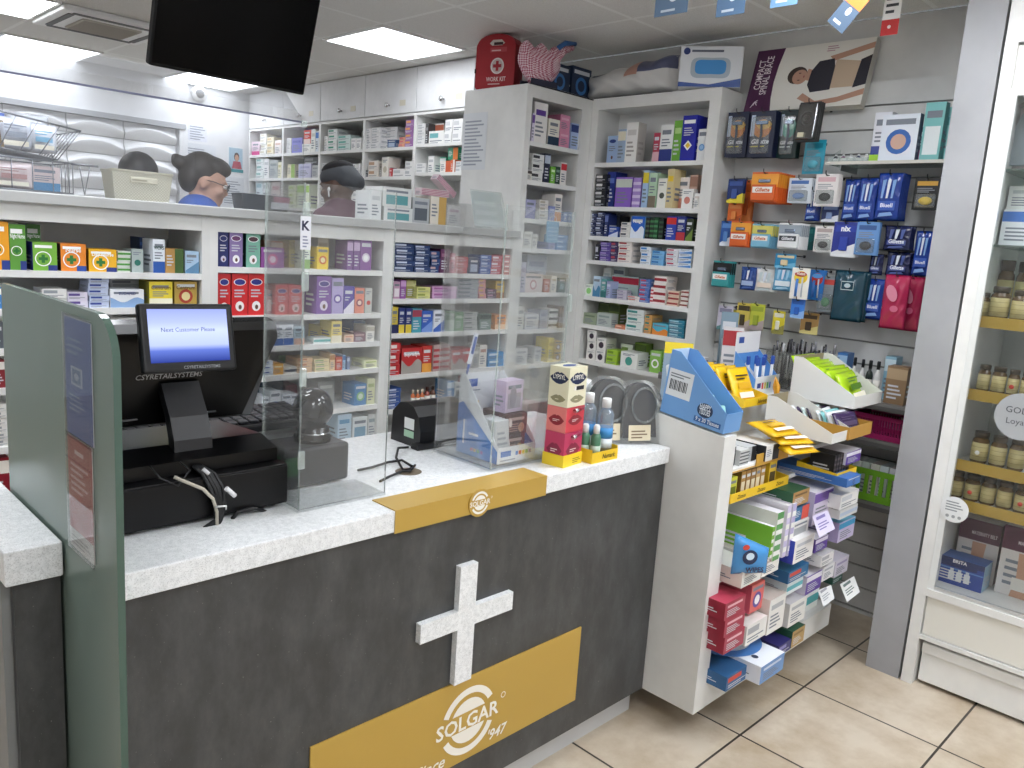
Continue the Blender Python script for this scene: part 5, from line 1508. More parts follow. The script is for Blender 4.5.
def hang(label, q, depth, n, style, name='hanging_pack', cat='hanging pack', pitch=.018, tilt=0.0, lab2=None):
    """n equal packs one behind another on a hook; the front one `depth` out from the wall"""
    px0, px1, pt, pb = q
    x = WX - depth
    yc, w, zt, h = q3(px0, px1, pt, pb, x)
    parts = blister(w, h, style)
    first = None
    pos = ['front', 'second', 'third', 'fourth', 'fifth', 'sixth', 'seventh', 'eighth']
    for k in range(n):
        lab = label if n == 1 else pos[k] + ' ' + label
        loc = (x + k * pitch, yc, zt)
        if k == 0:
            first = thing(name, lab, cat, loc, (math.radians(tilt), 0, -math.pi / 2), GW)
            for nm, mb, l in parts: part(nm, mb, first)
        else:
            dup(first, loc, None, lab, GW)
    # the hook: bar out of the slats with an upturned end
    hk = MB().tube([(WX - x - .001, 0, 0), (-.016, 0, 0), (-.024, 0, .006), (-.026, 0, .018)], .0022, HOOKM, 6)
    hk.bbox(WX - x - .004, -.006, -.006, WX - x - .0005, .006, .006, HOOKM, .002)
    mthing('display_hook', ('hook of the ' + label.replace(' pack', '')).replace(' the the', ' the'), 'hook', hk, (x, yc, zt - .006 if zt else zt), 0, 'wire hooks on the slatted wall')


NAVYR = ('1d2440', 'e08a2a', 'f0c04a', 'razor', 'Gillette')
hang('navy and orange razor pack, far left of the top row', (729, 750, 112, 157), .14, 3, NAVYR)
hang('navy and orange razor pack, second hook of the top row', (752, 777, 111, 157), .17, 4, NAVYR)
hang('teal and black razor pack on the top row', (782, 801, 110, 158), .12, 3, ('16302f', '1f9c86', '8fd9c6', 'razor', 'Gillette'))
hang('dark clear pack with a round accessory, top row', (801, 822, 102, 142), .20, 3, ('3c3d3d', '7a7b78', 'b9b48a', 'dark', None), tilt=-6)
hang('turquoise card behind the dark accessory packs', (806, 827, 140, 174), .10, 1, ('2aa0ba', '1d7f98', '49b7cd', 'gadget', None))
O_ = ('d8632a', 'eda23a', 'f3e4d4', 'blade', 'Gillette')
hang('navy card with yellow strip, far left of the second row', (729, 745, 179, 203), .14, 2, ('23376f', '3f5aa0', 'e6d23a', 'card', None))
hang('tall orange card below the navy yellow strip card', (729, 743, 203, 223), .10, 1, ('de6f2c', 'e98f4a', 'b9541f', 'card', None))
hang('second tall orange card hanging left of the orange blade packs', (744, 755, 180, 223), .06, 2, ('d9682a', 'b9531d', 'e38a4a', 'card', None))
hang('orange blade pack in the long row of orange packs', (753, 780, 172, 202), .20, 8, O_, pitch=.021)
hang('white and blue clear pack on the second row', (790, 813, 178, 203), .14, 3, ('dfe6ee', '4a74b8', '7f9ccc', 'gadget', None))
hang('white card with pink print and black clip, second row', (817, 840, 174, 206), .16, 3, ('ece6e4', 'd8b3b8', '2b2b2d', 'gadget', None))
BB = ('1f3f96', '7fa6dc', '2c56b4', 'bag', 'BlueII')
hang('blue razor bag under the white pink card', (808, 822, 190, 221), .10, 2, BB)
hang('navy card under the white pink card', (823, 840, 205, 222), .10, 1, ('24366f', '8fa6d6', 'e6e9f0', 'card', None))
hang('blue razor bag, left of the three big bags', (846, 862, 179, 221), .11, 3, BB)
hang('blue razor bag, middle of the three big bags', (861, 880, 178, 221), .14, 3, BB)
hang('blue razor bag, right of the three big bags', (880, 905, 173, 220), .18, 5, BB)
hang('black battery card with yellow cells beside grey upright', (916, 943, 178, 210), .12, 2, ('1a1a1a', 'c99a3a', 'e6c23a', 'gadget', None))
hang('blue card, far left of the third row', (722, 734, 221, 246), .12, 2, ('2a5aa6', '5f8fd0', 'dfe8f4', 'card', None))
hang('orange blade pack on the third row', (732, 752, 221, 247), .16, 2, O_)
hang('pale blue and yellow blade pack on the third row', (753, 774, 224, 248), .15, 5, ('7fb9d4', 'd9d06a', 'f0f3f4', 'blade', 'Gillette'))
hang('white blade pack with grey panel on the third row', (780, 803, 223, 249), .18, 5, ('e4e5e6', '9aa4ae', 'dark', 'blade', 'Gillette'))
hang('teal pack behind the white blade packs', (804, 815, 227, 250), .08, 2, ('2c6f70', '3f8c8a', '24585a', 'card', None))
hang('white card with black clip on the third row', (816, 836, 226, 252), .15, 2, ('e6e3e0', 'b9a9a4', '4a4744', 'gadget', None))
hang('navy and white ear plug card on the third row', (835, 860, 222, 257), .16, 3, ('27358f', '2f44a6', 'e3e6ea', 'card', 'nix'))
hang('blue card with a black disc on the third row', (858, 881, 222, 255), .17, 2, ('6d9cd6', '3f5f9c', '2b2d33', 'gadget', None))
GBG = ('1c2450', '4a5a9c', '3a4a90', 'bag', 'Gillette')
hang('dark navy razor bag on the third row', (886, 914, 226, 250), .15, 3, GBG)
hang('dark navy razor bag below on the third row', (888, 913, 252, 276), .12, 2, GBG)
hang('small navy razor bag between the rows', (871, 885, 254, 275), .10, 1, GBG)
hang('bright blue razor bag beside the grey upright', (917, 935, 231, 276), .12, 2, BB)
hang('black and teal blade pack, far left of the fourth row', (714, 733, 261, 287), .15, 3, ('3a9a9c', '1c2022', 'e6e04a', 'blade', 'Gillette'))
hang('dark blue pack on the fourth row', (742, 759, 267, 290), .13, 2, ('2c4a8c', '3f62ac', '9fb4d8', 'bag', None))
hang('white pouch on the fourth row', (757, 778, 269, 292), .14, 2, ('dfe1e0', 'c7d4d6', 'e9d9c9', 'bag', None))
hang('pale blue pouch with a flap on the fourth row', (775, 797, 266, 291), .16, 2, ('6fb4dc', '9fd0ea', 'e3f0f6', 'bag', None))
hang('turquoise flap card above the pale blue pouch', (776, 797, 254, 268), .18, 1, ('2f86b4', 'd9c9a0', '6fb4d6', 'card', None))
hang('yellow and white toothbrush card, nearest on the fourth row', (793, 811, 268, 299), .21, 1, ('f0ede4', 'f0cf3a', 'b0322c', 'brush', 'Wisdom'))
hang('blue card below the yellow toothbrush card', (792, 806, 299, 318), .19, 1, ('3f7fd4', '2b5fb4', '8fb8ec', 'card', None))
hang('sky blue card with a red disc on the fourth row', (811, 826, 270, 300), .13, 2, ('2f74bc', 'c0392f', '5f9fdc', 'brush', None))
hang('clear grey pack with small red and green parts', (821, 838, 276, 312), .12, 2, ('8f979c', 'c8453c', '4a8a5a', 'gadget', None))
hang('large dark teal wipes pack on the fourth row', (836, 868, 271, 321), .17, 2, ('214656', 'b9ccd2', '5f8290', 'wipes', 'line'), pitch=.045)
hang('blue razor bag between the teal and pink packs', (868, 887, 279, 319), .12, 2, BB)
hang('large pink wipes pack beside the grey upright', (886, 912, 275, 329), .19, 1, ('b52a55', 'e08aa4', 'd9698c', 'wipes', None))
hang('second pink wipes pack behind the first', (904, 926, 277, 331), .12, 1, ('ad2850', 'd98aa2', 'c95f82', 'wipes', None))
hang('grey and yellow card, far left of the fifth row', (719, 734, 306, 330), .10, 1, ('c9c4d4', '8b86a0', '5f8a8c', 'card', None))
hang('pale grey card on the fifth row', (733, 744, 308, 330), .08, 1, ('b9b4c4', 'd9d04a', '8e8aa6', 'card', None))
hang('yellow card with a dark oval on the fifth row', (738, 752, 303, 330), .10, 1, ('d8c35a', '4a3f2a', 'b9a9a4', 'card', None))
hang('lime yellow card on the fifth row', (751, 766, 304, 330), .10, 1, ('cbd04a', 'a4b03a', 'b9a8a8', 'card', None))
hang('bright yellow card above the pens', (774, 786, 311, 334), .10, 1, ('e8d83a', 'f4f0d8', '8f8a4a', 'card', None))
hang('brown and yellow card above the pens', (802, 820, 313, 334), .10, 1, ('b08a52', '4a3a2a', 'e3d48a', 'card', None))

# ---------------------------------------------------------------- clear shelf with support boxes
zsh = (at(870, 163, x=3.44).z + at(950, 161, x=3.44).z) / 2 - .002
y0 = 1.03; y1 = at(829, 165, x=3.42).y
t = thing('glass_shelf', 'narrow clear shelf on the slatted wall holding support boxes', 'shelf', (WX - .20, (y0 + y1) / 2, zsh))
hl = abs(y1 - y0) / 2
part('board', MB().box(0, -hl, -.006, .198, hl, 0, mat_clear('shelf_glass', 'dfe9e4', .2, .3, .05, 'dfe8e2')), t)
part('front_strip', MB().box(-.002, -hl, -.010, -.0002, hl, .003, M('c9c6bc', .4)), t)
for s in (-.8, .8): part('bracket', MB().box(.03, s * hl - .003, -.03, .198, s * hl + .003, -.0065, STEEL), t)


def sbox(lab, q, x, d, base, c2, pat, lean=0, **k):
    px0, px1, pt, pb = q
    yc, w, zt, h = q3(px0, px1, pt, pb, x)
    mthing('support_box', lab, 'box', carton(w, d, zt - zsh - .001, base, c2, pat, **k), (x, yc, zsh + .0005), (math.radians(0), math.radians(lean), -math.pi / 2), 'support boxes on the clear shelf')


sbox('white and navy support box behind the blue oval one', (876, 893, 112, 160), 3.45, .05, 'e3e5ec', '3f4f9c', 'low')
sbox('white support box with large blue oval', (884, 921, 114, 160), 3.40, .04, 'dfe5ee', '2f62ac', 'circ', c3='c9a592', side='3a4560')
sbox('black box with pink band on the clear shelf', (912, 929, 127, 161), 3.44, .05, '25242a', 'd03a8a', 'low', side='18181c')
sbox('tall turquoise support box with small pictures', (927, 947, 102, 161), 3.43, .04, '7fc2c0', 'e6ecec', 'block', c3='ffffff', side='4fa0a0')
sbox('second turquoise box behind, beside grey upright', (945, 954, 107, 161), 3.48, .04, '7fc2c0', '5fa8a8', 'plain')
p = at(874, 157, x=3.40)
mthing('price_tag', 'small lime green tag on the clear shelf', 'tag', MB().bbox(-.001, -.018, 0, .001, .018, .028, M('9fd03a', .5), .0008), (3.395, p.y, zsh + .0005))
# clear open tray with little bottles at the shelf's left end
yt = at(848, 158, x=3.40).y
t = thing('tray', 'clear sloping tray with small bottles left on the clear shelf', 'tray', (3.395, yt, zsh))
hl2 = .085
mb = MB().box(0, -hl2, .0005, .12, hl2, .003, ACRYL2).box(0, -hl2, .003, .002, hl2, .02, EDGE)
mb.add([(0, -hl2, .003), (.12, -hl2, .003), (.12, -hl2, .07), (0, -hl2, .02)], [(0, 1, 2, 3)], EDGE).add([(0, hl2, .003), (.12, hl2, .003), (.12, hl2, .07), (0, hl2, .02)], [(0, 1, 2, 3)], EDGE)
part('tray', mb, t)
for k in range(5):
    mthing('small_bottle', ['leftmost', 'second', 'middle', 'fourth', 'rightmost'][k] + ' small bottle in the clear sloping tray', 'bottle', bottle(.02, .034, ['2b2b33', '7a4a6a', 'e3e3e6', '3a3f5a', 'e9e6df'][k], 'f2f2f2'), (3.43, yt + .065 - k * .032, zsh + .0032), 0, 'small bottles in the clear tray')

# ---------------------------------------------------------------- baskets and bits on the low part of the slatted wall
def basket(lab, x, yc, z, w, d, h, col, slat):
    t = thing('basket', lab, 'basket', (x, yc, z))
    Cc = M(col, .4)
    for nm, (xa, ya, xb, yb) in (('front', (0, -w / 2, .003, w / 2)), ('back', (d - .003, -w / 2, d, w / 2)), ('side', (.003, -w / 2, d - .003, -w / 2 + .003)), ('side', (.003, w / 2 - .003, d - .003, w / 2))):
        mb = MB()
        mb.box(xa, ya, 0, xb, yb, h * .22, Cc).box(xa - (.003 if nm == 'front' else 0), ya, h * .82, xb, yb, h, Cc)
        L_ = max(xb - xa, yb - ya); nb = max(3, int(L_ / slat))
        for k in range(nb):
            a = k / nb; b = a + .5 / nb
            if yb - ya > xb - xa: mb.box(xa, ya + (yb - ya) * a, h * .22, xb, ya + (yb - ya) * b, h * .82, Cc)
            else: mb.box(xa + (xb - xa) * a, ya, h * .22, xa + (xb - xa) * b, yb, h * .82, Cc)
        part(nm, mb, t)
    part('floor', MB().box(.003, -w / 2 + .003, 0, d - .003, w / 2 - .003, .003, Cc), t)
    return t


def ledge_shelf(lab, z, y0, y1, d=.2):
    mb = MB().box(WX - d, y0, z - .012, WX - .0005, y1, z, M('7c7a78', .5)).box(WX - d, y0, z - .03, WX - d + .003, y1, z - .012, M('5c5a58', .5))
    mthing('wall_shelf', lab, 'shelf', mb)


ledge_shelf('grey wall shelf holding bottles and a brown carton', 1.0, 1.05, 2.09, .23)
ledge_shelf('grey wall shelf under the magenta basket', .843, 1.05, 1.60, .21)
ledge_shelf('grey wall shelf under the green basket', .578, 1.05, 1.60, .21)
basket('magenta plastic basket on the wall shelf', 3.385, 1.19, .8435, .22, .17, .10, '9c1f5c', .011)
basket('green slatted plastic basket near the floor shelf', 3.385, 1.19, .5785, .22, .17, .135, '78b62a', .03)
for k in range(5):
    mb = carton(.034, .10, .15, ['e6e7e2', 'cfd9d4', 'e9e4da', 'dfe6ea', 'e3e0e6'][k], ['7fa58c', '5f7f9c', 'b9956f', '6f9cc0', '9c86ac'][k], 'plain')
    mthing('packet', ['leftmost', 'second', 'middle', 'fourth', 'rightmost'][k] + ' white packet in the green basket', 'packet', mb, (3.41, 1.27 - k * .038, .5825), -math.pi / 2, 'packets in the green basket')
pz = 1.0
for lab, px0, px1, pt, c, c2 in (('black capped small bottle, leftmost on grey wall shelf', 853, 859, 357, 'd9d9d6', '24262a'), ('second black capped bottle on grey wall shelf', 861, 867, 359, 'e3e3e0', '24262a'), ('dark box shaped bottle on grey wall shelf', 868, 875, 360, '2a3430', '1c2022'), ('third black capped bottle on grey wall shelf', 876, 883, 361, 'e0e0de', '1f2124')):
    a, b = at(px0, pt, x=3.44), at(px1, pt, x=3.44)
    mthing('bottle', lab, 'bottle', bottle(abs(a.y - b.y), max(.05, a.z - pz), c, c2), (3.44, (a.y + b.y) / 2, pz + .0005), 0, 'little bottles on the grey wall shelf')
for lab, px0, px1, pt, pb, x, c, c2 in (('brown open carton on the grey wall shelf', 888, 909, 367, 389, 3.39, '8f7457', 'b39a7a'), ('pale blue box on the grey wall shelf', 886, 897, 357, 372, 3.47, '8fb8cc', 'c9dce4'), ('blue box on grey wall shelf left of the bottles', 838, 848, 353, 370, 3.43, '3f74b4', '9fc0e0')):
    yc, w, zt, h = q3(px0, px1, pt, pb, x)
    mthing('box', lab, 'box', carton(w, .07, max(.04, zt - pz), c, c2, 'band'), (x, yc, pz + .0005), -math.pi / 2)
mthing('bottle', 'white bottle with dark cap beside the grey upright', 'bottle', bottle(.04, .10, 'e9e9e6', '2a2a2c'), (3.42, 1.075, pz + .0005))
# ---------------------------------------------------------------- end display unit with sloping sides, overfilled shelves
GY = 1.19
t = thing('display_unit', 'white display unit at the counter end with overfilled glove box shelves', 'display unit', (2.135, GY, 0))
mb = MB()
side = [(0, .095), (.55, .095), (.55, 1.075), (0, 1.012)]
for x, nm in ((0, 'side_panel'), (.965, 'side_panel')):
    dx = .07 if x == 0 else .045
    pr = side if x == 0 else [(.0, .095), (.52, .095), (.52, .93), (.0, .93)]
    pr = pr if x == 0 else [(.30, .185), (.52, .185), (.52, .90), (.30, .90)]
    part(nm, MB().prism(Frame((x, 0, 0), (0, -1, 0), (0, 0, 1)), [(-a, b) for a, b in pr], dx, WHITE), t)
part('kick_board', MB().box(.0702, .001, .095, 1.01, .018, .185, WHITE), t)
for z, d0 in ((.185, .0), (.30, .03), (.50, .03), (.665, .03), (.79, .03), (.90, .0)):
    part('shelf', MB().box(.0702 if z != .665 else .45, .018 + d0 if z < .9 else .002, z - .014, .9645 if z > .2 else 1.01, .50, z, SHELFW), t)
part('back_panel', MB().box(.0702, .50, .10, .9645, .52, .90, WHITE), t)
part('foot', MB().box(.1, .3, 0, .3, .48, .095, DARKG).box(.7, .3, 0, .9, .48, .095, DARKG), t)
GD2 = 'boxes on the counter end display unit'


def gbox(lab, bl, br, ty, y, d, base, c2, pat, z=None, rz=0.0, cat='glove box', name=None, **k):
    """carton whose front-left foot, front-right foot and top edge were measured at plane y"""
    a, b, tl = at(bl[0], bl[1], y=y), at(br[0], br[1], y=y), at(bl[0], ty, y=y)
    w = max(.02, b.x - a.x - .002); z0 = z if z is not None else (a.z + b.z) / 2
    h = max(.02, tl.z - a.z)
    return mthing(name or cat.replace(' ', '_'), lab, cat, carton(w, d, h - .001, base, c2, pat, **k), ((a.x + b.x) / 2, y, z0), rz, GD2)


def c63(x, y): return (690 + x / 6.4, 590 + y / 6.4)
def c70(x, y): return (700 + x / 6.4, 500 + y / 6.4)
def c72(x, y): return (720 + x / 6.979, 430 + y / 6.979)
def c73(x, y): return (730 + x / 5.906, 330 + y / 5.906)


# bottom shelf
gbox('teal blue box with red label on the lowest shelf corner', c63(225, 655), c63(375, 575), 679.0, 1.12, .2, '2d5f8f', 'd0442f', 'end', z=.1855, side='2d5f8f')
wb = gbox('white box with blue curve protruding over the floor', c63(440, 620), c63(590, 535), c63(445, 515)[1], 1.07, .22, '6f97cc', 'c9d6ea', 'plain', z=.1855, top='e6ebf2', side='e3e8ef')
ww = wb.dimensions.x; wh = wb.dimensions.z
mb = MB().ring(Frame((0, .22, wh), (1, 0, 0), (0, 1, 0)), 0, -.02, ww * .62, ww * .86, M('4f86cc', .4), .0006, 20, math.pi, 2 * math.pi)
mb.ell(Frame((0, 0, wh), (1, 0, 0), (0, 1, 0)), -ww * .2, .05, .012, .012, M('23304a', .4)).ell(Frame((0, 0, wh), (1, 0, 0), (0, 1, 0)), -ww * .3, .085, .012, .012, M('8fb0dc', .4))
part('printed_top', mb, wb)
gbox('navy box with fine white lines on the lowest shelf', c63(560, 425), c63(640, 380), 646.5, 1.12, .2, '33306f', '8e8cc4', 'end', z=.1855, side='2a2860')
gbox('brown ended green box, rightmost on the lowest shelf', c63(642, 385), c63(725, 320), c63(645, 288)[1], 1.12, .2, 'b5955f', '8a6c3c', 'plain', z=.1855, top='2f5a44', side='2f5a44')
# second shelf
for k in range(3):
    yb = 654.8 - k * 16.6
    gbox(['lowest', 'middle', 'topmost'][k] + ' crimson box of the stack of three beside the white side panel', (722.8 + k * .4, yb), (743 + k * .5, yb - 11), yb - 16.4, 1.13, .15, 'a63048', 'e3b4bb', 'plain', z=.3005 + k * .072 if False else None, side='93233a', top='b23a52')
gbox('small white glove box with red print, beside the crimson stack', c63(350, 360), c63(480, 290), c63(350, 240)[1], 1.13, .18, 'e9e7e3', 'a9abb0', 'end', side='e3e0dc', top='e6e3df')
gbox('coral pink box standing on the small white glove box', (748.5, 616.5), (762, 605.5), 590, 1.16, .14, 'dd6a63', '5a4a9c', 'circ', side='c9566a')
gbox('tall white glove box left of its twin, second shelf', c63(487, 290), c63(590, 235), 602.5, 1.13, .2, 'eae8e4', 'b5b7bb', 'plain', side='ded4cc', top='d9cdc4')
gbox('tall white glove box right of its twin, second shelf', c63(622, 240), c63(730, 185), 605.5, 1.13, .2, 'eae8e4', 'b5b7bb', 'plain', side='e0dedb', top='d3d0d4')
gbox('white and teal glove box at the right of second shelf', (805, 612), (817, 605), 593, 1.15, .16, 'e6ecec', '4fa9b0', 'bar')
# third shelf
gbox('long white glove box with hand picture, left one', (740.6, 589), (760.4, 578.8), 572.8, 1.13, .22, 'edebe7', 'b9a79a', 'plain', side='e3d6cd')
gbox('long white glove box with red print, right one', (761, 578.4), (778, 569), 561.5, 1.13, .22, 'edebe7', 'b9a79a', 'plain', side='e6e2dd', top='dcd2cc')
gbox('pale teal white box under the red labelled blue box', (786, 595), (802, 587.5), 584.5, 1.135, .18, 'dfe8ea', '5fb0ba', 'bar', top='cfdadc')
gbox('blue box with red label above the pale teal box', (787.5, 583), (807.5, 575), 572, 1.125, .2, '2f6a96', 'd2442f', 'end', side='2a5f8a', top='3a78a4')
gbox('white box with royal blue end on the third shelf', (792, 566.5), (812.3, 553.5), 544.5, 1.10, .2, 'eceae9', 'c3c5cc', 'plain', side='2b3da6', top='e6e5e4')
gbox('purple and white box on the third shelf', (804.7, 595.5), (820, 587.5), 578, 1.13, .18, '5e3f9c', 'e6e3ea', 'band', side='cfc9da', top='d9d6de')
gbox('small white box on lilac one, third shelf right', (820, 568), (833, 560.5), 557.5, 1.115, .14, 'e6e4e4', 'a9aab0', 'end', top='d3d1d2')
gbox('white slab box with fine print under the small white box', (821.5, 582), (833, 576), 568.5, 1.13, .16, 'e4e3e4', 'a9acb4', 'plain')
gbox('lilac white box at the right end of third shelf', (833.5, 578.5), (847, 570.5), 563, 1.15, .16, 'd9d3e0', 'a79cc0', 'plain')
gbox('dark green box behind the white price card', (832, 585.5), (842, 579), 574.5, 1.16, .12, '2f5a4f', '6f8f85', 'end')
# fourth shelf
gbox('white box with grey window above the blue ended box', (790.6, 540.6), (807.8, 530), 526.5, 1.125, .18, 'e3e1de', '9fa3a6', 'block')
gbox('blue box with red square beneath the green carton', (793, 523), (808, 516), 510, 1.13, .18, '2f6f9f', 'd8503c', 'split')
gbox('green carton with brown end at the unit centre', c72(500, 545), c72(615, 500), c72(510, 445)[1], 1.125, .22, 'b08a55', '6f5430', 'plain', top='2f5f43', side='2c5a40')
gbox('lilac white box with red top print', (811, 526), (829.6, 518), 494.5, 1.13, .2, 'd9d0e6', '6a4a9c', 'band', top='e3dfe6', side='c3b9d6')
gbox('white box with black dot at upper right', (839, 511.7), (857.5, 501), 498, 1.085, .22, 'e9e8e6', 'c9ccd2', 'end', side='e3e2e0', top='dfdedd')
gbox('grey white box under the black dot box', (839, 521), (857, 511), 512.5, 1.085, .2, 'd3d3d2', 'b4c2d6', 'bar', side='d0cfce')
gbox('purple white box below the lilac flap card', (814, 553.5), (826.6, 547), 540.8, 1.13, .16, '5b3f94', 'dcd5e6', 'band', top='d6d3db')
gbox('lilac and sky blue box at the far right', (836.7, 544), (853, 534.5), 525.5, 1.125, .18, 'cfc4e2', '4fa3d0', 'band', top='7fbfdc', side='b7a9d4')
gbox('long blue box lying across the top right', (846, 489), (860, 481.5), 480.5, 1.05, .30, '3f74bc', '23335c', 'circ', side='3a6cb2', top='3a6fb8', c3='3f74bc')
gbox('purple and white box under the display trays', (845, 467), (860, 459), 455, 1.10, .2, '5f3f9c', 'e9e6ee', 'band', side='dcd8e2', top='cfcbd2')
# tall thin packs standing edge-on behind the blue wipes
for k, (lab, x, tt, base, side_, d, zt) in enumerate((('lime green flat pack standing edge on behind blue wipes', 2.415, .022, '6fae2c', '79b832', .34, .69),
                                                     ('white flat pack with green edge, second of the upright packs', 2.442, .045, '5f9c5a', 'd9dccf', .28, .735),
                                                     ('white and violet flat pack, third of the upright packs', 2.492, .026, 'cfc6e2', 'dcd9e4', .29, .75),
                                                     ('lilac flat pack, rightmost of the upright packs', 2.521, .026, 'b9b0d6', 'd3cfe0', .29, .752))):
    mthing('flat_pack', lab, 'flat pack', carton(tt - .001, d, zt - .568, base, 'f0f0ec', 'stripes', side=side_, top='e0dfe6'), (x, 1.13 - .004 * k, .568), 0, 'upright flat packs')
# blue wipes packet leaning in front
a, b = at(744.5, 563, y=1.10), at(763, 552, y=1.10)
def wfn(u, v, s=1):
    e = min(u, 1 - u, v, 1 - v)
    return V((-.062 + .124 * u, s * -.026 * (1 - math.exp(-e * 9)), .135 * v * (1 - .38 * u)))
BLW = M('4a90cc', .2)
mb = MB().grid(lambda u, v: wfn(u, v), 12, 8, BLW).grid(lambda u, v: wfn(1 - u, v, -1), 12, 8, BLW)
Fw = Frame((-.062, -.0265, 0), (1, 0, 0), (0, 0, 1))
mb.ell(Fw, .045, .065, .026, .024, M('1d2e52', .4)); mb.ell(Fw, .045, .068, .014, .012, M('cfe0ee', .4), .001); mb.text(Fw, .065, .016, .016, 'WIPES', M('1d2e52', .4), .001, .08, .03); mb.ell(Fw, .028, .098, .012, .009, M('c8402f', .4), .001)
mthing('wipes_packet', 'blue wipes packet lying on the long glove boxes', 'wipes', mb, (2.262, 1.125, .568), math.radians(-32))


# tilted price cards
def price_card(lab, pts, y, base, c):
    q = [at(px, py, y=yy) for (px, py), yy in zip(pts, y)]
    mb = MB()
    u = (q[1] - q[0]); v = (q[3] - q[0]); n = u.cross(v).normalized() * .0012
    P_ = [p - q[0] for p in q]
    mb.add(P_ + [p + n for p in P_], [(0, 1, 2, 3), (7, 6, 5, 4), (0, 4, 5, 1), (1, 5, 6, 2), (2, 6, 7, 3), (3, 7, 4, 0)], M(base, .5))
    F = Frame((0, 0, 0), u, v)
    w, h = u.length, v.length
    for F2 in (F, Frame((0, 0, 0), u, v)):
        mb.lines(F2, w * .15, h * .25, w * .8, h * .62, 3, M(c, .5), .0016); mb.lines(F2, w * .15, h * .25, w * .8, h * .62, 3, M(c, .5), -.0006 - .0012)
        mb.rect(F2, w * .15, h * .72, w * .7, h * .86, M(c, .5), .0016)
    mthing('price_card', lab, 'price card', mb, q[0], 0, 'tilted price cards')


price_card('white price card, leftmost of the two lower tilted ones', [c70(790, 685), c70(860, 630), c70(838, 545), c70(752, 580)], [1.06, 1.06, 1.11, 1.11], 'e6e6e4', 'a3a5aa')
price_card('white price card with dark print at far right', [c70(940, 655), c70(1022, 590), c70(985, 488), c70(895, 540)], [1.05, 1.05, 1.11, 1.11], 'ecebe8', '6f7f7c')
price_card('lilac price card with blue corner above the purple boxes', [c72(690, 750), c72(802, 690), c72(752, 560), c72(643, 602)], [1.05, 1.05, 1.11, 1.11], 'd3cbe2', '7a6fa6')

# yellow throat sweet trays
def ytray(lab, x0, x1, y0, d, z, hf, hb, name=None):
    t = thing('display_tray', lab, 'tray', (x0, y0, z), 0, 'yellow display trays')
    w = x1 - x0
    mb = MB().box(0, 0, 0, w, .002, hf, Y_).box(0, d - .002, 0, w, d, hb, Y_).box(.002, .002, 0, w - .002, d - .002, .0015, M('b9b3a2', .6))
    for x in (0, w - .002):
        mb.add([(x, .002, 0), (x + .002, .002, 0), (x + .002, d - .002, 0), (x, d - .002, 0), (x, .002, hf), (x + .002, .002, hf), (x + .002, d - .002, hb), (x, d - .002, hb)], [(0, 1, 5, 4), (2, 3, 7, 6), (1, 2, 6, 5), (3, 0, 4, 7), (4, 5, 6, 7), (3, 2, 1, 0)], Y_)
    part('tray', mb, t)
    F = Frame((0, -.0003, 0), (1, 0, 0), (0, 0, 1))
    tx = MB()
    nn_ = max(1, int(w / .12))
    for k in range(nn_): tx.text(F, w * (k + .5) / nn_, hf * .3, hf * .42, name or 'Jakemans', M('4a3212', .5), .0004, w / nn_ * .7, .015, .3)
    part('printed_name', tx, t)


ytray('yellow tray with brown sweet packs under a tan card lid', 2.207, 2.59, 1.185, .17, .7905, .03, .05, 'Zizzans')
for k in range(5):
    x = 2.30 + k * .032
    mthing('sweet_pack', ['leftmost', 'second', 'middle', 'fourth', 'rightmost'][k] + ' brown gold pack standing in the yellow tray', 'pack', carton(.028, .1, .085, ['a8813f', '9c7338', '94703a', 'c9a468', 'b58d4c'][k], 'e6dcc0', 'block', side='8a6a34'), (x, 1.20, .7925), 0, 'brown gold sweet packs')
mthing('sweet_pack', 'yellow pack with black print at the tray right end', 'pack', carton(.05, .1, .095, 'edc832', '4a3a1a', 'block', side='d0a92a'), (2.485, 1.195, .7925), 0, 'brown gold sweet packs')
mthing('sweet_pack', 'yellow green packet at the tray left end', 'pack', carton(.045, .06, .075, 'cfd03f', '6f7a2a', 'block'), (2.238, 1.20, .7925), 0, 'brown gold sweet packs')
mb = MB().box(0, 0, 0, .36, .12, .003, M('b98f3a', .5)).box(.14, -.002, .0, .36, .001, .04, M('c79a3c', .5))
mthing('card_flap', 'tan card flap standing over the yellow sweet tray', 'card', mb, (2.206, 1.188, .889))
ytray('yellow tray of black packets at the unit right side', 2.76, 2.93, 1.09, .15, .795, .028, .04, 'Jakemans')
for k in range(6):
    mthing('black_packet', ['leftmost', 'second', 'third', 'fourth', 'fifth', 'rightmost'][k] + ' black packet in the right yellow tray', 'packet', carton(.018, .09, .085, '1f1d20', '5a5052', 'stripes'), (2.783 + k * .023, 1.11, .7975), 0, 'black packets')


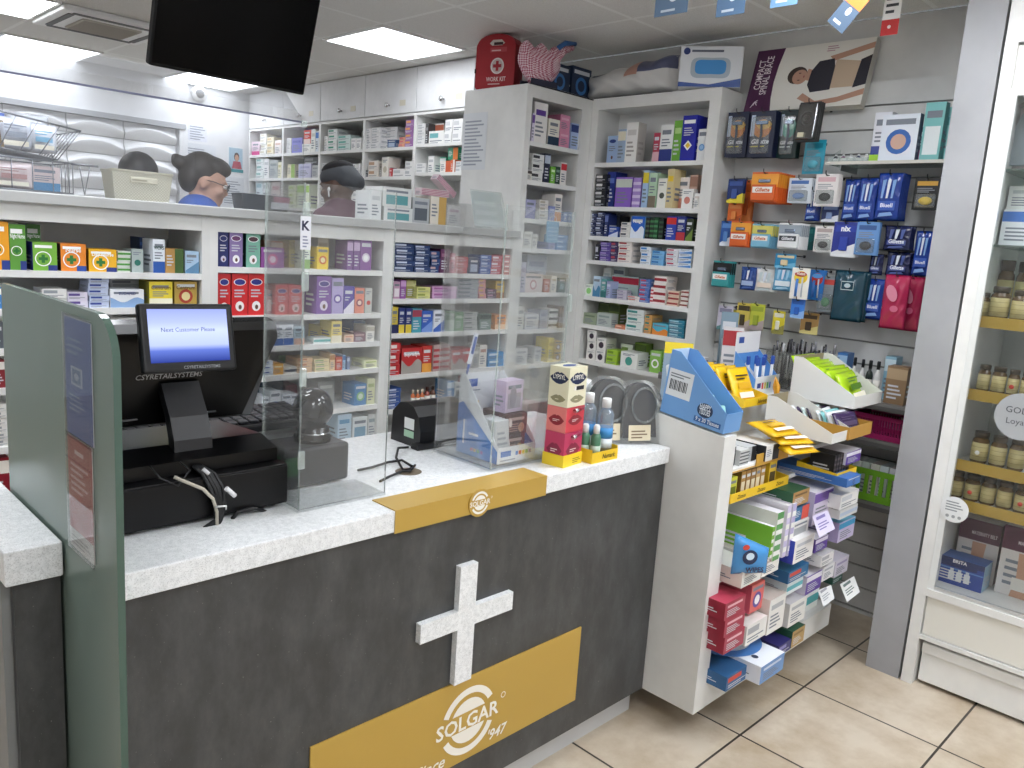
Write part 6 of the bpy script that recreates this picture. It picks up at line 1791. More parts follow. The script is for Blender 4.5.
# foil bags (sweets): soft pillow packs
def pillow(w, h, t_, base, c2, shine=.22, seed=0):
    rnd = random.Random(seed)
    k1, k2 = rnd.uniform(0, 6), rnd.uniform(0, 6)

    def fn(u, v, s=1):
        e = min(u, 1 - u, v * .7, (1 - v) * .7)
        b = t_ * (1 - math.exp(-e * 8)) * (1 + .22 * math.sin(u * 9 + k1) * math.sin(v * 7 + k2))
        return V((-w / 2 + u * w, s * -b, v * h))
    G = M(base, shine, 0, .6)
    mb = MB().grid(lambda u, v: fn(u, v), 12, 12, G).grid(lambda u, v: fn(1 - u, v, -1), 12, 12, G)
    F = Frame((-w / 2, -t_ * 1.25, 0), (1, 0, 0), (0, 0, 1))
    K = M(c2, .4)
    mb.lines(F, w * .2, h * .62, w * .8, h * .8, 2, K); mb.rect(F, w * .22, h * .36, w * .78, h * .54, M('d9a81f' if base.startswith('e') else c2, .4)); mb.rect(F, w * .18, h * .1, w * .82, h * .26, M('f3ecd6', .4))
    return mb


# top of the unit: yellow bag tray, thermometer boxes, wipes display, white shelf-edge displays
p = at(744, 408, z=1.04)
ytx, yty = 2.36, 1.30
gz_ = .9005
for lab, x, y, z, w, d, h, base, c2, k in (
    ('white box with barcode, leftmost on the unit top', 2.232, 1.215, gz_, .05, .12, .062, 'e6e4dc', '3a3a3c', {}),
    ('grey box with dark scribble pattern on the unit top', 2.288, 1.20, gz_, .055, .12, .05, 'c9cbca', '5a5c60', {}),
    ('silver box with barcode on the unit top', 2.35, 1.21, gz_, .06, .13, .05, 'b9bdbf', '2a2a2c', {}),
    ('white and black box with barcode near the yellow bags', 2.435, 1.18, gz_, .09, .12, .052, 'd6d5d2', '1f1f21', dict(side='26262a')),
    ('second white barcode box behind the first', 2.25, 1.36, gz_, .07, .12, .075, 'e9e8e4', '77787c', {}),
    ('grey and white box under the yellow bag tray', 2.345, 1.36, gz_, .10, .16, .105, '9aa9a9', '23262a', dict(side='2b2d2f', top='a9b4b4')),
):
    mthing('test_kit_box', lab, 'box', carton(w, d, h, base, c2, 'split' if 'barcode' in lab else 'stripes', **k), (x, y, z), 0, 'small boxes on the unit top')
# yellow tray with three yellow bags
tz = 1.02
TC = at(768, 402, z=1.025)
t = thing('display_tray', 'yellow tray of yellow sweet bags on top of the unit', 'tray', (TC.x - .088, TC.y, tz), 0, 'yellow display trays')
mb = MB().box(-.09, 0, 0, .09, .002, .03, Y_).box(-.09, .24, 0, .09, .242, .085, Y_).box(-.0899, .002, 0, .0899, .24, .0015, Y_)
for x in (-.09, .088):
    mb.add([(x, .002, 0), (x + .002, .002, 0), (x + .002, .24, 0), (x, .24, 0), (x, .002, .03), (x + .002, .002, .03), (x + .002, .24, .085), (x, .24, .085)], [(0, 1, 5, 4), (2, 3, 7, 6), (1, 2, 6, 5), (3, 0, 4, 7), (4, 5, 6, 7), (3, 2, 1, 0)], Y_)
part('tray', mb, t)
part('printed_name', MB().text(Frame((0, -.0004, 0), (1, 0, 0), (0, 0, 1)), .04, .009, .014, 'Jakemans', M('5a2a1a', .5), .0004, .07, .015, .3), t)
for k in range(4):
    mthing('sweet_bag', ['front', 'second', 'third', 'rearmost'][k] + ' yellow sweet bag leaning in the yellow tray', 'sweet bag', pillow(.13, .135, .012, 'e9bd1c', '3a2a12', seed=k), (TC.x - .085 - k * .008, TC.y + .045 + k * .042, tz + .004), (math.radians(-26), 0, math.radians(-6)), 'yellow sweet bags')
for k, (x, y, z, rz) in enumerate(((2.53, 1.11, .925, -14), (2.52, 1.135, .952, -22), (2.50, 1.165, .978, -8))):
    mthing('sweet_bag', ['lowest', 'middle', 'topmost'][k] + ' yellow sweet bag lying before the white display box', 'sweet bag', pillow(.15, .12, .013, 'e6b71f', '4a3412', seed=10 + k), (x, y, z), (math.radians(-78), 0, math.radians(rz)), 'yellow sweet bags')

# blue tissue display on the unit's side panel
def wedge(name, lab, x, y, z, w, d, hf, hb, base, inner, draw=None, rz=0, cat='display box'):
    """open display box: low front, tall back, sloping sides"""
    t = thing(name, lab, cat, (x, y, z), rz)
    B, I = M(base, .42), M(inner, .6)
    for xx, nm in ((-w / 2, 'side_panel'), (w / 2 - .002, 'side_panel')):
        part(nm, MB().prism(Frame((xx, 0, 0), (0, -1, 0), (0, 0, 1)), [(0, 0), (-d, 0), (-d, hb), (-d * .86, hb), (0, hf)][::1], .002, B), t)
    part('front_panel', MB().box(-w / 2 + .0021, 0, 0, w / 2 - .0021, .002, hf, B), t)
    part('back_panel', MB().box(-w / 2 + .0021, d - .002, 0, w / 2 - .0021, d, hb, I), t)
    part('floor', MB().box(-w / 2 + .0021, .0021, 0, w / 2 - .0021, d - .0021, .002, I), t)
    if draw: draw(t, w, d, hf, hb)
    return t


def tissue_art(t, w, d, hf, hb):
    F = Frame((-w / 2 - .0004, d, 0), (0, -1, 0), (0, 0, 1))
    mb = MB()
    mb.rect(F, d * .03, hb * .30, d * .42, hb * .72, M('dfe3e6', .5))
    for k in range(12): mb.rect(F, d * (.07 + k * .024), hb * .40, d * (.07 + k * .024 + (.012 if k % 3 else .018)), hb * .56, M('2f3238', .5), .0008)
    mb.lines(F, d * .06, hb * .60, d * .38, hb * .68, 2, M('6f757c', .5), .0008)
    mb.ell(F, d * .68, hb * .25, d * .12, hb * .11, M('1f3557', .4), .0006, 20)
    mb.text(F, d * .68, hb * .26, .018, 'HAPPY', M('dfe8f2', .4), .001, d * .17, .02); mb.text(F, d * .68, hb * .185, .018, 'TISSUES', M('dfe8f2', .4), .001, d * .17, .02)
    mb.rect(F, d * .54, hb * .05, d * .95, hb * .13, M('2b5c9c', .4), .0006); mb.text(F, d * .745, hb * .068, .013, '9 x 30 Tissues', M('dfe8f2', .4), .001, d * .36, .02)
    part('printed_side', mb, t)


p0 = at(724, 432.5, x=2.136); p1 = at(661, 407, x=2.136)
wedge('display_box', 'blue tissue display box with barcode on the white unit side', 2.185, p0.y + .004, 1.02, .098, abs(p1.y - p0.y), .062, .205, '6f9fd6', 'b9d0e6', tissue_art)
td = bpy.data.objects[-1] if False else None
for o in list(COL.objects):
    if o.get('label', '').startswith('blue tissue display box'): o.rotation_euler = (math.atan2(.063, .55), 0, 0)
for k in range(5):
    mb = MB().bbox(-.038, -.011, 0, .038, .011, .055, M(['a9dcd2', 'bfe6de', 'cfe3e8', 'd9e4ea', 'e6ebee'][k], .25), .007, 2).rect(Frame((-.038, -.0115, 0), (1, 0, 0), (0, 0, 1)), .012, .012, .064, .042, M('7fc4b8', .4))
    y = p0.y + .05 + k * .042
    mthing('tissue_pack', ['front', 'second', 'third', 'fourth', 'rearmost'][k] + ' mint tissue pack in the blue tissue display', 'tissue pack', mb, (2.185, y, 1.031 + (y - p0.y) * .115 + .022 * k), (math.radians(-14), 0, 0), 'mint tissue packs')
# lip balm card display behind it
def lyp_art(t, w, d, hf, hb): pass
q0, q1 = at(681, 351, y=1.42), at(709, 352, y=1.56)
qb = at(709, 388, y=1.56)
t = thing('display_card', 'grey blue display card with navy lips and yellow top', 'display card', ((q0.x + q1.x) / 2, 1.56, qb.z - .02), -.9)
w, h = .098, q0.z - qb.z + .02
mb = MB().box(-w / 2, 0, 0, w / 2, .004, h, M('8496a6', .45))
F = Frame((-w / 2, -.0004, 0), (1, 0, 0), (0, 0, 1))
mb.rect(F, 0, h * .80, w, h, M('e8cf35', .45)); lips(mb, F, w * .52, h * .56, w * .66, h * .34, M('1c2740', .4), .0007); mb.text(F, w * .52, h * .52, .013, 'LYPSYL', M('e9ecee', .4), .0014, w * .5, .02, .15)
part('card', mb, t)
part('strut', MB().box(-w * .1, .0042, 0, w * .1, .06, h * .7, M('8496a6', .5)), t)
mthing('box', 'cream and yellow box behind the navy lips card', 'box', carton(.06, .06, .09, 'efe9d2', 'e8cf35', 'split'), (3.14, 1.99, 1.0005))
mthing('box', 'white box with red stripe behind the navy lips card', 'box', carton(.055, .06, .085, 'e6e4e2', 'b5303a', 'low'), (3.21, 1.93, 1.0005))
mthing('riser', 'low white riser board at the back of the unit top', 'riser', MB().box(2.21, 1.45, .9005, 3.08, 1.685, 1.019, WHITE))

# white wedge display boxes
WBX = dict(base='dcdbd7', inner='8f8468')
c0 = c73(620, 680); c1 = c73(705, 640)
a, b = at(c0[0], c0[1], z=.945), at(c1[0], c1[1], z=.945)
wl_ = (b - a).length
dirw = math.atan2(b.y - a.y, b.x - a.x)
wedge('display_box', 'white open wedge display box, nearly empty, lower of the two', (a.x + b.x) / 2, (a.y + b.y) / 2 + .004, .945, max(.09, wl_), .25, .035, .125, 'dcdbd7', '8f8468', None, 0)
WX0, WY0 = (a.x + b.x) / 2, (a.y + b.y) / 2
for k, (dx, dy, rz) in enumerate(((-.02, .05, 20), (.015, .14, -30), (-.01, .20, 50))):
    mthing('green_sachet', ['front', 'middle', 'rearmost'][k] + ' lime green sachet left in the nearly empty display box', 'sachet', pillow(.055, .05, .006, 'b6cf2a', '5f7a1a', seed=30 + k), (WX0 + dx, WY0 + dy, .952), (math.radians(-70), 0, math.radians(rz)), 'lime sachets in the lower display box')
# orange fronted tray of striped sachets beside it
c0 = c73(708, 650); c1 = c73(832, 640)
a, b = at(c73(710, 655)[0], c73(710, 655)[1], z=.945), at(c73(832, 612)[0], c73(832, 612)[1], z=.945)
t = wedge('display_box', 'tan fronted tray of striped sachets under the green bag box', (a.x + b.x) / 2, (a.y + b.y) / 2 + .004, .945, (b.x - a.x), .30, .045, .05, 'b98a3a', '7d6a4a', None, 0)
SX, SY, SW = (a.x + b.x) / 2, (a.y + b.y) / 2, b.x - a.x
for k in range(11):
    col = ['3a2a50', 'e3e6ea', '7fbfc0', 'dfe4e6', '2a2036', 'cfe3e3'][k % 6]
    mthing('striped_sachet', ('%s striped sachet in the tan fronted tray' % ['front', 'second', 'third', 'fourth', 'fifth', 'sixth', 'seventh', 'eighth', 'ninth', 'tenth', 'eleventh', 'rearmost'][k]), 'sachet', pillow(SW * .8, .085, .010, col, '4a3a5a', seed=50 + k), (SX, SY + .035 + k * .024, .949), (math.radians(-30), 0, math.radians(random.uniform(-8, 8))), 'striped sachets')
# upper white wedge box packed with lime green bags
c0 = c73(768, 475); c1 = c73(868, 425)
a, b = at(c0[0], c0[1], z=1.03), at(c1[0], c1[1], z=1.03)
UX, UY, UW = (a.x + b.x) / 2, (a.y + b.y) / 2, max(.11, b.x - a.x)
wedge('display_box', 'white wedge display box full of lime green bags', UX, UY + .004, 1.03, UW, .25, .045, .16, 'dcdbd7', '8f8468', None, 0)
for k in range(7):
    mthing('green_bag', ['front', 'second', 'third', 'fourth', 'fifth', 'sixth', 'seventh', 'rearmost'][k] + ' lime green bag in the white wedge display box', 'sweet bag', pillow(UW * .84, .125, .020, 'a9cf1f', '4f7a1a', seed=70 + k), (UX, UY + .05 + k * .028, 1.036 + k * .007), (math.radians(-30), 0, math.radians(random.uniform(-6, 6))), 'lime green bags')
mthing('sweet_bag', 'orange yellow bag standing between the two white display boxes', 'sweet bag', pillow(.06, .085, .012, 'd99a2a', '6a4a1a', seed=90), (WX0 + .09, WY0 + .30, 1.03), (math.radians(-10), 0, math.radians(30)))
mthing('support_block', 'white card block carrying the lime green bag box', 'box', MB().box(UX - UW / 2, UY + .08, .901, UX + UW / 2, UY + .36, 1.0295, M('cfcdc8', .5)) if False else MB().box(UX - UW * .3, UY + .12, .9005, UX + UW * .4, UY + .24, 1.0295, M('b9b6b0', .5)))

# pen boxes at the back: blue display of toothbrushes, tall cards, clear pen holder
c0 = at(756, 375, y=1.60); bz = 1.0195
ledge_shelf('deep grey wall shelf under the clear pen holder', 1.0, 1.46, 2.10, .49)
t = thing('display_box', 'blue toothbrush display box with tall white back card', 'display box', (2.975, 1.50, bz))
w = .19
part('front_panel', MB().box(-w / 2, 0, 0, w / 2, .003, .07, M('e6e8ea', .45)), t)
for xx in (-w / 2, w / 2 - .003): part('side_panel', MB().prism(Frame((xx, .0031, 0), (0, -1, 0), (0, 0, 1)), [(0, 0), (-.1, 0), (-.1, .16), (0, .06)], .003, M('5a93d6', .45)), t)
bp_ = MB().box(-w / 2, .104, 0, w / 2, .107, .235, M('e2e1e4', .45))
Fb = Frame((-w / 2, .1036, 0), (1, 0, 0), (0, 0, 1))
bp_.rect(Fb, .02, .19, .06, .215, M('3a56a0', .45)); bp_.poly(Fb, [(0, .05), (w * .5, .11), (w, .05), (w, .15), (0, .15)], M('5a93d6', .45))
part('back_panel', bp_, t)
fp = MB()
for k, c in enumerate(('d23b3b', 'e0c23a', '5aa84f', '3a6fc0')): fp.rect(Frame((-w / 2, -.0004, 0), (1, 0, 0), (0, 0, 1)), .05 + k * .02, .02, .062 + k * .02, .045, M(c, .5))
fp.rect(Frame((-w / 2, -.0004, 0), (1, 0, 0), (0, 0, 1)), .012, .025, .04, .045, M('2b3f86', .5))
part('print', fp, t)
for k in range(6):
    x = 2.91 + (k % 3) * .06; y = 1.52 + (k // 3) * .035
    t = thing('toothbrush', ['front left', 'front middle', 'front right', 'back left', 'back middle', 'back right'][k] + ' blue headed toothbrush in the blue display box', 'toothbrush', (x, y, bz + .0005), (0, math.radians(random.uniform(-5, 5)), 0), 'toothbrushes in the blue box')
    part('handle', MB().tube([(0, 0, 0), (.002, 0, .06), (0, 0, .12)], .006, M('e0e3e8', .35), 8), t)
    part('head', MB().bbox(-.008, -.006, .11, .008, .006, .145, M('2f52a8', .4), .003), t)
mb = carton(.085, .03, .24, 'd9d5d6', 'b03a40', 'band')
Fk = Frame((-.0425, -.0006, 0), (1, 0, 0), (0, 0, 1))
for k in range(2): mb.tube([(-.02 + k * .035, -.004, .02), (-.016 + k * .035, -.004, .05), (-.02 + k * .035, -.004, .075)], .005, M('3a3f52', .4), 6)
mthing('card_box', 'tall pale card box with red banner left of toothbrushes', 'box', mb, (3.20, 1.80, 1.0005), -1.0)
mthing('box', 'slate blue box behind the tall pale card box', 'box', carton(.075, .03, .30, '7f95a4', 'a9bcc6', 'block'), (3.26, 1.86, 1.0005), -1.0)
p = at(783, 340, y=1.60)
mthing('pen', 'white pen standing in front of the pale back card', 'pen', MB().tube([(0, 0, 0), (.012, 0, .12)], .0045, M('e4e4e8', .3), 8).tube([(.012, 0, .12), (.014, 0, .145)], .0035, M('2a2f55', .3), 8), (3.045, 1.64, 1.0195))

# clear pen holder and pens
hx0, hx1 = 3.26, 3.26
hy0, hy1 = at(765, 362, x=3.26).y, at(829, 362, x=3.26).y
t = thing('pen_holder', 'large clear box holding dozens of pens on the unit back', 'pen holder', (3.26, (hy0 + hy1) / 2, 1.0005), -math.pi / 2)
w = hy0 - hy1
PH = mat_clear('clear_pen_box', 'f2f3f1', .06, .1, .08, 'd9d9d4')
for a_ in ((-w / 2, 0, w / 2, .003), (-w / 2, .097, w / 2, .1), (-w / 2, .003, -w / 2 + .003, .097), (w / 2 - .003, .003, w / 2, .097)):
    part('wall', MB().box(a_[0], a_[1], 0, a_[2], a_[3], .16, PH), t)
part('floor', MB().box(-w / 2 + .003, .003, 0, w / 2 - .003, .097, .003, PH), t)
pc = ['17171a', '232327', '3a3a40', 'c9c9cc', '1b1b20', '8c8c90', '26262c', '5a5a60']
for k in range(34):
    x = -w * .44 + w * .88 * ((k * 7) % 34) / 33; y = .012 + .075 * ((k * 5) % 34) / 33
    tx, ty = random.uniform(-.02, .02), random.uniform(-.006, .006)
    hh = random.uniform(.17, .215)
    c = M(pc[k % 8], .3)
    xx = min(max(tx, -w * .46 - x), w * .46 - x)
    mb = MB().tube([(0, 0, 0), (xx * .8, ty * .8, hh * .78)], .0042, c, 6).tube([(xx * .8, ty * .8, hh * .78), (xx, ty, hh)], .0048, M(pc[(k + 2) % 8], .3), 6)
    mb.box(xx * .9 + .004, ty - .001, hh * .8, xx * .9 + .0065, ty + .001, hh * .97, M('b9b9bd', .25, .8))
    mthing('pen', 'dark or silver pen standing in the large clear pen holder', 'pen', mb, (3.26 + y, (hy0 + hy1) / 2 - x, 1.0038), -math.pi / 2, 'pens in the clear holder')
# ---------------------------------------------------------------- glazed display cabinet on the right
CW = mat_paint('efefec', 'cabinet_white', .35)
CI = M('c4c9c6', .35)
t = thing('display_cabinet', 'tall white glazed cabinet with gold fronted shelves of jars', 'cabinet', (3.12, .885, 0))
# local: x into the wall, y runs to -1.5 (right in the photo)
YW = -1.45
part('side_panel', MB().box(0, -.040, 0, .475, -.001, 2.56, CW), t)
part('side_panel', MB().box(0, YW, 0, .475, YW + .04, 2.56, CW), t)
part('back_panel', MB().box(.445, YW + .04, .40, .475, -.040, 2.15, CI), t)
part('top_panel', MB().box(.0, YW + .0402, 2.305, .475, -.0402, 2.56, CW).box(.012, YW + .0402, 2.16, .475, -.0402, 2.297, CW), t)
part('base', MB().box(.02, YW + .0402, .19, .475, -.0402, .36, CW).box(-.004, YW + .0402, .36, .475, -.0402, .388, CW).box(.0, YW + .0402, .188, .0199, -.0402, .205, CW), t)
dr = part('drawer', MB().bbox(.008, YW + .05, .208, .0195, -.046, .356, M('e3e1d8', .4), .002), t)
kd = part('drawer', MB().bbox(.03, YW + .05, .015, .44, -.05, .15, CW, .004).bbox(.018, YW + .05, .13, .044, -.05, .172, CW, .006), t)
part('stile', MB().box(.002, -.062, .388, .02, -.0402, 2.16, M('dfe1df', .3)), t)
part('rail', MB().box(.002, YW + .05, 2.135, .02, -.0622, 2.16, CW), t)
part('rail', MB().box(.002, YW + .05, .388, .02, -.0622, .402, M('c9cbca', .3, .4)), t)
part('glass_door', MB().box(.008, YW + .05, .4022, .012, -.0622, 2.1348, FGLASS), t)
SHGL = mat_clear('shelf_glass_green', 'dcebe4', .12, .2, .05, 'd5e4dc')
for z in (1.905, 1.650): part('glass_shelf', MB().box(.05, YW + .045, z - .008, .44, -.045, z, SHGL), t)
STRIP = M('b99a45', .35, .2)
for z in (1.392, 1.132, .872, .728):
    s = part('shelf', MB().box(.053, YW + .045, z - .012, .44, -.045, z, M('d6d6d2', .4)), t)
    part('gold_strip', MB().box(.050, YW + .045, z - .030, .0525, -.042, z + .010, STRIP), s, 'gold shelf edge strip')
# round notices on the glass
p = at(954.4, 509.7, x=3.117)
mb = MB().lathe([(.047, 0), (.047, .001), (0, .001)], M('e3e5e5', .5), n=36, smooth=False)
Fz = Frame((0, 0, .0012), (1, 0, 0), (0, 1, 0))
mb.lines(Fz, -.03, -.006, .03, .034, 4, M('8f9496', .5), .0003)
for k in (-1, 0, 1): mb.ell(Fz, k * .02, -.026, .006, .006, M('9a9fa0', .5), .0003)
mthing('notice', 'round white notice on the cabinet glass at lower left', 'notice', mb, p, (math.radians(90), 0, math.radians(-90)))
p = at(1021, 417, x=3.117)
mb = MB().lathe([(.080, 0), (.080, .001), (0, .001)], M('a5a8aa', .5), n=44, smooth=False)
mb.text(Fz, -.006, .010, .022, 'GOLD', M('3a3c40', .5), .0004, .11); mb.text(Fz, .0, -.028, .021, 'Loyalty', M('4a4c50', .5), .0004, .12)
mthing('notice', 'round grey loyalty notice on the cabinet glass cut by photo edge', 'notice', mb, p, (math.radians(90), 0, math.radians(-90)))
AMB, LBL, CAPD = M('5c4522', .12), M('c4b67f', .5), M('4a4032', .35)
JC = {}


def jar(w, h):
    k = (round(w, 3), round(h, 3))
    if k not in JC:
        r = w / 2
        a = MB().lathe([(r * .9, 0), (r, h * .05), (r, h * .68), (r * .94, h * .75), (r * .78, h * .79), (r * .78, h * .82)], AMB, n=18).mesh('glass')
        b = MB().lathe([(r * 1.01, h * .10), (r * 1.01, h * .66)], LBL, n=18)
        for q in range(3): b.lathe([(r * 1.013, h * (.22 + q * .15)), (r * 1.013, h * (.235 + q * .15))], M('94834c', .5), n=18)
        b = b.mesh('label')
        c = MB().lathe([(r * .86, h * .82), (r * .88, h * .97), (r * .82, h)], CAPD, n=18).mesh('lid')
        JC[k] = (a, b, c)
    return JC[k]


nth = ['first', 'second', 'third', 'fourth', 'fifth', 'sixth', 'seventh', 'eighth']
for rl, z, x, items in (('on the upper gold shelf, front row', 1.392, 3.225, [(977, 992, 292), (993, 1013, 286), (1014, 1031, 290)]),
                        ('on the upper gold shelf, tall back row', 1.392, 3.36, [(1001, 1018, 260), (1019, 1036, 262)]),
                        ('on the second gold shelf', 1.132, 3.225, [(980, 993, 364), (994, 1009, 366), (1010, 1022, 369), (1023, 1036, 371)]),
                        ('on the third gold shelf', .872, 3.225, [(974.5, 992, 430), (993, 1010, 435), (1012, 1029, 437)]),
                        ('on the lowest gold shelf', .728, 3.225, [(950, 966.5, 469), (967, 983, 473), (983.5, 999, 476), (999.8, 1016, 480), (1017, 1034, 484)])):
    for k, (a, b, tp) in enumerate(items):
        P0, P1 = at(a, tp, x=x), at(b, tp, x=x)
        w = abs(P0.y - P1.y); h = P0.z - z
        g = thing('vitamin_jar', nth[k] + ' amber vitamin jar from the left ' + rl, 'jar', (x, (P0.y + P1.y) / 2, z + .0005), 0, 'amber vitamin jars in the cabinet')
        A, B, C = jar(w, h)
        part('glass', A, g); part('label', B, g, 'cream label'); part('lid', C, g)
        if (k + len(items)) % 3 == 0:
            part('price_dot', MB().lathe([(.008, 0), (.008, .001), (0, .001)], M('d9473a' if k else 'ecece8', .5), n=12), g, None, (-w / 2 - .0008, 0, h * .35), (0, math.radians(-90), 0))


def cbox(lab, q, x, d, zb, base, c2, pat, draw=None, **k):
    px0, px1, pt = q
    P0, P1 = at(px0, pt, x=x), at(px1, pt, x=x)
    w = abs(P0.y - P1.y); h = P0.z - zb
    mb = carton(w, d, h - .001, base, c2, pat, **k)
    if draw: draw(mb, Frame((-w / 2, -.001, 0), (1, 0, 0), (0, 0, 1)), w, h)
    mthing('product_box', lab, 'box', mb, (x, (P0.y + P1.y) / 2, zb + .0005), -math.pi / 2, 'boxes in the glazed cabinet')


def d_jugs(mb, F, w, h):
    mb.rect(F, 0, h * .8, w, h, M('1c2f66', .4), .0004)
    mb.text(F, w * .5, h * .84, .013, 'BRITA', M('eef0f4', .4), .0008, w * .5, .03)
    for k in range(3):
        x = w * (.36 + .16 * k)
        mb.rect(F, x - w * .06, h * .18, x + w * .06, h * .52, M('e6e9ec', .4), .0006); mb.rect(F, x - w * .035, h * .52, x + w * .035, h * .62, M('d3d8de', .4), .0006)
    mb.rect(F, 0, h * .58, w, h * .63, M('5f8fd0', .4), .0003)


def d_belt(mb, F, w, h):
    mb.rect(F, 0, h * .66, w, h, M('52203f', .4), .0004)
    mb.text(F, w * .62, h * .76, .014, 'MATERNITY BELT', M('eadfe6', .4), .0008, w * .62, .02)
    S = M('c79a80', .6)
    mb.poly(F, [(w * .30, 0), (w * .74, 0), (w * .66, h * .30), (w * .70, h * .64), (w * .36, h * .64), (w * .38, h * .3)], S, .0006)
    mb.rect(F, w * .30, h * .10, w * .74, h * .28, M('e6e2da', .5), .0009)


cbox('blue and white filter jug box at the cabinet bottom', (937, 988, 553), 3.24, .10, .388, '2b4a9c', '1c2f66', 'plain', d_jugs, side='a9cbe6', top='3f6fb8')
cbox('white box with plum band at the cabinet bottom, left of its twin', (962, 1005, 516), 3.36, .07, .388, 'dcd7d4', '52203f', 'plain', d_belt, side='52203f')
cbox('white box with plum band at the cabinet bottom, cut by photo edge', (1006, 1060, 524), 3.31, .07, .388, 'dcd7d4', '52203f', 'plain', d_belt, side='52203f')
cbox('white appliance box on the lower clear shelf', (1004, 1046, 209), 3.24, .14, 1.650, 'e3e7ea', '3f72c0', 'band', side='d9dde0')
P0, P1 = at(1010, 186, x=3.26), at(1010, 212, x=3.26)
cbox('white box standing on the appliance box', (1010, 1046, 186), 3.27, .10, at(1004, 209, x=3.24).z + .001, 'e0e2e0', 'b9bfc2', 'plain')
a, b = at(1010, 100, x=3.24), at(1060, 100, x=3.24)
t = thing('blister_pack', 'large rounded clear pack on the upper clear shelf', 'clear pack', (3.24, (a.y + b.y) / 2, 1.9055), -math.pi / 2)
w = abs(a.y - b.y); h = a.z - 1.906
out = [(-w / 2, 0), (w / 2, 0)] + [(w / 2 * math.cos(q), h * .6 + h * .4 * math.sin(q)) for q in [math.pi * i / 12 for i in range(13)]]
part('shell', MB().prism(Frame((0, 0, 0), (1, 0, 0), (0, 0, 1)), out, .05, PLASTIC), t)
part('contents', MB().prism(Frame((0, .012, 0), (1, 0, 0), (0, 0, 1)), [(x * .62, .02 + z * .8) for x, z in out], .03, M('aab4bc', .4)), t)
part('card', MB().prism(Frame((0, .044, 0), (1, 0, 0), (0, 0, 1)), [(x * .96, .004 + z * .97) for x, z in out], .002, M('d9c6c8', .5)), t)
# ---------------------------------------------------------------- on top of the tower and corner cabinet
ZT = 2.3105
mthing('mat', 'thin black mat on top of the corner tower', 'mat', MB().box(2.93, 2.885, 0, 3.405, 3.33, .004, M('1d1d1f', .7)), (0, 0, ZT))
mthing('mat', 'thin black mat on top of the corner cabinet', 'mat', MB().box(3.402, 2.40, 0, 3.58, 2.884, .004, M('1d1d1f', .7)), (0, 0, 2.3175))
# red first aid kit, its front towards the shop (-x)
q = [at(473, 87, x=2.925), at(519, 85, x=2.925), at(473, 46, x=2.925), at(500, 32, x=2.925)]
w = q[0].y - q[1].y; h1 = q[2].z - ZT; h2 = q[3].z - ZT
w = .232
t = thing('first_aid_kit', 'red first aid case with white cross on top of the tower', 'first aid kit', (2.91, 3.285, ZT + .001), math.radians(16))
out = [(0, .012), (.012, 0), (w - .012, 0), (w, .012), (w, h1 * .93)]
for i in range(11):
    a = math.pi * i / 10
    out.append((w * .5 + w * .5 * math.cos(a) * (.94 if 0 < i < 10 else 1), h1 * .95 + (h2 - h1 * .95) * math.sin(a) ** .8))
REDK = M('a3222c', .4)
Fk = Frame((0, 0, 0), (0, -1, 0), (0, 0, 1))
part('case', MB().prism(Fk, out, .085, REDK), t)
art = MB()
cx, cz = w * .56, h1 * .50
art.ell(Fk, cx, cz, w * .17, w * .17, M('e6dfdc', .4), .0012, 24); art.ell(Fk, cx, cz, w * .14, w * .14, M('c9b9b6', .4), .0014, 24)
r = w * .035
art.rect(Fk, cx - r, cz - r * 3, cx + r, cz + r * 3, REDK, .0018); art.rect(Fk, cx - r * 3, cz - r, cx + r * 3, cz + r, REDK, .002)
art.text(Fk, w * .54, h1 * .17, .022, 'WORK KIT', M('e6cfcd', .4), .0012, w * .5, .02)
art.lines(Fk, w * .34, h1 * .10, w * .8, h1 * .15, 1, M('d9b9b6', .4), .0012)
art.rect(Fk, w * .36, h1 * .80, w * .78, h1 * .90, M('b8454c', .4), .0012); art.lines(Fk, w * .4, h1 * .82, w * .75, h1 * .88, 1, M('e3c3c2', .4), .0016)
part('front_print', art, t)
hd = MB().prism(Frame((-.0006, 0, 0), (0, -1, 0), (0, 0, 1)), [(w * .34, h2 * .83), (w * .40, h2 * .79), (w * .66, h2 * .79), (w * .72, h2 * .83), (w * .64, h2 * .89), (w * .42, h2 * .89)], -.001, M('d6d2cc', .5))
hd.box(-.0022, -w * .68, h2 * .795, -.0014, -w * .45, h2 * .845, M('3a2226', .6))
part('handle_slot', hd, t)
part('clasp', MB().bbox(-.004, -.004, h1 * .36, .03, .004, h1 * .46, M('2a2022', .5), .002), t)
# pink patterned cushion with a blue band in a dark tray
PINK = mat_pinkpattern()
t = thing('cushion_pack', 'pink patterned cushion with a blue hook strip in a dark tray', 'cushion', (3.02, 2.935, ZT + .0045), math.radians(-12))
def cf(u, v, s=1):
    e = min(u, 1 - u, v, 1 - v)
    wv = .055 + .075 * math.sin(min(1, v * 1.5) * math.pi / 2)
    return V(((u - .5) * 2 * wv * (1 - .25 * max(0, v - .7)), s * -.04 * (1 - math.exp(-e * 7)), .01 + .165 * v + (.035 * abs(math.sin(u * 9)) if v > .9 else 0)))
part('cushion', MB().grid(lambda u, v: cf(u, v), 18, 14, PINK).grid(lambda u, v: cf(1 - u, v, -1), 18, 14, PINK), t)
part('tail', MB().tube([(.085, 0, .12), (.11, 0, .165), (.145, 0, .20), (.20, 0, .222)], [.026, .022, .02, .012], PINK, 10), t)
part('blue_strip', MB().tube([(.08, 0, .165), (.11, 0, .205), (.15, 0, .235), (.215, 0, .243)], [.014, .014, .014, .010], M('3a68a8', .4), 8), t, 'blue strip')
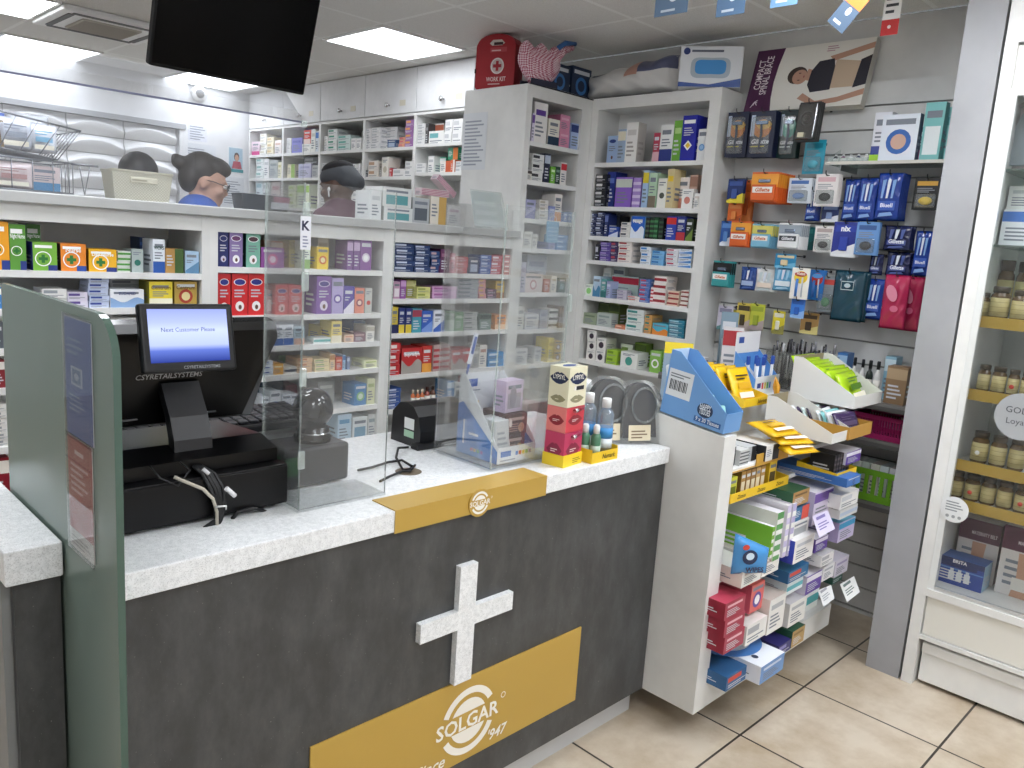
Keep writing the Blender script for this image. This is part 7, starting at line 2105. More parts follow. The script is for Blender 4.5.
part('tray', MB().box(-.075, -.05, -.0005, .085, -.047, .028, M('22243a', .5)).box(-.075, .047, -.0005, .085, .05, .028, M('22243a', .5)).box(-.075, -.047, -.0005, .085, .047, .003, M('22243a', .5)), t)
mthing('carton_box', 'plain white carton behind the pink cushion and navy boxes', 'box', MB().box(-.13, 0, 0, .13, .12, .175, M('d9d8d4', .5)), (3.20, 3.06, ZT + .0045))
for k, (px0, px1, lab) in enumerate(((551, 571, 'left navy box with pale blue ring beside the pink cushion'), (573, 592, 'right navy box with pale blue ring beside the white bag'))):
    a, b = at(px0, 61 + k * 4, y=2.96), at(px1, 64 + k * 4, y=2.96)
    w = b.x - a.x; h = a.z - ZT - .005
    mb = carton(w, .06, h, '1f2f4a', '3f78b8', 'circ', c3='1f2f4a')
    mthing('navy_box', lab, 'box', mb, ((a.x + b.x) / 2, 2.96, ZT + .0045), 0, 'navy boxes on the tower')
mthing('box_stack', 'flat white price strip lying under the navy boxes', 'strip', MB().box(-.11, 0, 0, .11, .03, .006, M('b9babc', .5)).box(-.11, -.001, .001, .11, 0, .005, M('4a4e56', .5)), (3.27, 2.905, ZT + .0045))
# white nappy bag
def bagf(u, v, s=1):
    e = min(u * 1.6, (1 - u) * 1.2, v * 1.1, (1 - v))
    x = -.31 + .62 * u
    zt = .185 * (1 - .35 * (1 - u) ** 1.5)
    y = s * -.085 * (1 - math.exp(-e * 6)) + .004 * math.sin(u * 31 + v * 13) * min(1, e * 8)
    return V((x + (.03 * math.sin(v * 5) if u < .08 else 0), y, .002 + zt * v + .006 * math.sin(u * 24) * v))
WB = M('d9d8d6', .3)
t = thing('nappy_bag', 'crumpled white plastic bag lying on the corner cabinet', 'bag', (3.485, 2.70, 2.322), -math.pi / 2)
part('bag', MB().grid(lambda u, v: bagf(u, v), 36, 16, WB).grid(lambda u, v: bagf(1 - u, v, -1), 36, 16, WB), t)
pr = MB()
def pf(u, v): p = bagf(.52 + .44 * u, .62 + .36 * v); return V((p.x, p.y - .002, p.z + .001))
pr.grid(pf, 12, 6, M('5a5f7d', .35))
def pf2(u, v): p = bagf(.50 + .12 * u, .55 + .40 * v); return V((p.x, p.y - .003, p.z + .0015))
pr.grid(pf2, 5, 5, M('c79a8a', .4))
def pf3(u, v): p = bagf(.12 + .14 * u, .82 + .08 * v); return V((p.x, p.y - .002, p.z + .001))
part('print', MB().grid(pf3, 5, 2, M('6f7684', .4)), t)
part('print', pr, t, 'coloured printed picture')
# contour pillow box
a, b, c = at(683, 51, x=3.415), at(744, 49, x=3.415), at(683, 88, x=3.415)
w = .285; h = .18
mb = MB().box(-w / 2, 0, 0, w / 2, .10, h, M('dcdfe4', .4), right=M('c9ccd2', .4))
F = Frame((-w / 2, -.0004, 0), (1, 0, 0), (0, 0, 1))
mb.poly(F, [(0, 0), (w, 0), (w, h * .22), (w * .5, h * .06), (0, h * .12)], M('3f5a9c', .4))
def blob(cx, cy, rx, rz, mat, off):
    pts = []
    for i in range(28):
        q = 2 * math.pi * i / 28
        pts.append((cx + rx * math.copysign(abs(math.cos(q)) ** .55, math.cos(q)), cy + rz * math.copysign(abs(math.sin(q)) ** .6, math.sin(q)) * (1 - .18 * (1 - abs(math.cos(q))))))
    mb.poly(F, pts, mat, off)
blob(w * .5, h * .47, w * .32, h * .30, M('a9b6c2', .4), .0006); blob(w * .5, h * .49, w * .25, h * .21, M('3f8fd0', .4), .0009)
mb.ell(F, w * .10, h * .88, w * .055, w * .055, M('2b3f7f', .4), .0006); mb.lines(F, w * .18, h * .86, w * .95, h * .92, 1, M('5a6070', .5), .0006, .9)
mthing('pillow_box', 'white box with a blue contour pillow picture on the corner cabinet', 'box', mb, (3.40, 2.19, 2.3222), math.radians(-60))
# spinal brace box leaning on the wall above the hooks
bl, br = at(743.5, 110, x=3.50), at(860, 107, x=3.50)
tl = at(757.5, 51, x=3.575); tr = at(874, 36.5, x=3.575)
w = bl.y - br.y; h = math.hypot((tl.z + tr.z) / 2 - (bl.z + br.z) / 2, .075)
zb = (bl.z + br.z) / 2
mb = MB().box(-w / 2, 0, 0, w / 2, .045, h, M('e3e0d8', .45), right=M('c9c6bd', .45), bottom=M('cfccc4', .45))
F = Frame((-w / 2, -.0004, 0), (1, 0, 0), (0, 0, 1))
PUR = M('4a1f45', .4)
mb.poly(F, [(0, 0), (w * .245, 0), (w * .225, h * .2), (w * .215, h * .45), (w * .225, h * .72), (w * .25, h), (0, h)], PUR)
mb.text(F, w * .100, h * .60, .034, 'COMPACT', M('e9dfe3', .4), .0008, h * .48, .01, rot=math.pi / 2)
mb.text(F, w * .165, h * .58, .034, 'SPINAL BRACE', M('e9dfe3', .4), .0008, h * .62, .01, rot=math.pi / 2)
for k in range(3): mb.tube([(-w / 2 + .03 + k * .012, -.001, .02 + k * .01), (-w / 2 + .045, -.001, .045), (-w / 2 + .06, -.001, .03 + k * .012)], .0022, M('e3d9df', .5), 5)
SK, HR, TOP, BEI = M('b98f7a', .6), M('3f332e', .7), M('2b2a35', .6), M('c4ae96', .6)
def P2(pts, mat, off): mb.poly(F, [(w * x, h * z) for x, z in pts], mat, off)
P2([(.66, .78), (.80, .84), (1.0, .93), (1.0, .84), (.82, .76), (.70, .70)], SK, .0006)
P2([(.50, .24), (.62, .10), (.80, .14), (1.0, .24), (1.0, .15), (.80, .06), (.60, .03), (.46, .16)], SK, .0006)
P2([(.48, .45), (.54, .42), (.56, .58), (.50, .62)], SK, .0006)
P2([(.52, .36), (.56, .24), (.72, .26), (.74, .50), (.70, .74), (.58, .72), (.53, .58)], TOP, .0009)
P2([(.72, .28), (.90, .28), (.92, .66), (.72, .72)], BEI, .0011)
P2([(.90, .26), (1.0, .30), (1.0, .74), (.92, .68)], TOP, .0009)
mb.ell(F, w * .415, h * .53, w * .085, h * .135, HR, .0007, 20); mb.ell(F, w * .44, h * .50, w * .065, h * .115, SK, .001, 20)
mb.ell(F, w * .435, h * .56, w * .012, h * .008, HR, .0013, 8); mb.ell(F, w * .435, h * .45, w * .012, h * .008, HR, .0013, 8); mb.ell(F, w * .475, h * .50, w * .006, h * .02, M('8f4a48', .5), .0013, 8)
mb.lines(F, w * .62, h * .86, w * .72, h * .96, 3, M('b98f9a', .5), .0006)
mthing('brace_box', 'large white and purple box with a model picture leaning above the hooks', 'box', mb, (3.50, (bl.y + br.y) / 2, zb), (math.radians(-15.5), 0, -math.pi / 2))

# cards hanging from the ceiling
def promo(lab, pts, x, base, c2, name='promotion_card', roll=0):
    """card hung on a thread; pts: lower left, lower right pixel, card height (m)"""
    (l, r, hh) = pts
    a, b = at(l[0], l[1], x=x), at(r[0], r[1], x=x)
    u = b - a; w = math.hypot(u.x, u.y, )
    ang = math.atan2(u.y, u.x)
    t = thing(name, lab, 'hanging card', (a.x, a.y, min(a.z, b.z)), (0, math.radians(roll), ang) if roll else ang, 'cards hanging from the ceiling')
    mb = MB().box(0, -.001, 0, w, .001, hh, M(base, .45))
    F = Frame((0, -.0014, 0), (1, 0, 0), (0, 0, 1))
    mb.lines(F, w * .2, .012, w * .85, .03, 1, M('c9d6e2', .5), .0004)
    mb.ell(F, w * .55, .055, w * .12, .012, M('e6ebf0', .5), .0004)
    if c2: mb.rect(F, 0, hh * .45, w, hh, M(c2, .45), .0003)
    part('card', mb, t)
    if roll: part('thread', MB().tube([(0, 0, 0), (0, 0, ZC - t.location.z - hh * math.cos(math.radians(roll)))], .0008, M('c9c9c9'), 5), t, None, (0, 0, hh), (0, -math.radians(roll), 0))
    else: part('thread', MB().tube([(w / 2, 0, hh), (w / 2, 0, ZC - t.location.z)], .0008, M('c9c9c9'), 5), t)


promo('slate blue card hanging from the ceiling, leftmost of the four', ((655, 8), (687, 12), .15), 2.5, '5f7a98', None)
promo('slate blue card with white mark, second from the left', ((716, 14), (744, 13), .15), 2.5, '5a7899', None)
promo('pale blue card hanging from the ceiling, third from the left', ((770, 8), (797, 4), .15), 2.5, '6d93b8', None)
promo('slate and orange card hanging from the ceiling, nearest brace box', ((829, 8), (849, 18), .16), 2.5, '46586c', 'd9722f', roll=40)
a, b = at(880, 36, x=3.2), at(897.5, 34.5, x=3.2)
t = thing('shelf_tag', 'white and red tag hanging beside the brace box', 'hanging card', (3.2, (a.y + b.y) / 2, (a.z + b.z) / 2), -math.pi / 2, 'cards hanging from the ceiling')
w = a.y - b.y; hh = .185
mb = MB().box(-w / 2, -.001, 0, w / 2, .001, hh, M('e3e1de', .5))
F = Frame((-w / 2, -.0014, 0), (1, 0, 0), (0, 0, 1))
mb.rect(F, 0, 0, w, hh * .30, M('b82f2f', .5)); mb.lines(F, w * .14, hh * .42, w * .88, hh * .92, 4, M('3a3c40', .5)); mb.ell(F, w * .46, hh * .16, w * .1, w * .1, M('e9d9d6', .5), .0008)
part('card', mb, t)
part('thread', MB().tube([(0, 0, hh), (0, 0, ZC - t.location.z)], .0008, M('c9c9c9'), 5), t)

# ---------------------------------------------------------------- on the ledge
ZLG = 1.6025
SCR = mat_clear('clear_ledge_screen', 'fcfdff', .025, .03)
t = thing('ledge_screen', 'clear acrylic screen with sloping top standing on the ledge', 'acrylic screen', (1.06, 2.93, ZLG))
zt_ = at(301, 122, y=2.93).z - ZLG
part('front_sheet', MB().box(-.60, 0, 0, .655, .004, zt_, SCR), t)
e = at(285, 92, x=1.715)
part('top_sheet', MB().add([(-.60, 0, zt_), (.655, 0, zt_), (.655, e.y - 2.93, e.z - ZLG), (-.60, e.y - 2.93, e.z - ZLG), (-.60, .004, zt_ + .001), (.655, .004, zt_ + .001), (.655, e.y - 2.93, e.z - ZLG + .004), (-.60, e.y - 2.93, e.z - ZLG + .004)], [(3, 2, 1, 0), (4, 5, 6, 7), (1, 2, 6, 5), (0, 4, 7, 3)], SCR), t)
part('joint_strip', MB().box(-.60, -.002, zt_ - .003, .655, .006, zt_ + .003, M('5a5c70', .4)), t, 'dark joint line')
part('clip', MB().bbox(.640, -.008, zt_ - .02, .662, -.0021, zt_ + .006, EDGE, .002), t)

WIRE = M('8f9094', .35, .7)
t = thing('wire_rack', 'two tier grey wire rack at the far left of the ledge', 'wire rack', (.68, 3.02, ZLG))
def wire_basket(z0, z1, x0, x1, y0, y1, fl):
    mb = MB()
    mb.tube([(x0, y0, z1), (x1 + fl, y0, z1), (x1 + fl, y1, z1), (x0, y1, z1)], .0032, WIRE, 6, True)
    mb.tube([(x0, y0, z0), (x1, y0, z0), (x1, y1, z0), (x0, y1, z0)], .0028, WIRE, 6, True)
    n = 8
    for k in range(n + 1):
        xa = x0 + (x1 - x0) * k / n; xb = x0 + (x1 + fl - x0) * k / n
        for y in (y0, y1): mb.tube([(xa, y, z0), (xb, y, z1)], .0018, WIRE, 5)
    for k in range(1, 6):
        y = y0 + (y1 - y0) * k / 6
        mb.tube([(x1, y, z0), (x1 + fl, y, z1)], .0018, WIRE, 5); mb.tube([(x0, y, z0), (x0, y, z1)], .0018, WIRE, 5); mb.tube([(x0, y, z0), (x1, y, z0)], .0018, WIRE, 5)
    return mb
part('lower_basket', wire_basket(.006, .105, -.26, .22, 0, .24, .0), t)
part('upper_basket', wire_basket(0, .11, -.445, 0, 0, .24, .06), t, None, (.175, 0, .112), (0, math.radians(7), 0))
part('upright', MB().tube([(-.26, .0, .105), (-.26, 0, .125)], .003, WIRE, 6), t)
part('upright', MB().tube([(.16, 0, .105), (.16, 0, .125)], .003, WIRE, 6), t)
part('hook_bar', MB().tube([(.215, .0, .104), (.30, .0, .104)], .004, WIRE, 6).tube([(.24, 0, .104), (.255, 0, .004)], .002, WIRE, 5).tube([(.275, 0, .104), (.255, 0, .004)], .002, WIRE, 5), t)
RX, RY = .68, 3.02
for lab, (x, y, z), mb in (
    ('brown carton in the upper wire basket', (RX - .03, RY + .03, ZLG + .133), carton(.12, .10, .085, '8f7a58', 'b9a47c', 'plain')),
    ('white folded packet in the upper wire basket', (RX + .06, RY + .05, ZLG + .133), pillow(.11, .10, .03, 'c9cdd4', '9aa0aa', seed=3)),
    ('pale plastic packet in the upper wire basket', (RX + .145, RY + .06, ZLG + .133), pillow(.09, .09, .025, 'd3d6da', '7fb4d0', seed=4)),
    ('blue topped packet leaning in the upper wire basket', (RX + .005, RY + .14, ZLG + .133), pillow(.14, .118, .03, '4a66b0', 'c9d0e6', seed=5)),
    ('crumpled clear bag rising from the upper wire basket', (RX + .12, RY + .12, ZLG + .133), pillow(.13, .125, .04, 'b4b6b8', '9a9c9e', seed=6)),
    ('pink white packet in the lower wire basket', (RX + .05, RY + .05, ZLG + .009), pillow(.13, .085, .03, 'd9c9c6', 'b98f8a', seed=7)),
    ('white rolled packet in the lower wire basket', (RX - .07, RY + .05, ZLG + .009), pillow(.12, .085, .035, 'cfd2d4', '8f9498', seed=8)),
    ('pale pink box in the lower wire basket', (RX + .15, RY + .05, ZLG + .009), carton(.09, .08, .08, 'd6c4c0', '4a86b0', 'low')),
    ('white flat box in the lower wire basket', (RX + .01, RY + .14, ZLG + .009), carton(.30, .06, .075, 'd9dadb', 'a9acb0', 'plain')),
): mthing('packet', lab, 'packet', mb, (x, y, z), 0, 'packets in the wire rack')

a, b = at(112, 170, y=3.02), at(172.5, 175, y=3.02)
w = b.x - a.x; h = (a.z + b.z) / 2 - ZLG
WOV, nt_, bs_ = nodemat('cream_woven_plastic')
v_ = coords(nt_)
ck = N(nt_, 'ShaderNodeTexChecker'); ck.inputs['Scale'].default_value = 190
ck.inputs['Color1'].default_value = lin('dcd7c2'); ck.inputs['Color2'].default_value = lin('b9b399')
nt_.links.new(v_, ck.inputs['Vector']); nt_.links.new(ck.outputs['Color'], bs_.inputs['Base Color']); bs_.inputs['Roughness'].default_value = .6
t = thing('woven_basket', 'cream woven basket on the ledge before the dark haired head', 'basket', ((a.x + b.x) / 2, 3.02, ZLG + .0005))
mb = MB()
k_ = .90
oT = [(-w / 2, 0), (w / 2, 0), (w / 2, .11), (-w / 2, .11)]; oB = [(-w / 2 * k_, .008), (w / 2 * k_, .008), (w / 2 * k_, .102), (-w / 2 * k_, .102)]
vs = [(x, y, 0) for x, y in oB] + [(x, y, h) for x, y in oT]
vi = [(x * .97, .055 + (y - .055) * .93, .004) for x, y in oB] + [(x * .97, .055 + (y - .055) * .93, h) for x, y in oT]
mb.add(vs, [(i, (i + 1) % 4, (i + 1) % 4 + 4, i + 4) for i in range(4)] + [(3, 2, 1, 0)], WOV)
mb.add(vi, [(i + 4, (i + 1) % 4 + 4, (i + 1) % 4, i) for i in range(4)] + [(0, 1, 2, 3)], WOV)
part('body', mb, t)
part('rim', MB().tube([(x, y, h) for x, y in oT], .005, M('c4bea6', .5), 6, True), t)
part('name_plate', MB().bbox(-.045, -.003, h * .62, .05, .004, h * .82, M('ddd6bd', .5), .003).lines(Frame((-.04, -.0035, h * .64), (1, 0, 0), (0, 0, 1)), 0, .004, .08, .018, 1, M('a9a288', .5), .0004), t)

a, b = at(242, 192, y=3.02), at(290, 196, y=3.02)
w = b.x - a.x; h = .062
t = thing('bin', 'black open tray with a white and pink label on the ledge', 'tray', ((a.x + b.x) / 2, 3.02, ZLG + .0005))
mb = MB()
oT = [(-w / 2, 0), (w / 2, 0), (w / 2, .09), (-w / 2, .09)]; oB = [(-w * .46, .006), (w * .46, .006), (w * .46, .084), (-w * .46, .084)]
BK = M('2b3038', .45)
mb.add([(x, y, 0) for x, y in oB] + [(x, y, h) for x, y in oT], [(i, (i + 1) % 4, (i + 1) % 4 + 4, i + 4) for i in range(4)] + [(3, 2, 1, 0)], BK)
mb.add([(x * .96, .045 + (y - .045) * .92, .003) for x, y in oB] + [(x * .96, .045 + (y - .045) * .92, h) for x, y in oT], [(i + 4, (i + 1) % 4 + 4, (i + 1) % 4, i) for i in range(4)] + [(0, 1, 2, 3)], BK)
part('body', mb, t)
lb = MB().rect(Frame((0, -.0005, 0), (1, 0, 0), (0, 0, 1)), .02, .010, w * .47, h * .60, M('d3d4d6', .5), .001).rect(Frame((0, -.0005, 0), (1, 0, 0), (0, 0, 1)), .03, h * .60, w * .49, h * .95, M('a85a76', .5), .001)
part('label', lb, t, 'white and pink label')

YB_ = 3.05
for lab, px0, px1, pt, z0, d, base, c2, pat, k in (
    ('white device box with teal picture, lower of two on the ledge', 384, 413, 206, ZLG, .14, 'd9dbd9', '5f9ca0', 'block', {}),
    ('white device box with teal picture, upper of two on the ledge', 383, 412, 186, 'top', .14, 'd9dbd9', '5f9ca0', 'block', {}),
    ('tall white box behind the capped person on the ledge', 371, 382, 190, ZLG, .12, 'e0e2e2', 'c3c7c9', 'plain', {}),
    ('grey box with dark bottle picture on the ledge', 413, 430, 197, ZLG, .12, 'b4b8bb', '5a6068', 'block', {}),
    ('white and gold box on the ledge', 431, 447, 196, ZLG, .12, 'e3ddd0', 'c9a45f', 'split', {}),
    ('plain white box beside the sign holder on the ledge', 448, 461, 205, ZLG, .10, 'dcdcdc', 'b9a3b0', 'plain', {}),
):
    a, b = at(px0, pt, y=YB_), at(px1, pt, y=YB_)
    zz = ZLG if z0 == ZLG else at(384, 206, y=YB_).z
    mthing('device_box', lab, 'box', carton(b.x - a.x - .002, d, a.z - zz - .001, base, c2, pat, **k), ((a.x + b.x) / 2, YB_, zz + .0005), 0, 'device boxes on the ledge')
a, b = at(419, 190, y=3.06), at(452, 186, y=3.06)
mthing('long_carton', 'long pale pink carton lying on the ledge boxes', 'box', carton(.17, .05, .032, 'd6c3c8', 'b06a80', 'stripes'), ((a.x + b.x) / 2, 3.06, at(431, 196, y=YB_).z + .002))
a = at(455, 188, y=3.06)
mthing('long_carton', 'tilted pale pink carton resting beside the other long one', 'box', carton(.14, .05, .03, 'd3c0c6', 'a85a74', 'stripes'), (a.x - .01, 3.12, a.z - .004), (0, math.radians(35), 0))
# sign holder
t = thing('sign_holder', 'clear sloping sign holder with white papers on the ledge end', 'sign holder', ((at(468, 228, y=2.93).x + at(513, 230, y=2.93).x) / 2 - .02, 2.90, ZLG + .0005))
w = .23; h = .18
sl = MB().add([(-w / 2, 0, 0), (w / 2, 0, 0), (w / 2 - .02, .05, h), (-w / 2, .05, h)], [(0, 1, 2, 3)], EDGE).add([(-w / 2, 0, 0), (w / 2, 0, 0), (w / 2, .10, 0), (-w / 2, .10, 0)], [(3, 2, 1, 0)], EDGE)
part('holder', sl, t)
Fp = Frame((-w / 2, .004, 0), (1, 0, 0), V((0, .05, h)))
pp = MB().add([Fp.p(.004, .01), Fp.p(w - .02, .01), Fp.p(w - .026, h), Fp.p(.004, h), Fp.p(.004, .01, -.001), Fp.p(w - .02, .01, -.001), Fp.p(w - .026, h, -.001), Fp.p(.004, h, -.001)], [(0, 1, 2, 3), (7, 6, 5, 4)], M('d6d8da', .5))
for k in range(3): pp.rect(Fp, .02, .02 + k * .045, w * .7, .042 + k * .045, M('e9eaeb', .5), .0006)
part('papers', pp, t)


def notice(lab, o, u, v, w, h, base, draw=None, name='notice'):
    F = Frame((0, 0, 0), u, v)
    mb = MB().prism(F, [(0, 0), (w, 0), (w, h), (0, h)], .001, M(base, .5))
    if draw: draw(mb, F, w, h)
    else: mb.lines(F, w * .1, h * .08, w * .9, h * .9, max(4, int(h / .022)), M('9aa0aa', .5), .0004)
    mthing(name, lab, 'notice', mb, o)


a, b, c = at(463.5, 114, x=2.903), at(488, 109, x=2.903), at(464, 170, x=2.903)
notice('white paper notice taped to the flank of the corner tower', (2.9035, a.y, c.z), (0, -1, 0), (0, 0, 1), a.y - b.y, a.z - c.z, 'd9dcdf')
for lab, px0, px1, pt, pb, base in (('upper paper notice on the back wall beside drawers', 188, 207, 122, 140, 'dfe1ea'), ('lower wide paper notice on the back wall beside drawers', 184, 216, 142, 176, 'dcdfe4'), ('paper notice below the portrait poster on back wall', 222, 244, 176, 205, 'e0e2e6')):
    a, b, c = at(px0, pt, y=6.428), at(px1, pt, y=6.428), at(px0, pb, y=6.428)
    notice(lab, (a.x, 6.4285, c.z), (1, 0, 0), (0, 0, 1), b.x - a.x, a.z - c.z, base)


def portrait(mb, F, w, h):
    mb.rect(F, w * .06, h * .14, w * .94, h * .96, M('a9c3d3', .5), .0004)
    mb.poly(F, [(w * .25, h * .16), (w * .9, h * .16), (w * .8, h * .45), (w * .35, h * .45)], M('b04a5a', .5), .0006)
    mb.ell(F, w * .56, h * .62, w * .17, h * .17, M('4a332c', .6), .0008); mb.ell(F, w * .57, h * .58, w * .13, h * .13, M('c99a82', .6), .001)
    mb.rect(F, 0, h * .02, w, h * .14, M('2f8f96', .5), .0006)


a, b, c = at(228, 146, y=6.428), at(243.5, 148, y=6.428), at(228, 172, y=6.428)
notice('small portrait poster with teal foot on the back wall', (a.x, 6.4285, c.z), (1, 0, 0), (0, 0, 1), b.x - a.x, a.z - c.z, 'e6e9ea', portrait, 'poster')

# ---------------------------------------------------------------- three people in the dispensary
def voxel(mb, name, size, smooth=4):
    me = mb.mesh(name + '_raw'); o = bpy.data.objects.new('tmp', me); COL.objects.link(o)
    r = o.modifiers.new('r', 'REMESH'); r.mode = 'VOXEL'; r.voxel_size = size; r.use_smooth_shade = True
    s = o.modifiers.new('s', 'SMOOTH'); s.iterations = smooth; s.factor = .5
    dg = bpy.context.evaluated_depsgraph_get()
    out = bpy.data.meshes.new_from_object(o.evaluated_get(dg)); out.name = name
    mats = list(me.materials)
    bpy.data.objects.remove(o); bpy.data.meshes.remove(me)
    out.materials.clear()
    for m_ in mats[:1]: out.materials.append(m_)
    for p in out.polygons: p.use_smooth = True; p.material_index = 0
    return out


def limb(mb, pts, rad, mat):
    mb.tube(pts, rad, mat, 12)
    for p, r in zip(pts, rad): mb.ball(p, r, mat, 12, 8)


def person(label, loc, heading, skin, top, trousers, H, head_turn=0.0, head_tip=0.0, hair=None):
    """standing, working at a bench: faces local -y"""
    k = H / 1.70
    t = thing('person', label, 'person', loc, heading)
    S = M(skin, .5, 0, .4)
    b = MB()

    def torso(mb, mat, e=0.0):
        for (z, rx, ry, y) in ((.93, .165, .125, 0), (1.02, .150, .115, 0), (1.14, .145, .112, .0), (1.26, .165, .118, .0), (1.36, .172, .112, .005), (1.42, .150, .095, .01)):
            mb.ball((0, y, z * k), ((rx + e) * k, (ry + e) * k, (.10 + e) * k), mat, 18, 10)
        for s in (-1, 1): mb.ball((s * .165 * k, .01, 1.40 * k), ((.062 + e) * k,) * 3, mat, 12, 8)

    def arms(mb, mat, e=0.0, frac=1.0):
        for s in (-1, 1):
            sh, el, wr = V((s * .18, .01, 1.39)) * k, V((s * .235, -.02, 1.10)) * k, V((s * .15, -.26, 1.05)) * k
            if frac >= 1: limb(mb, [sh, (sh + el) / 2, el, (el + wr) / 2, wr], [(.050 + e) * k, (.046 + e) * k, (.039 + e) * k, (.034 + e) * k, (.026 + e) * k], mat)
            else: limb(mb, [sh, (sh + el) / 2, sh + (el - sh) * .8], [(.052 + e) * k, (.048 + e) * k, (.046 + e) * k], mat)

    def legs(mb, mat, e=0.0, full=True):
        for s in (-1, 1):
            limb(mb, [V((s * .085, 0, .90)) * k, V((s * .09, -.005, .70)) * k, V((s * .092, -.01, .49)) * k, V((s * .093, .012, .33)) * k, V((s * .094, .02, .10 if full else .12)) * k],
                 [(.088 + e) * k, (.075 + e) * k, (.055 + e) * k, (.052 + e) * k, (.036 + e) * k], mat)

    torso(b, S); arms(b, S); legs(b, S)
    for s in (-1, 1):
        limb(b, [V((s * .094, .03, .045)) * k, V((s * .10, -.06, .038)) * k, V((s * .105, -.13, .03)) * k], [.038 * k, .038 * k, .03 * k], S)
        wr = V((s * .15, -.26, 1.05)) * k
        limb(b, [wr, wr + V((-s * .012, -.045, -.004)) * k, wr + V((-s * .018, -.085, -.010)) * k], [.024 * k, .030 * k, .028 * k], S)
        for i, (dx, ln) in enumerate(((.027, .062), (.009, .072), (-.009, .068), (-.027, .054))):
            r0 = wr + V((-s * .018 + dx, -.092, -.012)) * k
            limb(b, [r0, r0 + V((dx * .2, -ln * .5, -.012)) * k, r0 + V((dx * .2, -ln * .85, -.035)) * k], [.0095 * k, .0085 * k, .0075 * k], S)
        r0 = wr + V((-s * .036, -.035, -.004)) * k
        limb(b, [r0, r0 + V((-s * .028, -.026, -.008)) * k, r0 + V((-s * .040, -.055, -.016)) * k], [.0115 * k, .0105 * k, .009 * k], S)
    # neck and head, turned on the neck
    hc = V((0, -.012, 1.585)) * k
    Rm = Matrix.Translation(hc - V((0, 0, .10 * k))) @ Matrix.Rotation(head_turn, 4, 'Z') @ Matrix.Rotation(head_tip, 4, 'X') @ Matrix.Translation(-(hc - V((0, 0, .10 * k))))
    limb(b, [V((0, .015, 1.42)) * k, V((0, .008, 1.47)) * k, Rm @ (V((0, .01, 1.53)) * k)], [.062 * k, .054 * k, .052 * k], S)
    hd = MB()

    def hb(c, r): hd.ball(V(c) * k, tuple(q * k for q in r), S, 20, 14)
    hb((0, .012, 1.605), (.076, .094, .098)); hb((0, -.020, 1.555), (.062, .074, .075)); hb((0, -.050, 1.505), (.040, .040, .030)); hb((0, -.020, 1.515), (.055, .058, .038))
    hb((0, -.090, 1.565), (.013, .022, .020)); hb((0, -.085, 1.590), (.010, .014, .03)); hb((0, -.085, 1.527), (.024, .012, .007)); hb((0, -.083, 1.514), (.021, .012, .007))
    for s in (-1, 1):
        hb((s * .078, .016, 1.575), (.009, .020, .032)); hb((s * .030, -.074, 1.612), (.024, .012, .008)); hb((s * .044, -.062, 1.560), (.022, .020, .022))
    hd.v = [tuple(Rm @ V(q)) for q in hd.v]
    b.add(hd.v, hd.f, S, True)
    part('body', voxel(b, 'body', .0085, 3), t)
    ey = MB()
    for s in (-1, 1):
        c = Rm @ (V((s * .031, -.083, 1.592)) * k); ey.ball(c, .0105 * k, M('e6e2dc', .3), 10, 8)
        c2 = Rm @ (V((s * .031, -.0915, 1.591)) * k); ey.ball(c2, .005 * k, M('2a1d17', .2), 8, 6)
    part('eyes', ey, t)
    tm = M(top, .8)
    c = MB(); torso(c, tm, .012); arms(c, tm, .010, .8)
    part('tunic', voxel(c, 'tunic', .014, 4), t, None)
    tr_ = M(trousers, .8)
    c = MB(); legs(c, tr_, .012, False); c.ball(V((0, 0, .90)) * k, (.17 * k, .13 * k, .10 * k), tr_, 16, 10)
    part('trousers', voxel(c, 'trousers', .016, 4), t)
    sh = MB()
    for s in (-1, 1): limb(sh, [V((s * .094, .035, .045)) * k, V((s * .10, -.06, .042)) * k, V((s * .105, -.135, .034)) * k], [.045 * k, .045 * k, .036 * k], M('1f1f22', .5))
    part('shoes', voxel(sh, 'shoes', .012, 2), t)
    return t, k, Rm


FZ = .1905
# woman in blue, hair in a bun, looking right and down
t, k, Rm = person('person in a blue tunic with hair in a bun, head bent', (1.655, 3.74, FZ), math.radians(72), 'c49a84', '3a5fb0', '22253a', 1.645, 0, math.radians(16))
hm = MB(); HRM = M('2d2724', .6)
for c_, r_ in (((0, .036, 1.628), (.084, .094, .092)), ((0, .070, 1.590), (.078, .060, .080)), ((0, -.02, 1.668), (.070, .075, .048))):
    hm.ball(V(c_) * k, tuple(q * k for q in r_), HRM, 20, 12)
for c_, r_ in (((0, .140, 1.632), (.036, .036, .034)), ((.010, .158, 1.645), (.024, .022, .022)), ((0, .105, 1.635), (.03, .04, .03))):
    hm.ball(V(c_) * k, tuple(q * k for q in r_), HRM, 14, 10)
hm.v = [tuple(Rm @ V(q)) for q in hm.v]
part('hair', voxel(hm, 'hair', .009, 2), t)
gl = MB()
for s in (-1, 1):
    gl.tube([Rm @ (V((s * .033 + .024 * math.cos(q), -.098, 1.590 + .018 * math.sin(q))) * k) for q in [2 * math.pi * i / 14 for i in range(14)]], .002, M('2a2a2e', .3), 6, True)
    gl.tube([Rm @ (V((s * .057, -.096, 1.594)) * k), Rm @ (V((s * .080, -.02, 1.594)) * k), Rm @ (V((s * .083, .02, 1.588)) * k)], .0018, M('2a2a2e', .3), 6)
gl.tube([Rm @ (V((-.010, -.100, 1.593)) * k), Rm @ (V((.010, -.100, 1.593)) * k)], .002, M('2a2a2e', .3), 6)
part('glasses', gl, t)
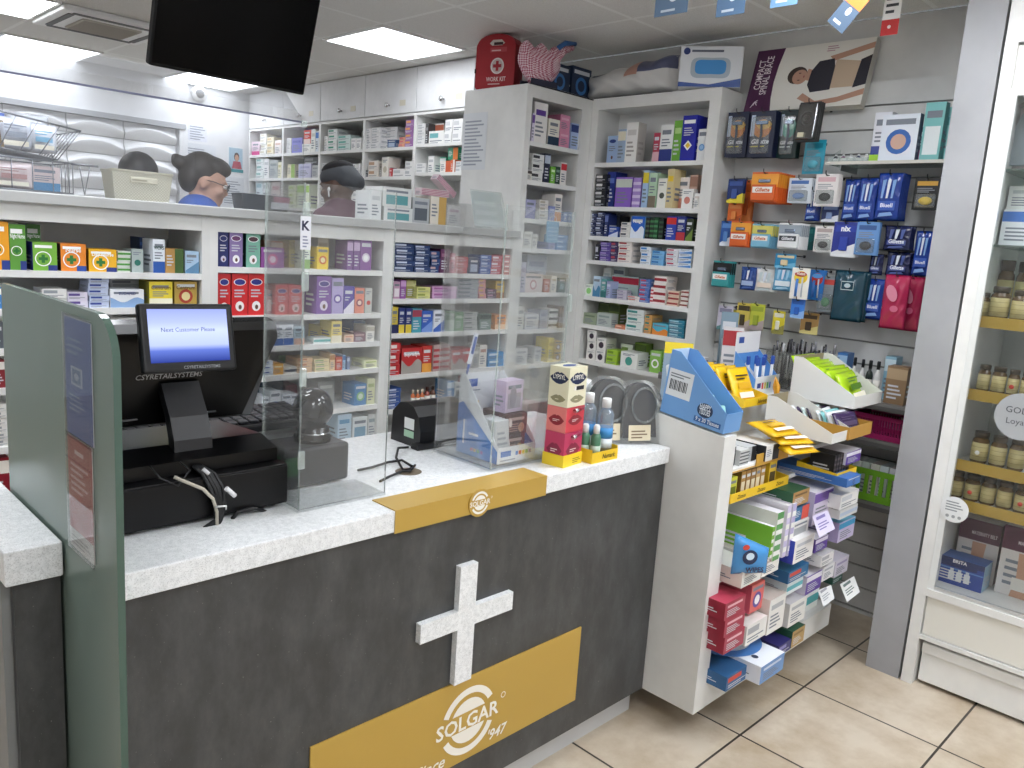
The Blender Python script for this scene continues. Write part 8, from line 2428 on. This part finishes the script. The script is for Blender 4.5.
# person in maroon with a grey head wrap, turned away
t, k, Rm = person('person in a maroon tunic with a grey head wrap, seen from behind', (2.455, 3.80, FZ), math.radians(-155), '5a4034', '6b4c5a', '2a2a30', 1.70, math.radians(0), math.radians(14))
cap = MB(); CPM = M('4d5055', .8)
for c_, r_ in (((0, .020, 1.640), (.092, .108, .062)), ((0, .075, 1.615), (.085, .062, .062)), ((0, .115, 1.585), (.060, .045, .048))):
    cap.ball(V(c_) * k, tuple(q * k for q in r_), CPM, 20, 12)
cap.v = [tuple(Rm @ V(q)) for q in cap.v]
part('head_wrap', voxel(cap, 'head_wrap', .009, 2), t)
hm = MB().ball((0, 0, 0), (1, 1, 1), M('17151a', .8), 18, 10)
hm.v = [tuple(Rm @ (V((q[0] * .080, .02 + q[1] * .092, 1.668 + q[2] * .052)) * k)) for q in hm.v]
part('hair', hm, t)
er = MB().ball(Rm @ (V((.090, .0, 1.565)) * k), (.008, .008, .012), M('e9e9ea', .3), 10, 8).tube([Rm @ (V((.090, -.004, 1.560)) * k), Rm @ (V((.088, -.010, 1.525)) * k)], .004, M('e9e9ea', .3), 8)
part('earbud', er, t, 'white earbud')
# dark haired person hidden behind the cream basket
t, k, Rm = person('dark haired person standing behind the cream woven basket', (1.475, 4.0, FZ), math.radians(150), 'a87f6a', '3a4a70', '25252b', 1.632, 0, math.radians(12))
hm = MB(); HB = M('1b191b', .55)
for c_, r_ in (((0, .030, 1.625), (.092, .100, .095)), ((0, .075, 1.56), (.085, .06, .10)), ((0, -.02, 1.668), (.075, .078, .05))):
    hm.ball(V(c_) * k, tuple(q * k for q in r_), HB, 20, 12)
hm.v = [tuple(Rm @ V(q)) for q in hm.v]
part('hair', voxel(hm, 'hair', .009, 2), t)
# ---------------------------------------------------------------- world
wd = bpy.data.worlds.new('world'); SC.world = wd; wd.use_nodes = True
wd.node_tree.nodes['Background'].inputs['Color'].default_value = (.8, .85, .9, 1)
wd.node_tree.nodes['Background'].inputs['Strength'].default_value = .15
bpy.context.view_layer.update()
